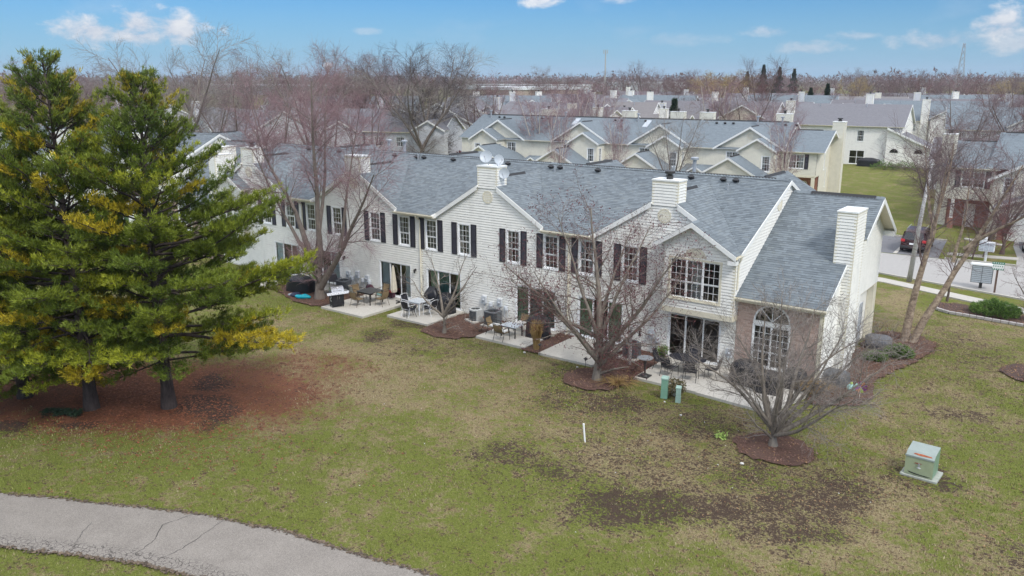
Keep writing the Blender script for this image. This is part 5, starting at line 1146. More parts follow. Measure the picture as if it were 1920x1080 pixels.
def np_mesh(name,V,Fc,mat,smooth=False,extra=None):
    me=bpy.data.meshes.new(name); nv,nf=len(V),len(Fc); k=Fc.shape[1]
    me.vertices.add(nv); me.vertices.foreach_set('co',V.astype(np.float32).ravel()); me.loops.add(nf*k); me.loops.foreach_set('vertex_index',Fc.astype(np.int32).ravel()); me.polygons.add(nf); me.polygons.foreach_set('loop_start',(np.arange(nf)*k).astype(np.int32)); 
    try: me.polygons.foreach_set('loop_total',np.full(nf,k,np.int32))
    except Exception: pass
    me.materials.append(MATS[mat])
    if smooth: me.polygons.foreach_set('use_smooth',np.ones(nf,bool))
    me.update(calc_edges=True); return me
def wander(r,p,d,L,n,wob,grav):
    pts=[p]; dd=d.copy()
    for i in range(n):
        dd=dd+r.normal(0,wob,3); dd[2]+=grav; dd/=np.linalg.norm(dd); p=p+dd*L/n; pts.append(p)
    return np.array(pts),dd
def side_dir(r,d,ang):
    t=r.normal(0,1,3); t-=d*t.dot(d); t/=np.linalg.norm(t)+1e-9; return d*math.cos(ang)+t*math.sin(ang)
def grow(seed,stems,levels,leafcfg=None):
    """stems: list of (pos,dir,length,r0). levels: list of dicts(n,len,ang,wob,grav,start,seg,sides,rr)"""
    r=np.random.default_rng(seed); out=[[] for _ in range(len(levels)+1)]; tips=[]
    cur=[]
    for (p,d,L,r0,wob,grav,seg) in stems:
        d=np.array(d,float); d/=np.linalg.norm(d); pts,_=wander(r,np.array(p,float),d,L,seg,wob,grav); n=len(pts); rs=r0*(1-np.linspace(0,1,n)**.8*.86); out[0].append((pts,rs,9)); cur.append((pts,rs,L))
    for li,lv in enumerate(levels):
        nxt=[]
        for pts,rs,L in cur:
            n=len(pts); seglen=np.linalg.norm(np.diff(pts,axis=0),axis=1); 
            cnt=max(1,int(lv['n']*(L/lv['ref'])+r.random())) if 'ref' in lv else lv['n']
            for c in range(cnt):
                t=lv.get('start',.25)+(1-lv.get('start',.25))*((c+r.random())/cnt); t=min(t,.985); f=t*(n-1); i=int(f); q=f-i; p=pts[i]*(1-q)+pts[min(i+1,n-1)]*q; pd=pts[min(i+1,n-1)]-pts[i]; pd/=np.linalg.norm(pd)+1e-9
                rad=(rs[i]*(1-q)+rs[min(i+1,n-1)]*q)
                d=side_dir(r,pd,R(lv['ang']*r.uniform(.75,1.25))); 
                if 'lift' in lv: d[2]+=lv['lift']; d/=np.linalg.norm(d)
                l=lv['len']*r.uniform(.65,1.25)*(1-lv.get('taper',.45)*t)*(L if lv.get('rel') else 1)
                if l<.05: continue
                sg=lv.get('seg',3); pp,_=wander(r,p,d,l,sg,lv['wob'],lv.get('grav',0)); r0=min(rad*.8,max(lv['rmin'],rad*lv.get('rr',.5)*.8))
                rr=r0*(1-np.linspace(0,1,sg+1)*.7); rr=np.maximum(rr,lv['rmin']*.6); out[li+1].append((pp,rr,lv.get('sides',3))); nxt.append((pp,rr,l))
        cur=nxt
    return out,[c[0][-1] for c in cur],r
def leaves(r,centers,n,size,spread,droop=0):
    N=len(centers); c=np.repeat(np.array(centers),n,0)+r.normal(0,spread,(N*n,3)); c[:,2]-=droop*np.abs(r.normal(0,1,N*n)); a=r.normal(0,1,(N*n,3)); a/=np.linalg.norm(a,axis=1,keepdims=True); b=np.cross(a,r.normal(0,1,(N*n,3))); b/=np.linalg.norm(b,axis=1,keepdims=True); s=size*r.uniform(.6,1.3,(N*n,1))
    V=np.stack([c-a*s,c+b*s*.45,c+a*s,c-b*s*.45],1).reshape(-1,3); return V,np.arange(len(V)).reshape(-1,4)
def tree(name,label,cat,loc,data,bark,twigm,trunk_levels=1,leaf=None,group=None,rot=0,twigname='branches'):
    rt=root(name,loc,label,cat,rot,group); out,tips,r=data
    for i,(nm,lv) in enumerate((('trunk',out[:trunk_levels]),(twigname,out[trunk_levels:]))):
        P=[p for l in lv for p in l]
        if not P: continue
        V,Fc=tubes_mesh(P,0); mobj(nm,np_mesh(nm,V,Fc,bark if i==0 else twigm,smooth=(i==0)),rt,kind='stuff' if i else None)
    if leaf:
        nm,mat,per,size,spread,droop=leaf; V,Fc=leaves(r,tips,per,size,spread,droop); mobj(nm,np_mesh(nm,V,Fc,mat),rt,kind='stuff')
    return rt
LV=lambda **k:k
# pink-twigged tall tree standing before the left gables
st=[((0,0,0),(-.05,0,1),3.6,.42,.02,0,5)]
out,tips,r=grow(11,[((0,0,-.1),(-.02,0,1),2.6,.40,.02,0,4),((-.1,0,1.7),(-.55,-.05,1),9.6,.22,.06,.035,10),((.0,.1,2.0),(-.02,.15,1),11.0,.22,.05,.02,11),((.1,0,.7),(.72,.15,1),9.4,.22,.055,.03,10),((-.1,-.1,2.2),(-.95,.0,.8),8.2,.15,.07,.045,9),((0,0,2.6),(-.25,.35,1),10.5,.16,.05,.02,10),((1.6,.4,3.3),(.05,.2,1),7.5,.12,.06,.02,8)],
 [LV(n=13,len=3.1,ang=45,wob=.11,grav=.03,start=.34,seg=5,sides=5,rmin=.018,rr=.42,taper=.45),LV(n=12,len=1.6,ang=42,wob=.12,grav=.02,start=.15,seg=4,sides=3,rmin=.0085,taper=.35),LV(n=10,len=.9,ang=40,wob=.14,grav=.01,start=.15,seg=2,sides=3,rmin=.0048,taper=.3)])
tree('birch_tree','tall bare multi-stem tree with pinkish twigs, its foot in the mulch beside the steel grill','tree',(-38.14,-2.87,0),(out,tips,r),'bark_grey','twig_pink',2)
# small curly ornamental tree at the mulch bed between the patios
out,tips,r=grow(23,[((0,0,-.1),(.02,0,1),1.1,.15,.02,0,3),((0,0,.9),(-.45,.1,1),3.3,.085,.10,.03,7),((0,0,.95),(.55,.2,1),3.4,.085,.10,.03,7),((0,0,.9),(-.7,-.2,.8),2.9,.07,.11,.05,7),((0,0,1),(.1,.5,1),3.6,.08,.10,.03,7),((0,0,.9),(.85,-.1,.75),2.9,.07,.11,.04,7)],
 [LV(n=7,len=1.25,ang=45,wob=.20,grav=.04,start=.25,seg=5,sides=4,rmin=.014,rr=.5,taper=.3),LV(n=5,len=.6,ang=45,wob=.24,grav=.03,start=.2,seg=4,sides=3,rmin=.007,taper=.3),LV(n=3,len=.3,ang=45,wob=.2,grav=.02,start=.2,seg=2,sides=3,rmin=.0045,taper=.3)])
tree('ornamental_tree','small bare grey curly-branched tree in the mulch right of the white patio table','tree',(-27.38,-3.67,0),(out,tips,r),'bark_mag','twig_grey',2)
# crab apple with old fruit
out,tips,r=grow(31,[((0,0,-.15),(.0,.0,1),1.6,.30,.02,0,4),((0,0,1.1),(.04,.1,1),6.6,.19,.07,.02,9),((-.1,0,1.1),(-.75,.15,.75),5.8,.16,.08,.03,9),((.1,0,1.2),(.62,-.1,.9),6.0,.15,.08,.03,9),((0,-.1,1.0),(-.4,-.6,.8),5.0,.12,.08,.03,8),((.15,0,.8),(.9,.35,.65),5.2,.12,.09,.03,8),((0,.1,1.6),(-.35,.4,1),6.0,.13,.08,.02,8),((.05,0,.6),(.35,.1,1),2.9,.11,.08,.0,6),((-.05,0,2),(-1,-.2,.45),5.0,.11,.09,.04,8),((0,0,1.9),(.35,.5,1),5.6,.11,.08,.02,8),((0,0,1.8),(-.25,-.2,1),5.8,.11,.08,.02,8)],
 [LV(n=14,len=2.05,ang=50,wob=.18,grav=.015,start=.22,seg=5,sides=4,rmin=.013,rr=.5,taper=.28),LV(n=9,len=.95,ang=50,wob=.22,grav=-.005,start=.15,seg=4,sides=3,rmin=.0065,taper=.3),LV(n=4,len=.48,ang=45,wob=.22,grav=-.02,start=.15,seg=2,sides=3,rmin=.0048,taper=.3)])
sel=[t for t in tips if (r.random()<.8)]
tree('crabapple_tree','crabapple tree hung with dark red withered fruit, standing before the right half of the row','tree',(-17.35,-4.8,0),(out,sel,r),'bark_mag','twig_brown',2,('withered_fruit','leaf_red',2,.042,.055,.05))
# spreading multi-stem magnolia at the right
out,tips,r=grow(41,[((0,0,-.15),(.0,.0,1),.9,.25,.02,0,3),((-.08,0,.6),(-.32,.1,1),4.3,.11,.08,.01,8),((.05,0,.6),(.35,.2,1),4.7,.11,.08,.01,8),((.1,0,.5),(.85,.3,.75),4.6,.11,.08,.03,9),((-.1,0,.7),(-.75,0,.75),4.0,.10,.09,.03,8),((0,-.1,.6),(.2,-.6,.9),3.6,.09,.08,.02,7),((.1,.1,.5),(.65,.7,.9),4.7,.10,.07,.02,8),((0,.1,.7),(-.15,.7,1),4.4,.10,.08,.02,8),((.1,-.1,.5),(.95,-.3,.45),3.9,.09,.09,.05,8),((-.1,-.1,.8),(-.5,-.5,.8),3.4,.08,.09,.02,7),((0,0,.8),(.0,.15,1),4.6,.10,.08,0,8),((0,0,.7),(.2,.4,1),4.6,.09,.08,0,8),((0,0,.7),(.6,.05,1),4.4,.09,.08,0,8),((0,0,.8),(-.5,.35,.9),4.0,.08,.08,0,8)],
 [LV(n=10,len=1.7,ang=40,wob=.16,grav=.04,start=.22,seg=5,sides=4,rmin=.012,rr=.5,taper=.35),LV(n=9,len=.9,ang=42,wob=.18,grav=.03,start=.15,seg=4,sides=3,rmin=.0075,taper=.3),LV(n=5,len=.46,ang=40,wob=.17,grav=.02,start=.15,seg=2,sides=3,rmin=.005,taper=.3)])
tree('magnolia_tree','wide low bare many-stemmed tree in a round mulch ring before the arched window','tree',(-8.69,-6.85,0),(out,tips,r),'bark_mag','twig_grey',2)
# river birch, two peeling trunks
out,tips,r=grow(53,[((-.15,0,-.1),(.10,.08,1),10.2,.235,.035,.01,12),((.22,0,-.1),(.36,.15,1),10.0,.22,.04,.012,12),((.55,.5,5.6),(-.3,.1,1),4.5,.10,.06,.02,7),((1.9,.9,4.9),(.75,-.1,.75),5.0,.11,.06,.02,8),((.5,.4,5.2),(.15,-.3,1),4.6,.10,.06,.02,7),((1.5,.8,4.2),(.1,.4,1),5.0,.1,.06,.02,7)],
 [LV(n=15,len=2.7,ang=52,wob=.12,grav=.02,start=.36,seg=5,sides=5,rmin=.016,rr=.36,taper=.4),LV(n=10,len=1.3,ang=46,wob=.14,grav=.01,start=.15,seg=4,sides=3,rmin=.0075,taper=.35),LV(n=7,len=.65,ang=40,wob=.15,grav=-.01,start=.2,seg=2,sides=3,rmin=.005,taper=.3)])
tree('river_birch','river birch with two leaning peeling trunks beside the right end of the white row','tree',(-7.44,9.4,0),(out,tips,r),'bark_gold','twig_purple',1)
# street-side trees
out,tips,r=grow(61,[((0,0,-.1),(.08,0,1),3.6,.085,.03,0,7)],[LV(n=9,len=1.7,ang=52,wob=.08,grav=.03,start=.38,seg=4,sides=4,rmin=.016,rr=.5),LV(n=7,len=.75,ang=42,wob=.1,grav=.02,start=.2,seg=3,sides=3,rmin=.008),LV(n=4,len=.35,ang=40,wob=.1,start=.2,seg=2,sides=3,rmin=.005)])
tree('young_tree','young bare street tree with slender straight trunk by the sidewalk','tree',(-7.2,19.4,0),(out,tips,r),'bark_brown','twig_brown',1)
out,tips,r=grow(67,[((0,0,-.1),(.0,0,1),.7,.10,.03,0,3),((0,0,.5),(-.6,0,.9),2.7,.06,.1,.02,6),((0,0,.5),(.5,.1,1),2.7,.06,.1,.02,6),((0,0,.5),(-.1,.4,1),2.6,.06,.1,.02,6)],[LV(n=8,len=1.1,ang=45,wob=.15,grav=.02,start=.2,seg=4,sides=3,rmin=.011),LV(n=6,len=.55,ang=45,wob=.15,start=.2,seg=3,sides=3,rmin=.006),LV(n=3,len=.3,ang=45,wob=.15,start=.2,seg=2,sides=3,rmin=.0045)])
tree('small_tree','low forked bare tree in the street-side mulch bed at the right edge','tree',(-2.6,17.2,0),(out,tips,r),'bark_brown','twig_brown',2)
# ---- prototypes of the other bare trees
def proto(seed,H,spread,kind):
    r=np.random.default_rng(seed); tr=H*.22; st=[((0,0,-.2),(r.normal(0,.03),r.normal(0,.03),1),tr,H*.026,.02,0,3)]
    k=int(r.integers(4,7))
    for i in range(k):
        a=i*6.283/k+r.uniform(-.4,.4); s=r.uniform(.25,.75)*spread
        st.append(((0,0,tr*r.uniform(.75,.98)),(math.cos(a)*s,math.sin(a)*s,1),H*r.uniform(.62,.8),H*.0125,.06,.01,7))
    g={'elm':.0,'purple':.01,'fine':.01}.get(kind,0)
    return grow(seed,st,[LV(n=13 if kind=='elm' else 10,len=H*.25,ang=42,wob=.12,grav=g,start=.18,seg=4,sides=3,rmin=H*.0016,rr=.45,taper=.35),LV(n=9,len=H*.12,ang=42,wob=.14,grav=g,start=.15,seg=3,sides=3,rmin=H*.0009,taper=.3),LV(n=7,len=H*.065,ang=40,wob=.14,start=.1,seg=2,sides=3,rmin=H*.0006,taper=.3)])
PR=[]
for i,(sd,H,sp,bk,tw,kd) in enumerate([(101,12,.8,'bark_grey','twig_purple','purple'),(102,12,.65,'bark_grey','twig_grey','elm'),(103,12,.95,'bark_brown','twig_purple','purple'),(104,12,.75,'bark_brown','twig_brown','elm'),(105,12,.6,'bark_white','twig_pink','fine'),(106,12,.9,'bark_grey','twig_dark','elm'),(107,12,.8,'bark_brown','twig_yellow','fine'),(108,12,.7,'bark_grey','twig_pink','purple'),(109,12,1.0,'bark_brown','twig_red','purple')]):
    out,tips,r=proto(sd,H,sp,kd); V,Fc=tubes_mesh(out[0],0); a=np_mesh('trunk',V,Fc,bk,True); V,Fc=tubes_mesh([p for l in out[1:] for p in l],0); b=np_mesh('branches',V,Fc,tw); PR.append((a,b))
def put_tree(i,x,y,H,label,group=None,name='bare_tree',rot=None,w=1.0):
    rt=root(name,(x,y,0),label,'tree',random.uniform(0,6.28) if rot is None else rot,group); s=H/10.8; rt.scale=(s*w,s*w,s)
    mobj('trunk',PR[i][0],rt); mobj('branches',PR[i][1],rt,kind='stuff'); return rt
def put_az(i,az,ds,H,label,**k): x,y=far_xy(az,ds); return put_tree(i,x,y,H,label,**k)
put_az(5,-43.2,126,16.6,'big dark bare elm rising above the roofs left of centre',w=1.15,name='elm_tree'); put_az(5,-42.0,122,16.5,'second dark bare elm close on the right of the biggest one',name='elm_tree',w=1.15); put_az(1,-42.7,119,15.5,'third elm between the two biggest dark ones',name='elm_tree',w=1.2)
put_az(1,-58.6,95,16.5,'tall pale bare tree on the skyline right of the right pine top'); put_az(1,-56.4,105,14.8,'thin tall bare tree right of the tallest pale one at left',w=.8)
put_az(7,-52.5,78,12.0,'pink-crowned bare tree behind the left end of the white row'); put_az(7,-49.6,72,11.5,'round pink-crowned tree behind the pink-twigged birch'); put_az(1,-50.2,112,16,'grey bare tree on the skyline above the pink crowns'); put_az(2,-54.8,88,12,'purple bare tree between the pine and the pink crowns')
put_az(7,-46.3,70,10.5,'low pink-twigged tree just beyond the white row ridge left of the dishes'); put_az(0,-47.2,150,15,'bare tree on the skyline left of the big elm'); put_az(2,-62.5,128,12.5,'brown bare crown on the skyline between the two pine tops')
put_az(4,-34.6,108,10.5,'thin-twigged bare tree before the leftmost cream gable'); put_az(4,-33.2,92,9.2,'upright bare young tree before the leftmost cream garage roof',w=.6); put_az(4,-29.2,88,8.6,'upright bare young tree before the second cream gable',w=.6); put_az(1,-25.4,84,9.8,'pale-stemmed bare tree before the middle cream gables',w=.75); put_az(4,-18.2,86,8.6,'rosy-twigged young tree before the rightmost cream gables',w=.75)
put_az(0,-7.9,103,10,'bare spreading tree before the white house with balcony',w=1.2); put_az(3,-9.6,98,5.5,'low dark-branched tree on the lawn right of the cream row',w=1.4); put_az(2,-6.8,92,9.5,'purple tree before the fan windows of the white wing')
put_az(8,-5.0,72,7.5,'reddish bare tree left of the tall right chimney'); put_az(2,-4.4,98,12,'tall bare tree behind the right-hand chimney'); put_az(8,-2.8,92,8.5,'red-brown twiggy tree before the white gabled house at right',w=1.3); put_az(8,-.6,84,7,'red-brown twiggy tree at the right edge above the blue roof',w=1.3)
put_az(0,-3.2,72.0,6.2,'small dark tree beside the brick garage pier',w=1.0); put_az(8,-5.9,70,5,'low purple twiggy tree beside the maroon car',w=1.3); put_az(4,-22.5,128,12,'birch-like tree over the dusk-grey roof'); put_az(4,-32.1,118,10.5,'white-stemmed birch above the cream row ridge'); put_az(4,-30.6,122,11,'leaning white-stemmed birch beside the single broad chimney'); put_az(2,-20.8,126,10.5,'rosy bare tree over the cream row ridge left of the plain grey roof',w=1.2); put_az(4,-19.2,122,9.5,'pale-stemmed tree just left of the plain grey roof',w=1.1)
# belts of bare trees out to the horizon; nothing tells them apart
belts=[(-72,-38,135,210,30,12.0,2.0,(0,2,7,1,3)),(-38,-20,170,260,16,9.5,1.6,(0,2,3,4,0)),(-20,4,155,260,24,11,2.0,(0,2,8,3,7)),(-72,6,260,420,66,12,2.0,(0,2,3,1,8)),(-72,6,420,640,90,13.2,1.8,(0,2,3,0,1))]
hp=[(far_xy(a[1],a[2])) for a in HS]
def near_label(k,x,y,H):
    j=min(range(len(hp)),key=lambda q:(hp[q][0]-x)**2+(hp[q][1]-y)**2); a=HS[j]; az=math.degrees(math.atan2(x,y+34.65)); ds=math.hypot(x,y+34.65)
    side=('left of' if az<a[1]-2.2 else 'right of' if az>a[1]+2.2 else 'before' if ds<a[2] else 'behind'); tone={0:'purple-twigged',1:'grey-twigged',2:'purplish',3:'brown-twigged',4:'pinkish',5:'dark',7:'rosy',8:'red-brown'}[k]
    w=a[0].split(' '); cut=[i for i,t in enumerate(w) if t in('behind','just','standing','peeking','farther','left','with','beyond','between','above','half','in','low','below') and i>2]; short=' '.join(w[:min(cut[:1]+[6])])
    return f"{'tall' if H>15 else 'low' if H<11.5 else 'middling'} {tone} bare tree {side} the {short}"

for (a0,a1,d0,d1,n,h,sh,ks) in belts:
    for k in range(n):
        for _t in range(12):
            az=a0+(a1-a0)*(k+random.random())/n; ds=random.uniform(d0,d1); x,y=far_xy(az,ds)
            if all((x-u)**2+(y-v)**2>13**2 for u,v in hp): break
        H=max(7,random.gauss(h,sh))
        g='nearer bare trees among the distant roofs' if d1<=260 else ('bare trees of the farther belt' if d1<=420 else 'bare trees of the skyline belt')
        kk=random.choice(ks); put_tree(kk,x,y,H,near_label(kk,x,y,H) if d1<=260 else ('bare tree in the farther belt beyond the rooftops' if d1<=420 else 'small bare crown in the skyline belt'),g,w=random.uniform(.9,1.3))
# far wood: one mass out at the horizon
P=[]
rw=np.random.default_rng(5)
V=[];Fc=[]
m=5200
az=np.radians(rw.uniform(-74,8,m)); ds=rw.uniform(660,2100,m); cx=np.sin(az)*ds; cy=-34.65+np.cos(az)*ds; hh=rw.normal(13.5,2.2,m)*(1+ds/6000)
nl=22
tt=rw.random((m,nl)); a2=rw.random((m,nl))*6.283; rr_=rw.random((m,nl))**.5*hh[:,None]*.38*np.sin(np.clip(tt*3.0+.25,0,3.1)); px=cx[:,None]+np.cos(a2)*rr_; py=cy[:,None]+np.sin(a2)*rr_; pz=hh[:,None]*(.12+.86*tt)
s=hh[:,None]*rw.uniform(.05,.13,(m,nl)); u=rw.normal(0,1,(m,nl,3)); u/=np.linalg.norm(u,axis=2,keepdims=True); w=np.cross(u,rw.normal(0,1,(m,nl,3))); w/=np.linalg.norm(w,axis=2,keepdims=True); c=np.stack([px,py,pz],2)
V=np.stack([c-u*s[...,None],c+w*s[...,None]*.5,c+u*s[...,None]],2).reshape(-1,3); Fc=np.arange(len(V)).reshape(-1,3)
fw=mobj('far_wood',np_mesh('far_wood',V,Fc,'twig_purple'),kind='stuff')
# ---- conifers
def needle_mesh(centers,dirs,cols,per,ln,wd,r,spread=.9):
    N=len(centers); c=np.repeat(centers,per,0); d=np.repeat(dirs,per,0)+r.normal(0,spread,(N*per,3)); d/=np.linalg.norm(d,axis=1,keepdims=True); s=np.cross(d,r.normal(0,1,(N*per,3))); s/=np.linalg.norm(s,axis=1,keepdims=True); L_=ln*r.uniform(.7,1.25,(N*per,1)); c=c+r.normal(0,.035,(N*per,3))
    V=np.stack([c-s*wd,c+s*wd,c+d*L_],1).reshape(-1,3); C_=np.repeat(np.repeat(cols,per,0)*r.uniform(.75,1.25,(N*per,1)),3,0); return V,np.arange(len(V)).reshape(-1,3),C_
def pine(label,loc,H,Rm,seed,base=1.7,lean=(0,0),bias=None):
    r=np.random.default_rng(seed); rt=root('pine_tree',loc,label,'tree'); nz=14
    tp=np.array([[lean[0]*t*t*H+.06*math.sin(t*9+seed),lean[1]*t*t*H,-.15+t*H] for t in np.linspace(0,1,nz)]); tr=.245*(1-np.linspace(0,1,nz)*.9)+np.array([.10,.02]+[0]*(nz-2)); V,Fc=tubes_mesh([(tp,tr,10)],0); mobj('trunk',np_mesh('trunk',V,Fc,'bark_pine',True),rt)
    br=[];C=[];Dr=[];Cl=[]; z=base
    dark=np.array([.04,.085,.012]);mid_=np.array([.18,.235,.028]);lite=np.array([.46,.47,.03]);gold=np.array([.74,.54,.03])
    while z<H*.985:
        t=(z-base)/(H-base); Lm=Rm*(min(1,.60+t*2.2) if t<.18 else 1)*(1-max(0,t-.12)/.88)**.80*1.04+.35
        k=int(r.integers(4,7)) if t<.85 else 5
        a0=r.random()*6.28
        for i in range(k):
            a=a0+i*6.283/k+r.normal(0,.18); L=Lm*r.uniform(.62,1.16)
            if bias is not None: L*=1+.28*math.cos(a-bias)*(1 if t<.55 else 0)
            if r.random()<.12: continue
            el=R(4+42*t**1.3+r.normal(0,6)); f=(z/H)*(nz-1); i0=int(f); p=tp[i0]*(1-(f-i0))+tp[min(i0+1,nz-1)]*(f-i0)
            d=np.array([math.cos(a)*math.cos(el),math.sin(a)*math.cos(el),math.sin(el)]); sg=max(3,int(L/.5)); pts,_=wander(r,p,d,L,sg,.06,-.012 if t<.5 else .02)
            pts[:,2]+=np.linspace(0,1,sg+1)**3*L*.08
            br.append((pts,np.linspace(.018+.011*L,.008,sg+1),4)); tone=r.random(); isg=r.random()<.13
            nb=max(4,int(L/.21))
            for j in range(nb):
                u=.30+.70*(j+r.random())/nb; f2=u*sg; j0=min(int(f2),sg-1); q=pts[j0]*(1-(f2-j0))+pts[j0+1]*(f2-j0); side=1 if j%2 else -1; l2=L*.34*(1.15-u)*r.uniform(.7,1.2)+.22; bd=pts[j0+1]-pts[j0]; bd/=np.linalg.norm(bd); sd=np.array([-bd[1],bd[0],0])*side; d2=bd*.75+sd*.8+np.array([0,0,.12+r.normal(0,.10)]); d2/=np.linalg.norm(d2); s2=max(2,int(l2/.3)); p2,_=wander(r,q,d2,l2,s2,.10,.03); br.append((p2,np.linspace(.012,.005,s2+1),3))
                nt=max(3,int(l2/.075))
                for m_ in range(nt):
                    u2=.30+.70*(m_+r.random())/nt; g2=u2*s2; m0=min(int(g2),s2-1); c_=p2[m0]*(1-(g2-m0))+p2[m0+1]*(g2-m0); dd=p2[m0+1]-p2[m0]; dd/=np.linalg.norm(dd)+1e-9; 
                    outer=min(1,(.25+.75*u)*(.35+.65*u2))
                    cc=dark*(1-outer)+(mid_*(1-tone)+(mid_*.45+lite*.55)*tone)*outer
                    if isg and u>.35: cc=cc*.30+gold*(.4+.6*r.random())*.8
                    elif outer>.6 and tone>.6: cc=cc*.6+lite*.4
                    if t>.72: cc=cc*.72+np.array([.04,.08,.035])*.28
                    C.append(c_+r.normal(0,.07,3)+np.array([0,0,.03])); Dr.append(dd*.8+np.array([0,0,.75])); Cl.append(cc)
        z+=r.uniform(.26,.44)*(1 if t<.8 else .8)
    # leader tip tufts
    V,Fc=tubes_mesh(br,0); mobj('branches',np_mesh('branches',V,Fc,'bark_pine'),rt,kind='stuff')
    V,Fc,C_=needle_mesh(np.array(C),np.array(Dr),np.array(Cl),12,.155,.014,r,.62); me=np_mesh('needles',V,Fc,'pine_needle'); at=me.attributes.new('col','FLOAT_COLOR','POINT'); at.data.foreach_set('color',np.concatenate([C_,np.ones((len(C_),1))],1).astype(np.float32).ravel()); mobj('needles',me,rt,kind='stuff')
    return len(C)
npn=[pine('tall pine with the darker top, middle trunk of the three at left',(-32.28,-19.88,0),13.9,4.4,201,1.9,(-.055,.02)),pine('pine right of the other two, with long yellow-green boughs reaching to the white row',(-29.92,-17.92,0),13.1,4.9,202,2.15,(-.03,.03),bias=R(35)),pine('pine at the left edge of the lawn with low dark boughs',(-35.9,-20.9,0),12.4,4.8,203,.8,(-.02,0))]
print('pine tufts',npn)
def spruce(label,x,y,H,Rm,seed,name='spruce_tree',mat='evergreen_dark',round_=False,cat='tree',per=26):
    r=np.random.default_rng(seed); rt=root(name,(x,y,0),label,cat); V,Fc=tubes_mesh([(np.array([[0,0,-.1],[0,0,H*.5],[0,0,H*.97]]),np.array([H*.016,H*.011,.01]),6)],0); mobj('trunk',np_mesh('trunk',V,Fc,'bark_brown'),rt)
    n=int(H*210) if H>3 else 900
    t=r.random(n)**(.8 if round_ else 1.1); a=r.random(n)*6.283; prof=np.sin(np.clip(t*2.9+.35,0,3.14)) if round_ else (1-t)**1.1*(.8+.35*np.sin(t*38))+.02; rad=Rm*prof*r.uniform(.35,1.1,n)
    c=np.stack([np.cos(a)*rad,np.sin(a)*rad,H*(.06+.93*t)-rad*.12],1); d=np.stack([np.cos(a),np.sin(a),np.full(n,.1)],1)
    V,Fc,_=needle_mesh(c,d,np.ones((n,3)),8,H*.03+.06,H*.004+.006,r,.5); mobj('foliage',np_mesh('foliage',V,Fc,mat),rt,kind='stuff'); return rt
def spaz(lb,az,ds,*a,**k): x,y=far_xy(az,ds); return spruce(lb,x,y,*a,**k)
spaz('narrow dark spruce standing above the cream row right of the twin chimneys',-25.5,118,10.5,2.6,301); spaz('round bright evergreen bush-tree left of the twin chimneys',-29.6,170,8.5,3.4,302,mat='evergreen',round_=True,name='evergreen_tree')
for i,(az,ds,h) in enumerate(((-19.9,430,20),(-18.9,435,19),(-20.9,440,17),(-18.0,430,18))): spaz('dark spruce in the cluster on the skyline above the dusk-grey roofs',az,ds,h,4.6,310+i)['group']='dark spruces of the skyline cluster'
spaz('left of two small dark spruces beyond the plain grey roof',-16.9,225,11,3,320); spaz('right of two small dark spruces beyond the plain grey roof',-15.9,230,12,3.2,321); spaz('olive evergreen at the far right skyline',-4.9,260,11,5,322,mat='evergreen',round_=True,name='evergreen_tree')
put_az(6,-23.2,250,13.5,'yellow-twigged willow on the skyline above the dusk-grey roof',name='willow_tree',w=1.6); put_az(6,-21.8,255,12.5,'second yellow-twigged willow right of the first one',name='willow_tree',w=1.5); put_az(6,-14.2,255,12,'yellowish tree beyond the small dark spruces',name='willow_tree'); put_az(6,-5.8,265,12,'yellow-twigged tree near the far right skyline',name='willow_tree',w=1.4)
# ================================================================ THINGS ON THE PATIOS AND LAWN
def chair(label,loc,rot,frame,mesh,w=.56,h=.92,group=None,rounded=False,cushion=None):
    """arm chair, facing local +y"""
    rt=root('patio_chair',loc,label,'chair',rot,group); x=w/2
    se=MB(); n=6
    for i in range(n):
        y0=-.22+.46*i/n;y1=-.22+.46*(i+1)/n; z0=.43-.02*math.sin(math.pi*i/n);z1=.43-.02*math.sin(math.pi*(i+1)/n); se.poly([(-x+.03,y0,z0),(x-.03,y0,z0),(x-.03,y1,z1),(-x+.03,y1,z1)]); se.poly([(-x+.03,y1,z1-.015),(x-.03,y1,z1-.015),(x-.03,y0,z0-.015),(-x+.03,y0,z0-.015)])
    se.build('seat',rt,mesh)
    ba=MB(); n=6
    for i in range(n):
        t0,t1=i/n,(i+1)/n; f=lambda t:(-.23-.14*t-.03*math.sin(math.pi*t),.46+(h-.5)*t); a,b=f(t0),f(t1); w0=(x-.03)*(1-.25*t0**4 if rounded else 1);w1=(x-.03)*(1-.25*t1**4 if rounded else 1)
        ba.poly([(-w0,a[0],a[1]),(w0,a[0],a[1]),(w1,b[0],b[1]),(-w1,b[0],b[1])]); ba.poly([(-w1,b[0]-.012,b[1]),(w1,b[0]-.012,b[1]),(w0,a[0]-.012,a[1]),(-w0,a[0]-.012,a[1])])
    ba.build('backrest',rt,mesh)
    if cushion: c=MB(); c.box(-x+.05,x-.05,-.2,.22,.44,.51); c.build('cushion',rt,cushion,bevel=.02)
    bf=MB()
    for s in (-1,1): bf.tube([(s*x,-.22,.42),(s*x,-.30,.65),(s*x*.97,-.38,h-.02)],.014,5)
    bf.tube([(-x*.97,-.38,h-.02),(0,-.39,h+.02),(x*.97,-.38,h-.02)],.014,5); bf.tube([(-x,-.24,.42),(x,-.24,.42)],.012,5); bf.tube([(-x,.24,.42),(x,.24,.42)],.012,5); bf.build('back_frame',rt,frame)
    for s in (-1,1):
        l=MB(); l.tube([(s*x,.26,0),(s*x,.24,.42),(s*x,.20,.64)],.014,5); l.build('leg',rt,frame)
        l=MB(); l.tube([(s*x,-.36,0),(s*x,-.24,.30),(s*x,-.22,.44)],.014,5); l.build('leg',rt,frame)
        a=MB(); a.tube([(s*x,-.31,.66),(s*x*1.04,-.05,.665),(s*x,.22,.64)],.018,5); a.build('armrest',rt,frame)
    return rt
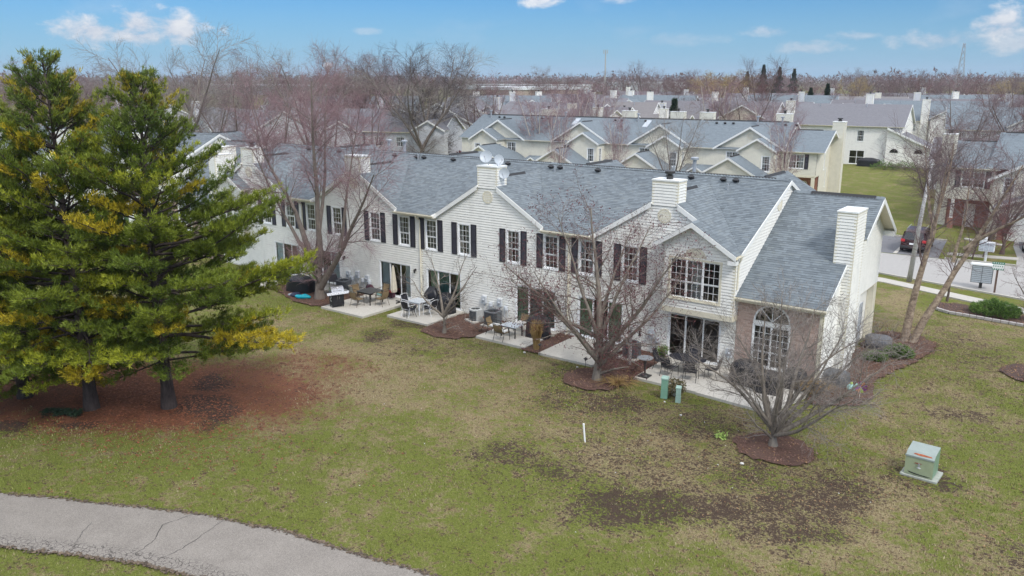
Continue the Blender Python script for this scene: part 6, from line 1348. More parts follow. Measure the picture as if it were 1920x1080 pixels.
def table(label,loc,rot,wx,wy,h,top,leg,oval=False,grid=False):
    rt=root('patio_table',loc,label,'table',rot)
    mb=MB()
    if oval: mb.lathe([(1,-.02),(1.02,0),(1,.012)],(0,0,0),24); mb.v=[(a*wx/2,b*wy/2,h+c) for a,b,c in mb.v]
    else: mb.box(-wx/2,wx/2,-wy/2,wy/2,h-.035,h)
    t=mb.build('tabletop',rt,top,bevel=.006)
    if grid:
        g=MB(); n=5
        for i in range(n+1):
            a=-wx/2+.02+(wx-.04)*i/n; g.box(a-.012,a+.012,-wy/2,wy/2,h+.001,h+.008); b=-wy/2+.02+(wy-.04)*i/n; g.box(-wx/2,wx/2,b-.012,b+.012,h+.0085,h+.012)
        g.build('top_lattice',rt,leg)
    for sx in (-1,1):
        for sy in (-1,1):
            l=MB(); X,Y=sx*(wx/2-.07)*(.7 if oval else 1),sy*(wy/2-.07)*(.7 if oval else 1)
            if oval: l.tube([(X*1.15,Y*1.15,0),(X*.7,Y*.7,.35),(X,Y,h-.02)],.016,5)
            else: l.box(X-.025,X+.025,Y-.025,Y+.025,0,h-.035)
            l.build('leg',rt,leg)
    if not oval:
        a=MB(); a.box(-wx/2+.05,wx/2-.05,-wy/2+.05,-wy/2+.08,h-.1,h-.036);a.box(-wx/2+.05,wx/2-.05,wy/2-.08,wy/2-.05,h-.1,h-.036); a.build('apron',rt,leg)
    return rt
ZP=.09
# patio 1: dark square table and four tan chairs, steel grill, closed parasol
cx,cy=-34.8,-1.85
table('square dark table with four tan chairs on the patio near the steel grill',(cx,cy,ZP),0,1.15,1.15,.74,'table_black','dark_iron')
for lb,x,y,r in (('tan mesh chair nearest the lawn at the dark square table',cx-.05,cy-.98,0),('tan mesh chair at the right front side of the dark square table',cx+1.0,cy-.05,90),('tan mesh chair behind the dark table, next to the planter',cx-1.0,cy+.1,-90),('tan mesh chair at the far side of the dark table, next to the sliding door',cx+.05,cy+.98,180)): chair(lb,(x,y,ZP),R(r),'bronze_metal','tan_mesh',group='tan mesh chairs round the dark table')
def grill(label,loc,rot,w=1.35):
    rt=root('gas_grill',loc,label,'grill',rot)
    c=MB(); c.box(-.36,.36,-.26,.26,.10,.78,'cap_black'); c.build('cabinet',rt,'cap_black',bevel=.01)
    for s in (-1,1): d=MB(); d.box(*sorted((s*.02,s*.34)),-.285,-.262,.14,.74); dd=d.build('door',rt,'black_cover'); h_=MB(); h_.tube([(s*.06,-.32,.5),(s*.06,-.32,.68)],.01,5); h_.build('handle',dd,'steel')
    p=MB(); p.poly([(-w/2,-.40,.80),(w/2,-.40,.80),(w/2,-.30,.93),(-w/2,-.30,.93)]); p.poly([(-w/2,-.40,.80),(-w/2,-.30,.93),(-w/2,-.26,.80)]); p.poly([(w/2,-.40,.80),(w/2,-.26,.80),(w/2,-.30,.93)]); p.poly([(-w/2,-.40,.80),(-w/2,-.26,.79),(w/2,-.26,.79),(w/2,-.40,.80)]); p.box(-.37,.37,-.3,.27,.79,.92); p.build('control_panel',rt,'steel')
    for x in (-.42,-.2,.02,.24): k=MB(); k.lathe([(.035,0),(.03,.035)],(0,0,0),10); o=k.build('knob',rt,'white_metal'); o.location=(x,-.36,.87); o.rotation_euler=(R(52),0,0)
    for s in (-1,1): t=MB(); t.box(*sorted((s*.38,s*w/2)),-.29,.25,.885,.915); t.build('side_shelf',rt,'dark_iron' if s<0 else 'steel')
    l=MB(); n=9; pr=[(-.29+.56*i/n if False else .27-.56*i/n,.93+.30*math.sin(math.pi*min(1,(i/n)*.93+.05))**.7) for i in range(n+1)]; pr[0]=(.27,.93);pr[-1]=(-.29,.93)
    for (a,b) in zip(pr,pr[1:]): l.poly([(.37,a[0],a[1]),(-.37,a[0],a[1]),(-.37,b[0],b[1]),(.37,b[0],b[1])])
    l.poly([(-.37,a,b) for a,b in pr]); l.poly([(.37,a,b) for a,b in pr[::-1]]); li=l.build('lid',rt,'steel')
    h_=MB(); h_.tube([(-.28,-.33,1.05),(.28,-.33,1.05)],.014,6); h_.tube([(-.26,-.26,1.06),(-.26,-.33,1.05)],.008,4); h_.tube([(.26,-.26,1.06),(.26,-.33,1.05)],.008,4); h_.build('handle',li,'steel'); g=MB(); g.lathe([(.045,0),(.04,.02)],(0,0,0),12); o=g.build('gauge',li,'white_metal'); o.location=(0,-.22,1.16); o.rotation_euler=(R(55),0,0)
    for x in (-.32,.32):
        for y in (-.2,.2): k=MB(); k.box(x-.02,x+.02,y-.02,y+.02,0,.1); k.build('leg',rt,'cap_black')
    return rt
g=grill('stainless steel gas grill with black cabinet on the lawn corner of the left patio',(-35.75,-3.62,ZP),R(68))
# white S-like mark on the side panel
mb=MB(); s=[(.10,.30),(-.02,.36),(-.13,.30),(-.10,.20),(.05,.14),(.12,.04),(.04,-.06),(-.12,-.04)]
for a,b in zip(s,s[1:]): mb.bar((-.363,a[0]*.8-.02,.42+a[1]*.8),(-.363,b[0]*.8-.02,.42+b[1]*.8),.055,.004,up=(1,0,0))
mb.build('side_mark',g,'white_trim')
def umbrella(label,loc):
    rt=root('patio_umbrella',loc,label,'umbrella'); b=MB(); b.bar((-.4,0,.03),(.4,0,.03),.06); b.bar((0,-.4,.035),(0,.4,.035),.06); b.build('base',rt,'dark_iron')
    p=MB(); p.tube([(0,0,0),(.03,0,.9),(-.05,0,1.7),(-.25,0,2.15),(-.55,0,2.28)],.028,6); p.build('arched_pole',rt,'dark_iron'); p=MB(); p.tube([(.55,.05,.05),(.35,.0,1.2),(-.05,0,1.75)],.016,5); p.build('brace',rt,'dark_iron')
    c=MB(); n=16
    prof=[(.03,2.2),(.07,2.05),(.11,1.6),(.16,1.1),(.19,.7),(.15,.55)]
    i0=0
    for j,(r,z) in enumerate(prof):
        for k in range(n): t=2*math.pi*k/n; q=r*(1+.22*(k%2)-.1); c.v.append((-.55+q*math.cos(t),q*math.sin(t),z))
    for j in range(len(prof)-1):
        for k in range(n): k2=(k+1)%n; c.f.append((j*n+k,(j+1)*n+k,(j+1)*n+k2,j*n+k2)); c.m.append(0)
    c.build('folded_canopy',rt,['cream_cloth']); return rt
umbrella('closed cream cantilever umbrella before the sliding door with blue drapes',(-33.35,-.75,ZP))
# patio 2: white set
cx,cy=-30.95,-1.75
table('white lattice-topped table with white-framed chairs on the second patio',(cx,cy,ZP),0,.95,.95,.72,'dish_grey','white_metal',grid=True)
for lb,x,y,r in (('white-framed chair with black sling nearest the lawn at the white table',cx,cy-.82,0),('white-framed black-sling chair at the right front of the white table',cx+.85,cy,90),('white-framed black-sling chair left behind the white table',cx-.85,cy+.05,-90),('white-framed black-sling chair at the wall side of the white table',cx,cy+.85,180)): chair(lb,(x,y,ZP),R(r),'white_metal','black_mesh',group='white-framed chairs round the white table')
chair('small black folding chair tucked before the white table',(-30.75,-2.75,ZP),R(160),'dark_iron','black_mesh',.36,.62)
def cover(label,loc,w,d,h,rot=0,name='covered_grill',cat='grill cover',mat='black_cover',seed=0,peak=.0):
    r=random.Random(seed); bm=bmesh.new(); nx=12; rows=9; vs=[]
    for j in range(rows):
        t=j/(rows-1); ring=[]
        sc=1.08-.10*t if t<.82 else 1.0-(t-.82)*3.6
        for k in range(28):
            a=2*math.pi*k/28; ca,sa=math.cos(a),math.sin(a); q=(abs(ca)**5+abs(sa)**5)**(-.2); fold=1+.035*math.sin(k*2.7+j*.25)*(1-t)+r.uniform(-.012,.012)
            ring.append(bm.verts.new((ca*q*w/2*sc*fold,sa*q*d/2*sc*fold,h*(t if t<.82 else .82+(t-.82)*(1+peak))+(-.02 if j==0 else 0))))
        vs.append(ring)
    for j in range(rows-1):
        for k in range(28): bm.faces.new((vs[j][k],vs[j][(k+1)%28],vs[j+1][(k+1)%28],vs[j+1][k]))
    bm.faces.new(vs[-1])
    me=bpy.data.meshes.new('cover'); bm.to_mesh(me); bm.free(); me.materials.append(MATS[mat]); me.polygons.foreach_set('use_smooth',[True]*len(me.polygons)); rt=root(name,loc,label,cat,R(rot)); mobj('cover',me,rt)
    s=MB(); s.tube([((w/2*1.03)*math.cos(2*math.pi*k/20)*(abs(math.cos(2*math.pi*k/20))**5+abs(math.sin(2*math.pi*k/20))**5)**(-.2),(d/2*1.03)*math.sin(2*math.pi*k/20)*(abs(math.cos(2*math.pi*k/20))**5+abs(math.sin(2*math.pi*k/20))**5)**(-.2),.12) for k in range(21)],.012,4); s.build('hem_cord',rt,mat); return rt
cover('black covered grill with pointed top by the white table, against the wall',(-31.0,-.55,ZP),.95,.6,1.05,10,seed=1,peak=1.2); cover('tall black covered grill behind the small grey tree',(-29.75,-.75,ZP),1.0,.7,1.15,-10,seed=2); 
cover('black covered furniture left of the pink-twigged tree, on the mulch',(-40.5,-2.35,.04),1.7,1.0,1.0,10,'covered_furniture','cover',seed=3); cover('low black covered object farther left by the first patio',(-43.9,-1.3,ZP),1.3,.7,.9,0,'covered_furniture','cover',seed=4)
cover('black covered grill on the narrow patio behind the ornamental grass',(-22.95,-1.35,ZP),1.15,.75,1.15,15,seed=5)
cover('largest black covered grill on the end patio, left one of three',(-11.75,-1.5,ZP),1.35,.75,1.1,-5,seed=6); cover('middle black covered grill on the end patio before the arched window',(-10.65,-1.9,ZP),1.05,.7,.95,8,seed=7); cover('right black covered grill of the three on the end patio',(-9.9,-.75,ZP),.9,.65,.9,0,seed=8)
cover('charcoal covered mound at the foot of the chimney corner',(-8.75,1.05,.03),1.2,.9,.62,0,'covered_furniture','cover','ac_grey',9)
# air conditioners
def ac(label,loc,w=.75,h=.72,round_=False,rot=0,light=False):
    rt=root('air_conditioner',loc,label,'air conditioner',R(rot)); p=MB(); p.box(-w*.62,w*.62,-w*.62,w*.62,-.03,.06); p.build('pad',rt,'concrete')
    b=MB(); q=2.0 if round_ else 8
    b.lathe([(w/2*.94,.06),(w/2*.94,h-.05)],(0,0,0),28,sq=q); b.build('coil',rt,'ac_dark')
    f=MB(); n=22
    for i in range(n): z=.08+(h-.16)*i/n; f.lathe([(w/2*.97,z),(w/2*.97,z+.012)],(0,0,0),28,sq=q)
    f.build('louvre_grille',rt,'ac_grey',kind='stuff')
    c=MB(); c.lathe([(w/2,h-.07),(w/2*1.02,h),(w/2*.9,h+.02),(w/2*.72,h+.02),(w/2*.70,h-.06)],(0,0,0),28,sq=q); c.lathe([(w/2*.2,h-.05),(w/2*.1,h-.02)],(0,0,0),12); c.build('top_ring',rt,'ac_light' if light else 'ac_grey')
    g=MB()
    for i in range(10): a=math.pi*i/10; g.bar((w*.35*math.cos(a),w*.35*math.sin(a),h+.005),(-w*.35*math.cos(a),-w*.35*math.sin(a),h+.005),.007)
    g.build('fan_guard',rt,'ac_dark')
    s=MB(); s.box(w/2*.86,w/2*1.03,-w*.22,w*.34,.06,h); s.build('service_panel',rt,'ac_light' if light else 'ac_grey'); return rt
ac('square dark grey air conditioner beside the planter on the left mulch',(-38.2,-.85,.05),.78,.72); ac('air conditioner with pale side panel on a pad, right of the small grey tree',(-27.45,-.95,.05),.72,.68,True,light=True,rot=-20); ac('dark air conditioner beside the one with pale panel, nearer the right',(-26.15,-1.05,.05),.80,.80,False); ac('round dark air conditioner behind the crabapple trunk',(-17.55,-1.35,.05),.80,.78,True)
# meters on the wall
def meter(label,x,z,kind,group):
    rt=root('utility_meter',(x,-.035,z),label,'meter',0,group)
    if kind: m=MB(); m.box(-.15,.15,-.15,0,0,.42); m.build('box',rt,'meter_grey',bevel=.01); d=MB(); d.lathe([(.085,0),(.08,.06),(.05,.09)],(0,0,0),14); o=d.build('dial',rt,'galvanized'); o.rotation_euler=(R(90),0,0); o.location=(0,-.14,.2); p=MB(); p.tube([(0,-.06,0),(0,-.06,-z+.03)],.02,5); p.build('conduit',rt,'meter_grey')
    else: m=MB(); m.lathe([(.10,0),(.12,.05),(.12,.2),(.1,.25)],(0,-.12,.05),10); m.build('body',rt,'meter_grey'); p=MB(); p.tube([(-.12,-.1,-z+.03),(-.12,-.1,.16),(.12,-.1,.16),(.12,-.1,-z+.3)],.022,5); p.build('gas_pipe',rt,'meter_grey')
for i,(x,z,k) in enumerate(((-38.55,.75,1),(-38.15,.62,0),(-37.7,.85,1),(-37.2,.60,0),(-36.85,.70,1),(-36.6,.55,0))): meter('small grey utility meter on the siding above the planter and dark air conditioner',x,z,k,'meters on the left part of the white wall')
for i,(x,z,k) in enumerate(((-27.5,.85,1),(-27.0,.70,0),(-26.4,.85,1),(-25.95,.65,0))): meter('small grey utility meter on the siding above the two middle air conditioners',x,z,k,'meters on the middle part of the white wall')
for i,(x,z,k) in enumerate(((-17.1,.8,1),(-16.75,.6,0))): meter('small grey utility meter on the siding right of the round air conditioner',x,z,k,'meters beside the round air conditioner')
meter('grey cable box on the wall between the dark sliding door and the brick',-13.15,.62,1,'meters beside the end door')
# odds and ends at the left
rt=root('planter',(-37.3,-.85,.04),'pale grey barrel planter with rusty soil beside the dark air conditioner','planter'); m=MB(); m.lathe([(.27,0),(.34,.5),(.36,.52),(.31,.53),(.30,.46)],(0,0,0),18); m.build('pot',rt,'planter'); m=MB(); m.lathe([(.05,.47),(.30,.46)],(0,0,0),18); m.build('soil',rt,'terracotta')
rt=root('backpack',(-36.15,-.55,ZP),'maroon bag slumped against the wall behind the dark table','bag'); bm=bmesh.new(); bmesh.ops.create_icosphere(bm,subdivisions=3,radius=.36); 
for v in bm.verts: v.co.x*=.95;v.co.y*=.6;v.co.z=(v.co.z+.34)*.92 if v.co.z>-.3 else 0; v.co+=Vector((math.sin(v.co.z*20),math.cos(v.co.x*17),0))*.012
me=bpy.data.meshes.new('body'); bm.to_mesh(me); bm.free(); me.materials.append(MATS['maroon']); me.polygons.foreach_set('use_smooth',[True]*len(me.polygons)); mobj('body',me,rt); m=MB(); m.tube([(-.12,-.2,.3),(-.12,-.26,.5),(-.1,-.1,.66)],.02,5); m.tube([(.12,-.2,.3),(.12,-.26,.5),(.1,-.1,.66)],.02,5); m.build('strap',rt,'cap_black')
def lounge(label,loc,rot,cush,frame='dark_iron'):
    rt=root('lounge_chair',loc,label,'chair',rot); c=MB(); c.box(-.28,.28,-.25,.55,.38,.46); c.build('seat_cushion',rt,cush,bevel=.03); c=MB(); c.bar((0,-.27,.44),(0,-.58,1.0),.56,.09,up=(0,1,0)); c.build('back_cushion',rt,cush,bevel=.03)
    f=MB()
    for s in (-1,1): f.tube([(s*.3,.5,0),(s*.3,.5,.38),(s*.3,-.25,.38),(s*.3,-.62,1.02)],.016,5); f.tube([(s*.3,-.35,0),(s*.3,-.2,.4)],.016,5); f.tube([(s*.31,-.38,.62),(s*.31,.3,.6),(s*.31,.35,.38)],.018,5)
    f.build('frame',rt,frame); return rt
lounge('grey cushioned chair standing by the wall left of the dark air conditioner',(-39.35,-.55,ZP),R(30),'grey_fabric'); l2=lounge('chair with lime and black striped cushions behind the pink-twigged tree trunk',(-40.6,-.75,ZP),R(-20),'lime'); m=MB()
for i in range(4): m.bar((-.2+i*.13,-.215-.0,.46),(-.2+i*.13,-.52,1.0),.035,.012,up=(0,1,0))
m.build('stripe',l2,'cap_black')
rt=root('cushion',(-38.95,-3.5,.04),'turquoise cloth bundle on the mulch at the foot of the pink-twigged tree','cushion',R(35)); bm=bmesh.new(); bmesh.ops.create_icosphere(bm,subdivisions=3,radius=.5)
for v in bm.verts: v.co.y*=.42; v.co.z=max(0,v.co.z*.30+.10)+.035*math.sin(v.co.x*11)*math.cos(v.co.y*9); 
me=bpy.data.meshes.new('bundle'); bm.to_mesh(me); bm.free(); me.materials.append(MATS['turquoise']); me.polygons.foreach_set('use_smooth',[True]*len(me.polygons)); mobj('bundle',me,rt)
rt=root('cushion',(-39.8,-3.35,.04),'dark blue and grey bundle beside the turquoise one','cushion',R(10)); m=MB(); m.lathe([(.34,0),(.36,.08),(.25,.17),(.05,.2)],(0,0,0),14); m.build('bundle',rt,'navy',smooth=True); m=MB(); m.box(-.5,-.1,-.18,.2,0,.09); m.build('flap',rt,'dish_grey',bevel=.03)
rt=root('toy',(-41.4,-2.3,.04),'small red plastic toy glimpsed among the pine boughs','toy'); m=MB(); m.box(-.2,.2,-.12,.12,.1,.42); m.build('body',rt,'red_plastic',bevel=.05); m=MB(); m.lathe([(.1,0),(.1,.08)],(0,0,0),12); o=m.build('wheel',rt,'cap_black'); o.rotation_euler=(R(90),0,0); o.location=(-.1,-.1,.1)
rt=root('storage_crate',(-35.55,-.28,ZP),'light turquoise tub against the wall behind the dark table','tub'); m=MB(); m.lathe([(.2,0),(.24,.28),(.26,.3),(.22,.3),(.18,.04)],(0,0,0),16); m.build('tub',rt,'aqua'); m=MB(); m.tube([(-.2,0,.28),(0,-.02,.40),(.2,0,.28)],.008,4); m.build('handle',rt,'white_trim')
rt=root('storage_crate',(-34.75,-.25,ZP),'dark red box under the window by the closed parasol','box'); m=MB(); m.box(-.3,.3,-.16,.16,0,.34); m.build('body',rt,'maroon',bevel=.02); m=MB(); m.box(-.32,.32,-.18,.18,.34,.38); m.build('lid',rt,'red_plastic',bevel=.01)
# patio 3: glass table set half hidden by the crabapple
table('low metal table between wicker-look chairs on the narrow middle patio',(-24.1,-2.1,ZP),0,1.0,.75,.60,'dish_grey','dark_iron')
for lb,x,y,r in (('tan chair with white seat cushion at the left corner of the narrow middle patio',-25.05,-2.35,-80),('tan chair with white seat cushion at the lawn side of the narrow middle patio',-24.1,-2.95,0),('tan chair with white seat cushion next to the wall on the narrow middle patio',-24.2,-1.15,175)): chair(lb,(x,y,ZP),R(r),'dark_iron','tan_mesh',.6,.9,'tan chairs on the narrow middle patio',cushion='blanket_white')
def grass_clump(label,loc,h,n,mat='straw',spread=.35,name='ornamental_grass',droop=.3):
    r=np.random.default_rng(int(abs(loc[0])*100)); rt=root(name,loc,label,'grass'); P=[]
    for i in range(n):
        a=r.random()*6.28; b=r.random()**.5*.14; s=r.random()*spread; p0=np.array([math.cos(a)*b,math.sin(a)*b,0]); L=h*r.uniform(.6,1.05); pts=np.array([p0,p0+[math.cos(a)*s*.25,math.sin(a)*s*.25,L*.5],p0+[math.cos(a)*s,math.sin(a)*s,L*(1-droop*s)],p0+[math.cos(a)*s*1.6,math.sin(a)*s*1.6,L*(1-droop*s*1.8)]]); P.append((pts,np.array([.006,.005,.004,.002]),3))
    V,Fc=tubes_mesh(P,0); mobj('blades',np_mesh('blades',V,Fc,mat),rt,kind='stuff'); m=MB(); m.lathe([(.14,0),(.1,.12)],(0,0,0),8); m.build('crown_base',rt,mat)
grass_clump('tall bundle of dry yellow ornamental grass at the corner of the narrow middle patio',(-21.95,-2.95,.03),1.5,520,spread=.25); grass_clump('low dry yellow ornamental grass right of the end patio',(-9.0,-.9,.03),.75,600,spread=.6,droop=.5); grass_clump('sprawling dry grass tuft spilling over the mulch beside the crabapple ring',(-16.3,-4.9,.03),.4,260,spread=.7,droop=.6)
def pathlight(label,x,y,h=.55): 
    rt=root('path_light',(x,y,0),label,'garden light'); m=MB(); m.tube([(0,0,0),(0,0,h-.1)],.012,5); m.build('stake',rt,'dark_iron'); m=MB(); m.lathe([(.045,h-.1),(.05,h-.03),(.11,h-.03),(.03,h+.03)],(0,0,0),10); m.build('lamp_head',rt,'dark_iron')
pathlight('small dark garden light at the left lawn corner of the two-slab patio',-21.3,-3.6,.58); pathlight('small dark garden light at the right lawn corner of the two-slab patio',-18.55,-3.85,.5)
rt=root('bird_bath',(-15.75,-3.35,ZP),'dark green bird bath on the left corner of the end patio','bird bath'); m=MB(); m.box(-.24,.24,-.24,.24,0,.05); m.lathe([(.2,.05),(.16,.1),(.05,.16),(.04,.45),(.06,.72),(.1,.78)],(0,0,0),14); m.build('pedestal',rt,'dark_iron'); m=MB(); m.lathe([(.06,.76),(.30,.83),(.36,.88),(.33,.88),(.05,.80)],(0,0,0),20); m.build('basin',rt,'galvanized')
rt=root('feeder_pole',(-17.1,-2.25,.03),'grey wooden post with a hanging bird feeder behind the crabapple','post'); m=MB(); m.box(-.05,.05,-.05,.05,0,1.85); m.build('post',rt,'pole_grey'); m=MB(); m.tube([(0,0,1.8),(.25,0,2.0),(.45,0,1.92)],.012,5); m.build('arm',rt,'dark_iron'); m=MB(); m.lathe([(.09,0),(.05,.03),(.05,.28),(.10,.3),(.01,.38)],(.45,0,1.52),10); m.build('feeder',rt,'dark_iron')
# end patio: oval mesh table and chairs
cx,cy=-14.45,-1.75
table('black oval mesh table on the end patio before the dark sliding door',(cx,cy,ZP),R(0),1.75,1.05,.70,'black_mesh','dark_iron',oval=True)
for lb,x,y,r in (('black mesh chair at the left end of the oval table',cx-1.15,cy-.25,-80),('black mesh chair at the right end of the oval table',cx+1.2,cy+.0,95),('black mesh chair on the lawn side of the oval table, left one',cx-.45,cy-.85,-8),('black mesh chair on the lawn side of the oval table, right one',cx+.55,cy-.8,12),('black mesh chair between the oval table and the door',cx-.2,cy+.88,180)): chair(lb,(x,y,ZP),R(r),'dark_iron','black_mesh',.58,.98,'black mesh chairs round the oval table',rounded=True)
def leafy(label,loc,r_,h,n,mat,name='shrub',flat=.7,size=.05,stems=True,cat='shrub'):
    r=np.random.default_rng(int(abs(loc[0]*97)+abs(loc[1]*31))); rt=root(name,loc,label,cat); a=r.random(n)*6.283; t=r.random(n)**.5; u=r.random(n); c=np.stack([np.cos(a)*r_*t*(.5+.5*u),np.sin(a)*r_*t*(.5+.5*u),h*(.1+.9*u)*(1-.35*t)],1); V,Fc=leaves(r,list(c),3,size,.04); mobj('foliage',np_mesh('foliage',V,Fc,mat),rt,kind='stuff')
    P=[]
    for i in range(18): q=c[r.integers(0,n)]; P.append((np.array([[0,0,0],q*.5+[0,0,.03],q]),np.array([.012,.008,.004]),3))
    V,Fc=tubes_mesh(P,0); mobj('stems',np_mesh('stems',V,Fc,'bark_brown'),rt); return rt
s=leafy('potted broadleaf plant in a white pot behind the green pedestals',(-13.75,-4.45,.02),.55,.8,420,'shrub_leaf',name='potted_plant',cat='plant'); m=MB(); m.lathe([(.13,0),(.19,.25),(.17,.26)],(0,0,0),14); m.build('pot',s,'white_trim')
leafy('small green plant by the left frame of the dark sliding door',(-16.35,-.35,ZP),.3,.55,160,'evergreen',name='garden_plant',cat='plant')
for lb,x,y,w,h,ms in (('taller of two green utility pedestals on the lawn edge of the end patio',-13.98,-4.98,.27,.90,('pedestal_green','pedestal_pale')),('shorter paler green utility pedestal right of the taller one',-13.30,-5.08,.20,.66,('pedestal_pale','pedestal_pale'))):
    rt=root('utility_pedestal',(x,y,0),lb,'pedestal',R(12)); m=MB(); m.box(-w/2,w/2,-w*.42,w*.42,0,h*.42); m.build('base_housing',rt,ms[0],bevel=.008); m=MB(); m.box(-w/2+.006,w/2-.006,-w*.42+.006,w*.42-.006,h*.42+.004,h); m.build('upper_housing',rt,ms[0],bevel=.008); m=MB(); m.poly([(-w/2-.01,-w*.45,h),(w/2+.01,-w*.45,h),(w/2+.01,w*.45,h+.06),(-w/2-.01,w*.45,h+.06)]); m.poly([(-w/2-.01,-w*.45,h),(-w/2-.01,-w*.45,h-.05),(w/2+.01,-w*.45,h-.05),(w/2+.01,-w*.45,h)]); m.poly([(w/2+.01,-w*.45,h-.05),(w/2+.01,w*.45,h-.05),(w/2+.01,w*.45,h+.06),(w/2+.01,-w*.45,h)]); m.build('cap',rt,ms[1])
# pad-mounted transformer
rt=root('transformer_box',(-3.90,-5.95,0),'green pad-mounted transformer box with rust streaks on a concrete pad in the lawn','utility box',R(-3))
m=MB(); m.box(-.56,.60,-.49,.46,-.05,.045); m.build('pad',rt,'planter',bevel=.02)
m=MB(); w=.44; pr=[(-.42,.06),(-.44,.74),(-.26,.86),(.34,.95),(.34,.06)]
for (a,b),mt in zip(zip(pr,pr[1:]),('green_box_light','green_box_top','green_box_top','green_box')): m.poly([(-w,a[0],a[1]),(w,a[0],a[1]),(w,b[0],b[1]),(-w,b[0],b[1])],mt)
m.poly([(w,a,b) for a,b in pr],'green_box'); m.poly([(-w,a,b) for a,b in pr[::-1]],'green_box'); m.build('cabinet',rt)
m=MB(); m.box(-w-.015,w+.015,-.455,-.44,.70,.755); m.build('door_lip',rt,'green_box_top')
def streak(pts,y,name,mat): m=MB(); m.poly([(a,y,b) for a,b in pts]); m.build(name,rt,mat)
m=MB(); m.poly([(a,b,.743+(b+.44)*.6667+.004) for a,b in ((-.20,-.33),(.05,-.32),(.33,-.335),(.36,-.37),(.15,-.385),(-.05,-.39),(-.22,-.365))]); m.build('rust_patch',rt,'rust')
streak([(-.16,.50),(-.02,.49),(.10,.52),(.02,.535),(-.12,.53)],-.4452,'rust_patch','terracotta'); streak([(-.36,.20),(-.28,.13),(-.1,.10),(.25,.095),(.42,.12),(.25,.125),(-.05,.14),(-.3,.17)],-.4435,'dark_stain','cap_black')
m=MB(); m.box(-.03,.03,-.475,-.445,.42,.52); m.build('padlock',rt,'galvanized')
streak([(-.07,.36),(.0,.40),(.08,.37),(.04,.33),(-.02,.34)],-.4445,'sticker','white_trim')
rt=root('marker_post',(-14.42,-10.62,0),'thin white plastic pipe standing alone in the lawn','post'); m=MB(); m.tube([(0,0,-.05),(.0,0,.66)],.034,8); m.build('pipe',rt,'white_trim'); rt.rotation_euler=(0,R(-6),0); m=MB(); m.tube([(0,0,.64),(0,0,.70)],.04,8); m.build('cap',rt,'white_trim')
# right-hand bed: boulder, shrubs
def rock(label,loc,s,seed,mat='boulder'):
    r=random.Random(seed); bm=bmesh.new(); bmesh.ops.create_icosphere(bm,subdivisions=3,radius=1); ds=[Vector((r.gauss(0,1),r.gauss(0,1),r.gauss(0,1))).normalized() for _ in range(11)]
    for v in bm.verts:
        n=v.co.normalized(); k=min([1.0]+[ .80/max(.01,n.dot(d)) for d in ds if n.dot(d)>.5]); v.co=Vector((n.x*s[0],n.y*s[1],n.z*s[2]))*k*(1+.03*math.sin(n.x*13+n.y*9))
    me=bpy.data.meshes.new('boulder'); bm.to_mesh(me); bm.free(); me.materials.append(MATS[mat]); o=mobj('boulder',me,None,loc); tag(o,label,'rock'); return o
rock('large grey boulder at the corner of the white side wall',(-8.35,7.3,.28),(.75,.65,.55),3); 
for i,(x,y,s) in enumerate(((-8.95,-6.2,.09),(-9.05,-8.95,.08),(-13.75,-5.4,.05),(-12.6,-6.3,.06),(-18.9,-4.0,.06),(-22.1,-3.75,.08))): 
    rock(['pale stone lying left of the magnolia trunk','pale stone on the front edge of the magnolia ring','tiny pale stone between the green pedestals','small pale stone on the lawn below the end patio','small pale stone beside the right garden light','small pale stone below the dry ornamental grass'][i],(x,y,s*.5),(s,s*.8,s*.6),20+i,'limestone')
def juniper(label,loc,r_,h,n,seed):
    r=np.random.default_rng(seed); rt=root('juniper_shrub',loc,label,'shrub'); a=r.random(n)*6.283; t=r.random(n)**.6; c=np.stack([np.cos(a)*r_*t,np.sin(a)*r_*t,h*(.15+.85*r.random(n))*(1-.6*t)],1); d=np.stack([np.cos(a),np.sin(a),np.full(n,.7)],1); V,Fc,_=needle_mesh(c,d,np.ones((n,3)),10,.16,.013,r,.45); mobj('foliage',np_mesh('foliage',V,Fc,'evergreen'),rt,kind='stuff')
    P=[(np.array([[0,0,0],[math.cos(b)*r_*.4,math.sin(b)*r_*.4,h*.4],[math.cos(b)*r_*.8,math.sin(b)*r_*.8,h*.5]]),np.array([.03,.02,.01]),4) for b in np.linspace(0,5.8,8)]; V,Fc=tubes_mesh(P,0); mobj('stems',np_mesh('stems',V,Fc,'bark_brown'),rt)
juniper('spreading green juniper in the street-side bed before the street sign',(-4.45,17.6,.05),1.25,.95,900,1); juniper('green juniper between the boulder and the river birch',(-7.25,6.6,.04),.62,.6,420,2); juniper('low green juniper in front of the boulder',(-8.05,5.5,.04),.5,.35,320,3); juniper('green juniper half cut off at the right edge of the lawn bed',(-1.2,6.6,.04),.7,.6,380,4)
leafy('small yellow-green seedling at the left rim of the magnolia ring',(-10.5,-7.3,.0),.28,.18,60,'lime',name='garden_plant',cat='plant')
spruce_=juniper
rt=root('pine_bough',(-32.6,-20.9,.03),'fallen green pine bough lying in front of the middle pine','branch',R(30)); r=np.random.default_rng(9); c=np.stack([r.uniform(-.8,.8,160),r.normal(0,.14,160),r.uniform(.02,.14,160)],1); V,Fc,_=needle_mesh(c,np.stack([np.ones(160),r.normal(0,.5,160),np.full(160,.2)],1),np.ones((160,3)),12,.13,.011,r,.4); mobj('needles',np_mesh('needles',V,Fc,'evergreen_dark'),rt,kind='stuff'); V,Fc=tubes_mesh([(np.array([[-.85,0,.03],[0,.05,.06],[.8,0,.05]]),np.array([.025,.015,.006]),5)],0); mobj('stem',np_mesh('stem',V,Fc,'bark_brown'),rt)
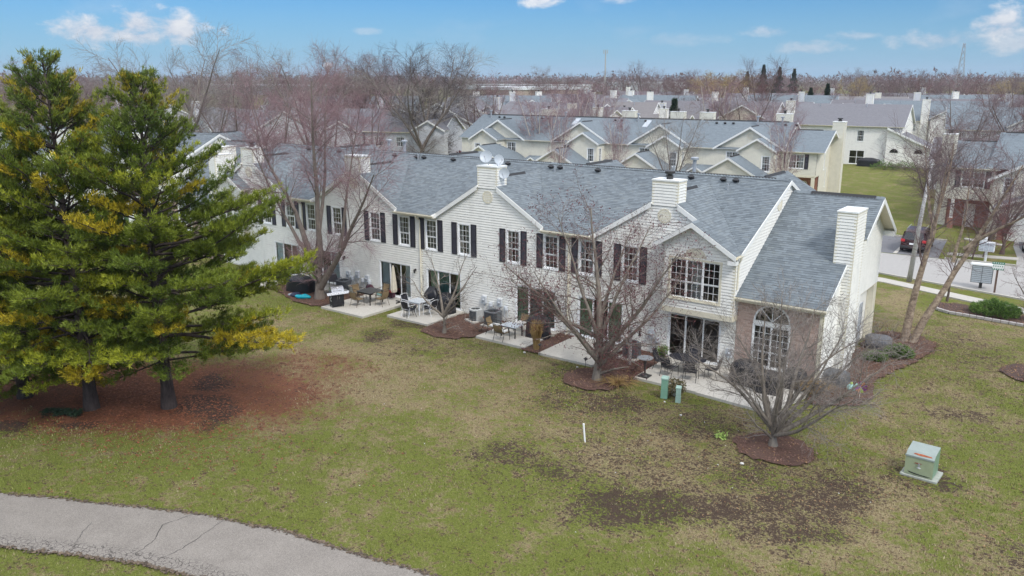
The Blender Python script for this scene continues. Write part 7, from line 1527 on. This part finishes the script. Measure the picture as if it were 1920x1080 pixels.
rt=root('pinwheel',(-7.35,-.15,.03),'colourful purple and orange garden pinwheel in the mulch right of the end patio','ornament',R(20)); m=MB(); m.tube([(0,0,0),(0,0,.5)],.008,5); m.build('stick',rt,'white_trim')
for i,mt in enumerate(('purple','orange','purple','aqua','purple','orange','lime','purple')):
    a=i*math.pi/4; m=MB(); m.poly([(0,-.02,.5),(.24*math.cos(a),-.03,.5+.24*math.sin(a)),(.26*math.cos(a+.5),-.09,.5+.26*math.sin(a+.5)),(.1*math.cos(a+.6),-.05,.5+.1*math.sin(a+.6))]); m.build('vane',rt,mt)
rt=root('toy',(-7.9,.6,.03),'pale green garden ornament lying near the pinwheel','ornament'); m=MB(); m.lathe([(.16,0),(.2,.1),(.12,.22),(.03,.27)],(0,0,0),12); m.build('body',rt,'aqua'); m=MB(); m.lathe([(.05,.25),(.07,.3),(.03,.36)],(0,0,0),10); m.build('top',rt,'lime')
for i,(x,y) in enumerate(((-8.9,3.0),(-7.6,1.6),(-7.9,-1.0),(-16.6,-2.9),(-17.9,-1.1),(-15.9,-4.5),(-8.6,8.9),(-9.0,9.9),(-26.0,-2.4))):
    out,tips,r=grow(400+i,[((0,0,0),(math.cos(k*1.05)*.7,math.sin(k*1.05)*.7,1),.75,.014,.08,.02,4) for k in range(7)],[LV(n=6,len=.35,ang=40,wob=.15,start=.2,seg=3,sides=3,rmin=.005),LV(n=4,len=.18,ang=40,wob=.15,start=.2,seg=2,sides=3,rmin=.0035)])
    tree('bare_shrub','small bare twiggy shrub in the mulch beside the white row','shrub',(x,y,.03),(out,tips,r),'bark_brown','twig_red' if i in(3,4,5) else 'twig_grey',1,('dry_leaves','leaf_litter',1,.03,.03,.02),group='bare shrubs in the mulch beds')
# dishes on the middle chimney
def dish(label,loc,az,el,rad,arm):
    rt=root('satellite_dish',loc,label,'satellite dish',R(az)); m=MB(); n=24;k=5; 
    for j in range(k):
        r0,r1=rad*j/k,rad*(j+1)/k
        for i in range(n):
            a,b=2*math.pi*i/n,2*math.pi*(i+1)/n; q=[(r0*math.cos(a),-.25*(rad*rad-r0*r0)*-1/rad,r0*math.sin(a)),(r1*math.cos(a),.25*(rad*rad-r1*r1)/rad,r1*math.sin(a)),(r1*math.cos(b),.25*(rad*rad-r1*r1)/rad,r1*math.sin(b)),(r0*math.cos(b),.25*(rad*rad-r0*r0)/rad,r0*math.sin(b))]; m.poly(q if j else q[:3])
    o=m.build('reflector',rt,'dish_grey',smooth=True); o.rotation_euler=(R(-el),0,0)
    a=MB(); a.tube([(0,.06,-rad*.9),(0,-.42,-.10)],.012,5); a.box(-.03,.03,-.47,-.38,-.13,-.04); oo=a.build('feed_arm',rt,'galvanized'); oo.rotation_euler=(R(-el),0,0)
    mm=MB(); mm.tube([(0,.14,-.02),(0,.22,-.25),(arm[0],arm[1],arm[2])],.02,6); mm.build('mast',rt,'galvanized')
dish('largest satellite dish, upper left on the middle chimney',(-27.5,.15,8.98),28,22,.33,(.15,.1,-.48)); dish('upper right satellite dish on the middle chimney',(-26.72,.3,8.85),62,18,.28,(-.1,.0,-.36)); dish('lowest satellite dish, on the right side of the middle chimney',(-26.35,.25,8.15),25,12,.29,(-.1,.15,-.42))
# vehicles
def car(label,loc,rot,paint,suv=True,L_=4.7,W_=1.88,H_=1.74):
    rt=root('parked_car',loc,label,'car',rot)
    # sections along y (front +y); each: y, half width low, half width high, z low, z belt, roof half width, roof z
    S_=[(-L_/2,.80,.78,.45,.92,.0,.92),(-L_/2+.06,.88,.86,.32,.98,.60,1.10),(-L_/2+.30,.93,.91,.24,1.02,.64,H_-.12),(-L_/2+.75,.94,.92,.22,1.02,.67,H_),(0,.94,.92,.22,1.0,.69,H_+.02),(L_/2-1.75,.94,.92,.22,.98,.66,H_-.08),(L_/2-1.05,.94,.91,.22,.96,.62,1.02),(L_/2-.35,.90,.87,.24,.88,.60,.90),(L_/2,.78,.74,.42,.70,.50,.72)]
    V=[];n=10
    for y,wl,wh,zl,zb,wr,zr in S_:
        wr=max(wr,.5) if zr<1.15 else wr
        pr=[(-wl*.9,zl),(-wl,zl+.15),(-wh,zb),(-wr,zr-.04),(-wr*.8,zr),(wr*.8,zr),(wr,zr-.04),(wh,zb),(wl,zl+.15),(wl*.9,zl)]; V+=[(a,y,b) for a,b in pr]
    m=MB(); m.v=V; ns=len(S_)
    for j in range(ns-1):
        for k in range(n): k2=(k+1)%n; m.f.append((j*n+k,j*n+k2,(j+1)*n+k2,(j+1)*n+k)); m.m.append(0)
    m.f.append(tuple(range(n))); m.m.append(0); m.f.append(tuple((ns-1)*n+i for i in reversed(range(n)))); m.m.append(0)
    b=m.build('body',rt,[paint],smooth=False,bevel=.035)
    g=MB()
    def W(pts): g.poly(pts)
    for s in (-1,1):
        for (ya,yb) in ((-L_/2+.45,-.75),(-.68,.22),(.29,L_/2-1.55)):
            xb,xt=.925*s,.70*s; W([(xb+.012*s,ya,1.06),(xb+.012*s,yb,1.04),(xt+.03*s,yb-.05,H_-.16),(xt+.03*s,ya+.12,H_-.16)])
    g2=MB(); g2.poly([(-.74,-L_/2+.02,1.04),(.74,-L_/2+.02,1.04),(.60,-L_/2+.25,H_-.16),(-.60,-L_/2+.25,H_-.16)]); g2.poly([(-.78,L_/2-1.0,1.04),(.78,L_/2-1.0,1.04),(.64,L_/2-1.68,H_-.12),(-.64,L_/2-1.68,H_-.12)])
    g.build('side_window',rt,'car_glass'); g2.build('windscreen',rt,'car_glass')
    for s in (-1,1):
        t=MB(); t.box(*sorted((s*.60,s*.89)),-L_/2-.03,-L_/2+.10,.86,1.06); t.build('tail_light',rt,'tail_red',bevel=.02); t=MB(); t.box(*sorted((s*.5,s*.80)),L_/2-.18,L_/2-.0,.62,.76); t.build('headlight',rt,'white_metal',bevel=.02)
        mr=MB(); mr.box(*sorted((s*.95,s*1.13)),.62,.76,1.0,1.16); mr.build('mirror',rt,paint,bevel=.03)
        for y in (-L_/2+.95,L_/2-.95):
            w=MB(); w.lathe([(.20,0),(.33,.02),(.345,.06),(.345,.18),(.33,.22),(.2,.22)],(0,0,0),20); o=w.build('wheel',rt,'tyre'); o.rotation_euler=(0,R(90)*s,0); o.location=(s*.76,y,.345); h_=MB(); h_.lathe([(.19,.215),(.19,.228),(.05,.235)],(0,0,0),12); hh=h_.build('rim',o,'aluminium')
    p=MB(); p.box(-.26,.26,-L_/2-.035,-L_/2-.01,.66,.80); p.build('licence_plate',rt,'white_metal'); p=MB(); p.box(-.86,.86,-L_/2-.06,-L_/2+.1,.36,.56); p.box(-.80,.80,L_/2-.1,L_/2+.05,.34,.52); p.build('bumper',rt,'ac_dark',bevel=.03)
    if suv: 
        p=MB()
        for s in (-1,1): p.tube([(s*.62,-1.5,H_+.02),(s*.62,-1.4,H_+.07),(s*.62,.5,H_+.07),(s*.62,.6,H_+.02)],.018,5)
        p.build('roof_rail',rt,'aluminium')
    return rt
car('dark maroon sport utility car parked tail towards us on the asphalt parking bay',(-12.0,35.6,.012),R(3),'car_maroon'); car('white car parked in the driveway at the right edge',(-4.15,40.6,.02),R(180),'car_white',False,4.6,1.82,1.5)
# street furniture
rt=root('light_pole',(-10.1,23.3,0),'tall grey concrete street light pole without arm, left of the river birch','pole'); m=MB(); m.tube([(0,0,-.1),(.2,.1,4),(.45,.2,7.7)],[.17,.13,.09],10); m.build('pole',rt,'pole_grey',smooth=True); m=MB(); m.lathe([(.10,0),(.16,.08),(.13,.35),(.05,.42)],(.45,.2,7.65),12); m.build('lamp_head',rt,'white_metal')
rt=root('street_sign',(-5.15,23.25,0),'green and white street sign on a brown wooden post','sign',R(8)); m=MB(); m.box(-.055,.055,-.055,.055,-.1,1.85); m.build('post',rt,'wood_post')
for (z0,z1,w,mt) in ((1.86,2.0,.34,'sign_green'),(1.60,1.855,.31,'sign_white'),(1.50,1.595,.33,'sign_green')): m=MB(); m.box(-w,w,-.085,-.06,z0,z1); m.build('sign_panel',rt,mt)
for (z,c) in ((1.74,'sign_green'),(1.94,'sign_white'),(1.557,'sign_white')):
    m=MB()
    for k in range(5): x=-.24+k*.12; m.box(x-.035,x+.02,-.09,-.0855,z-.03,z+.03)
    m.build('sign_marks',rt,c)
rt=root('mailbox_cluster',(-6.05,24.15,0),'grey slatted mailbox cabinet on a short post at the near kerb','mailboxes',R(5)); m=MB(); m.box(-.09,.09,-.09,.09,-.05,.4); m.build('post',rt,'dark_iron'); m=MB(); m.box(-.60,.60,-.2,.2,.38,1.5); m.build('cabinet',rt,'ac_grey'); m=MB(); m.box(-.68,.68,-.27,.27,1.5,1.62); m.build('roof_cap',rt,'white_metal',bevel=.02)
for c in (0,1):
    for k in range(9): m=MB(); x0=-.57+c*.58; m.box(x0,x0+.55,-.225,-.205,.42+k*.119,.42+k*.119+.088); m.build('mailbox_door',rt,'dish_grey')
rt=root('mailbox_cluster',(-6.95,33.5,0),'white mailbox cabinet on a white post across the street','mailboxes',R(0)); m=MB(); m.tube([(0,0,0),(0,0,.75)],.09,8); m.build('post',rt,'white_metal'); m=MB(); m.box(-.5,.5,-.22,.22,.75,1.45); m.build('cabinet',rt,'white_metal',bevel=.02); m=MB(); m.box(-.55,-.05,-.25,.25,1.45,1.8); m.build('parcel_box',rt,'vinyl_white',bevel=.03)
for c in (0,1,2): m=MB(); m.box(-.47+c*.32,-.18+c*.32,-.24,-.225,.8,1.4); m.build('mailbox_door',rt,'dish_grey')
rt=root('wooden_post',(-7.85,33.7,0),'dark leaning post beside the white mailbox cabinet','post'); m=MB(); m.tube([(0,0,-.1),(.35,0,1.9)],.06,6); m.build('post',rt,'wood_post'); m=MB(); m.box(.25,.5,-.03,.03,1.85,2.1); m.build('top_plate',rt,'wood_post')
# furniture and shrubs before the white house behind
for i,(az,ds) in enumerate(((-12.1,134),(-10.9,134.5))): x,y=far_xy(az,ds); juniper('round brown hedge bush before the white house, '+('left one' if i==0 else 'right one'),(x,y,0),2.0,1.6,500,60+i)
cover('dark covered patio set before the white house behind',(-31.2,100.2,0),3.2,1.4,1.3,5,'covered_furniture','cover',seed=12)
x,y=far_xy(-40.2,126)
leafy('clipped russet hedge at the left end of the cream row',(x,y,0),3.4,2.6,3200,'twig_red',name='hedge',size=.16,cat='hedge')
# masts on the skyline
x,y=far_xy(-30.2,520); rt=root('cell_tower',(x,y,0),'slim grey cell tower mast rising above the skyline','tower'); m=MB(); m.tube([(0,0,0),(0,0,30)],[.55,.35],8); m.build('mast',rt,'pole_grey'); m=MB()
for k in range(6): a=k*math.pi/3; m.box(1.3*math.cos(a)-.15,1.3*math.cos(a)+.15,1.3*math.sin(a)-.15,1.3*math.sin(a)+.15,28.3,30.6); m.bar((0,0,29),(1.3*math.cos(a),1.3*math.sin(a),29),.12)
m.build('antenna_array',rt,'pole_grey')
x,y=far_xy(-8.5,900); rt=root('lattice_tower',(x,y,0),'faint steel lattice tower on the right skyline','tower'); 
for sx in (-1,1):
    for sy in (-1,1): m=MB(); m.bar((sx*4,sy*4,0),(sx*.7,sy*.7,46),.35); m.build('leg',rt,'galvanized')
m=MB()
for k in range(8):
    f=lambda z:4-3.3*z/46; a,b=46*k/8,46*(k+1)/8
    for s in (-1,1): m.bar((-f(a),s*f(a),a),(f(b),s*f(b),b),.2); m.bar((f(a),s*f(a),a),(-f(b),s*f(b),b),.2); m.bar((s*f(a),-f(a),a),(s*f(b),f(b),b),.2); m.bar((s*f(a),f(a),a),(s*f(b),-f(b),b),.2)
m.build('lattice',rt,'galvanized')
x,y=far_xy(-48.8,2600); rt=root('water_tower',(x,y,0),'faint pale water tower above the trees left of the big elm','tower'); m=MB(); m.lathe([(4,0),(3,8),(2.5,34),(8,42),(13,48),(13.5,53),(10,60),(2,63)],(0,0,0),20); m.build('tank',rt,'warehouse',smooth=True); m=MB(); m.lathe([(14,50),(14,51)],(0,0,0),20); m.build('catwalk',rt,'pole_grey')
# ================================================================ HAZE
hm=bpy.data.materials.new('haze'); hm.use_nodes=True; t_=hm.node_tree; t_.nodes.clear(); o_=t_.nodes.new('ShaderNodeOutputMaterial'); v_=t_.nodes.new('ShaderNodeVolumePrincipled'); v_.inputs['Color'].default_value=(.80,.87,1,1); v_.inputs['Density'].default_value=.00013; v_.inputs['Anisotropy'].default_value=.2; t_.links.new(v_.outputs[0],o_.inputs['Volume'])
mb=MB(); mb.box(-4200,4200,-200,4200,-1.0,66); MATS['haze']=hm; hz_=mb.build('haze',None,'haze',kind='stuff')
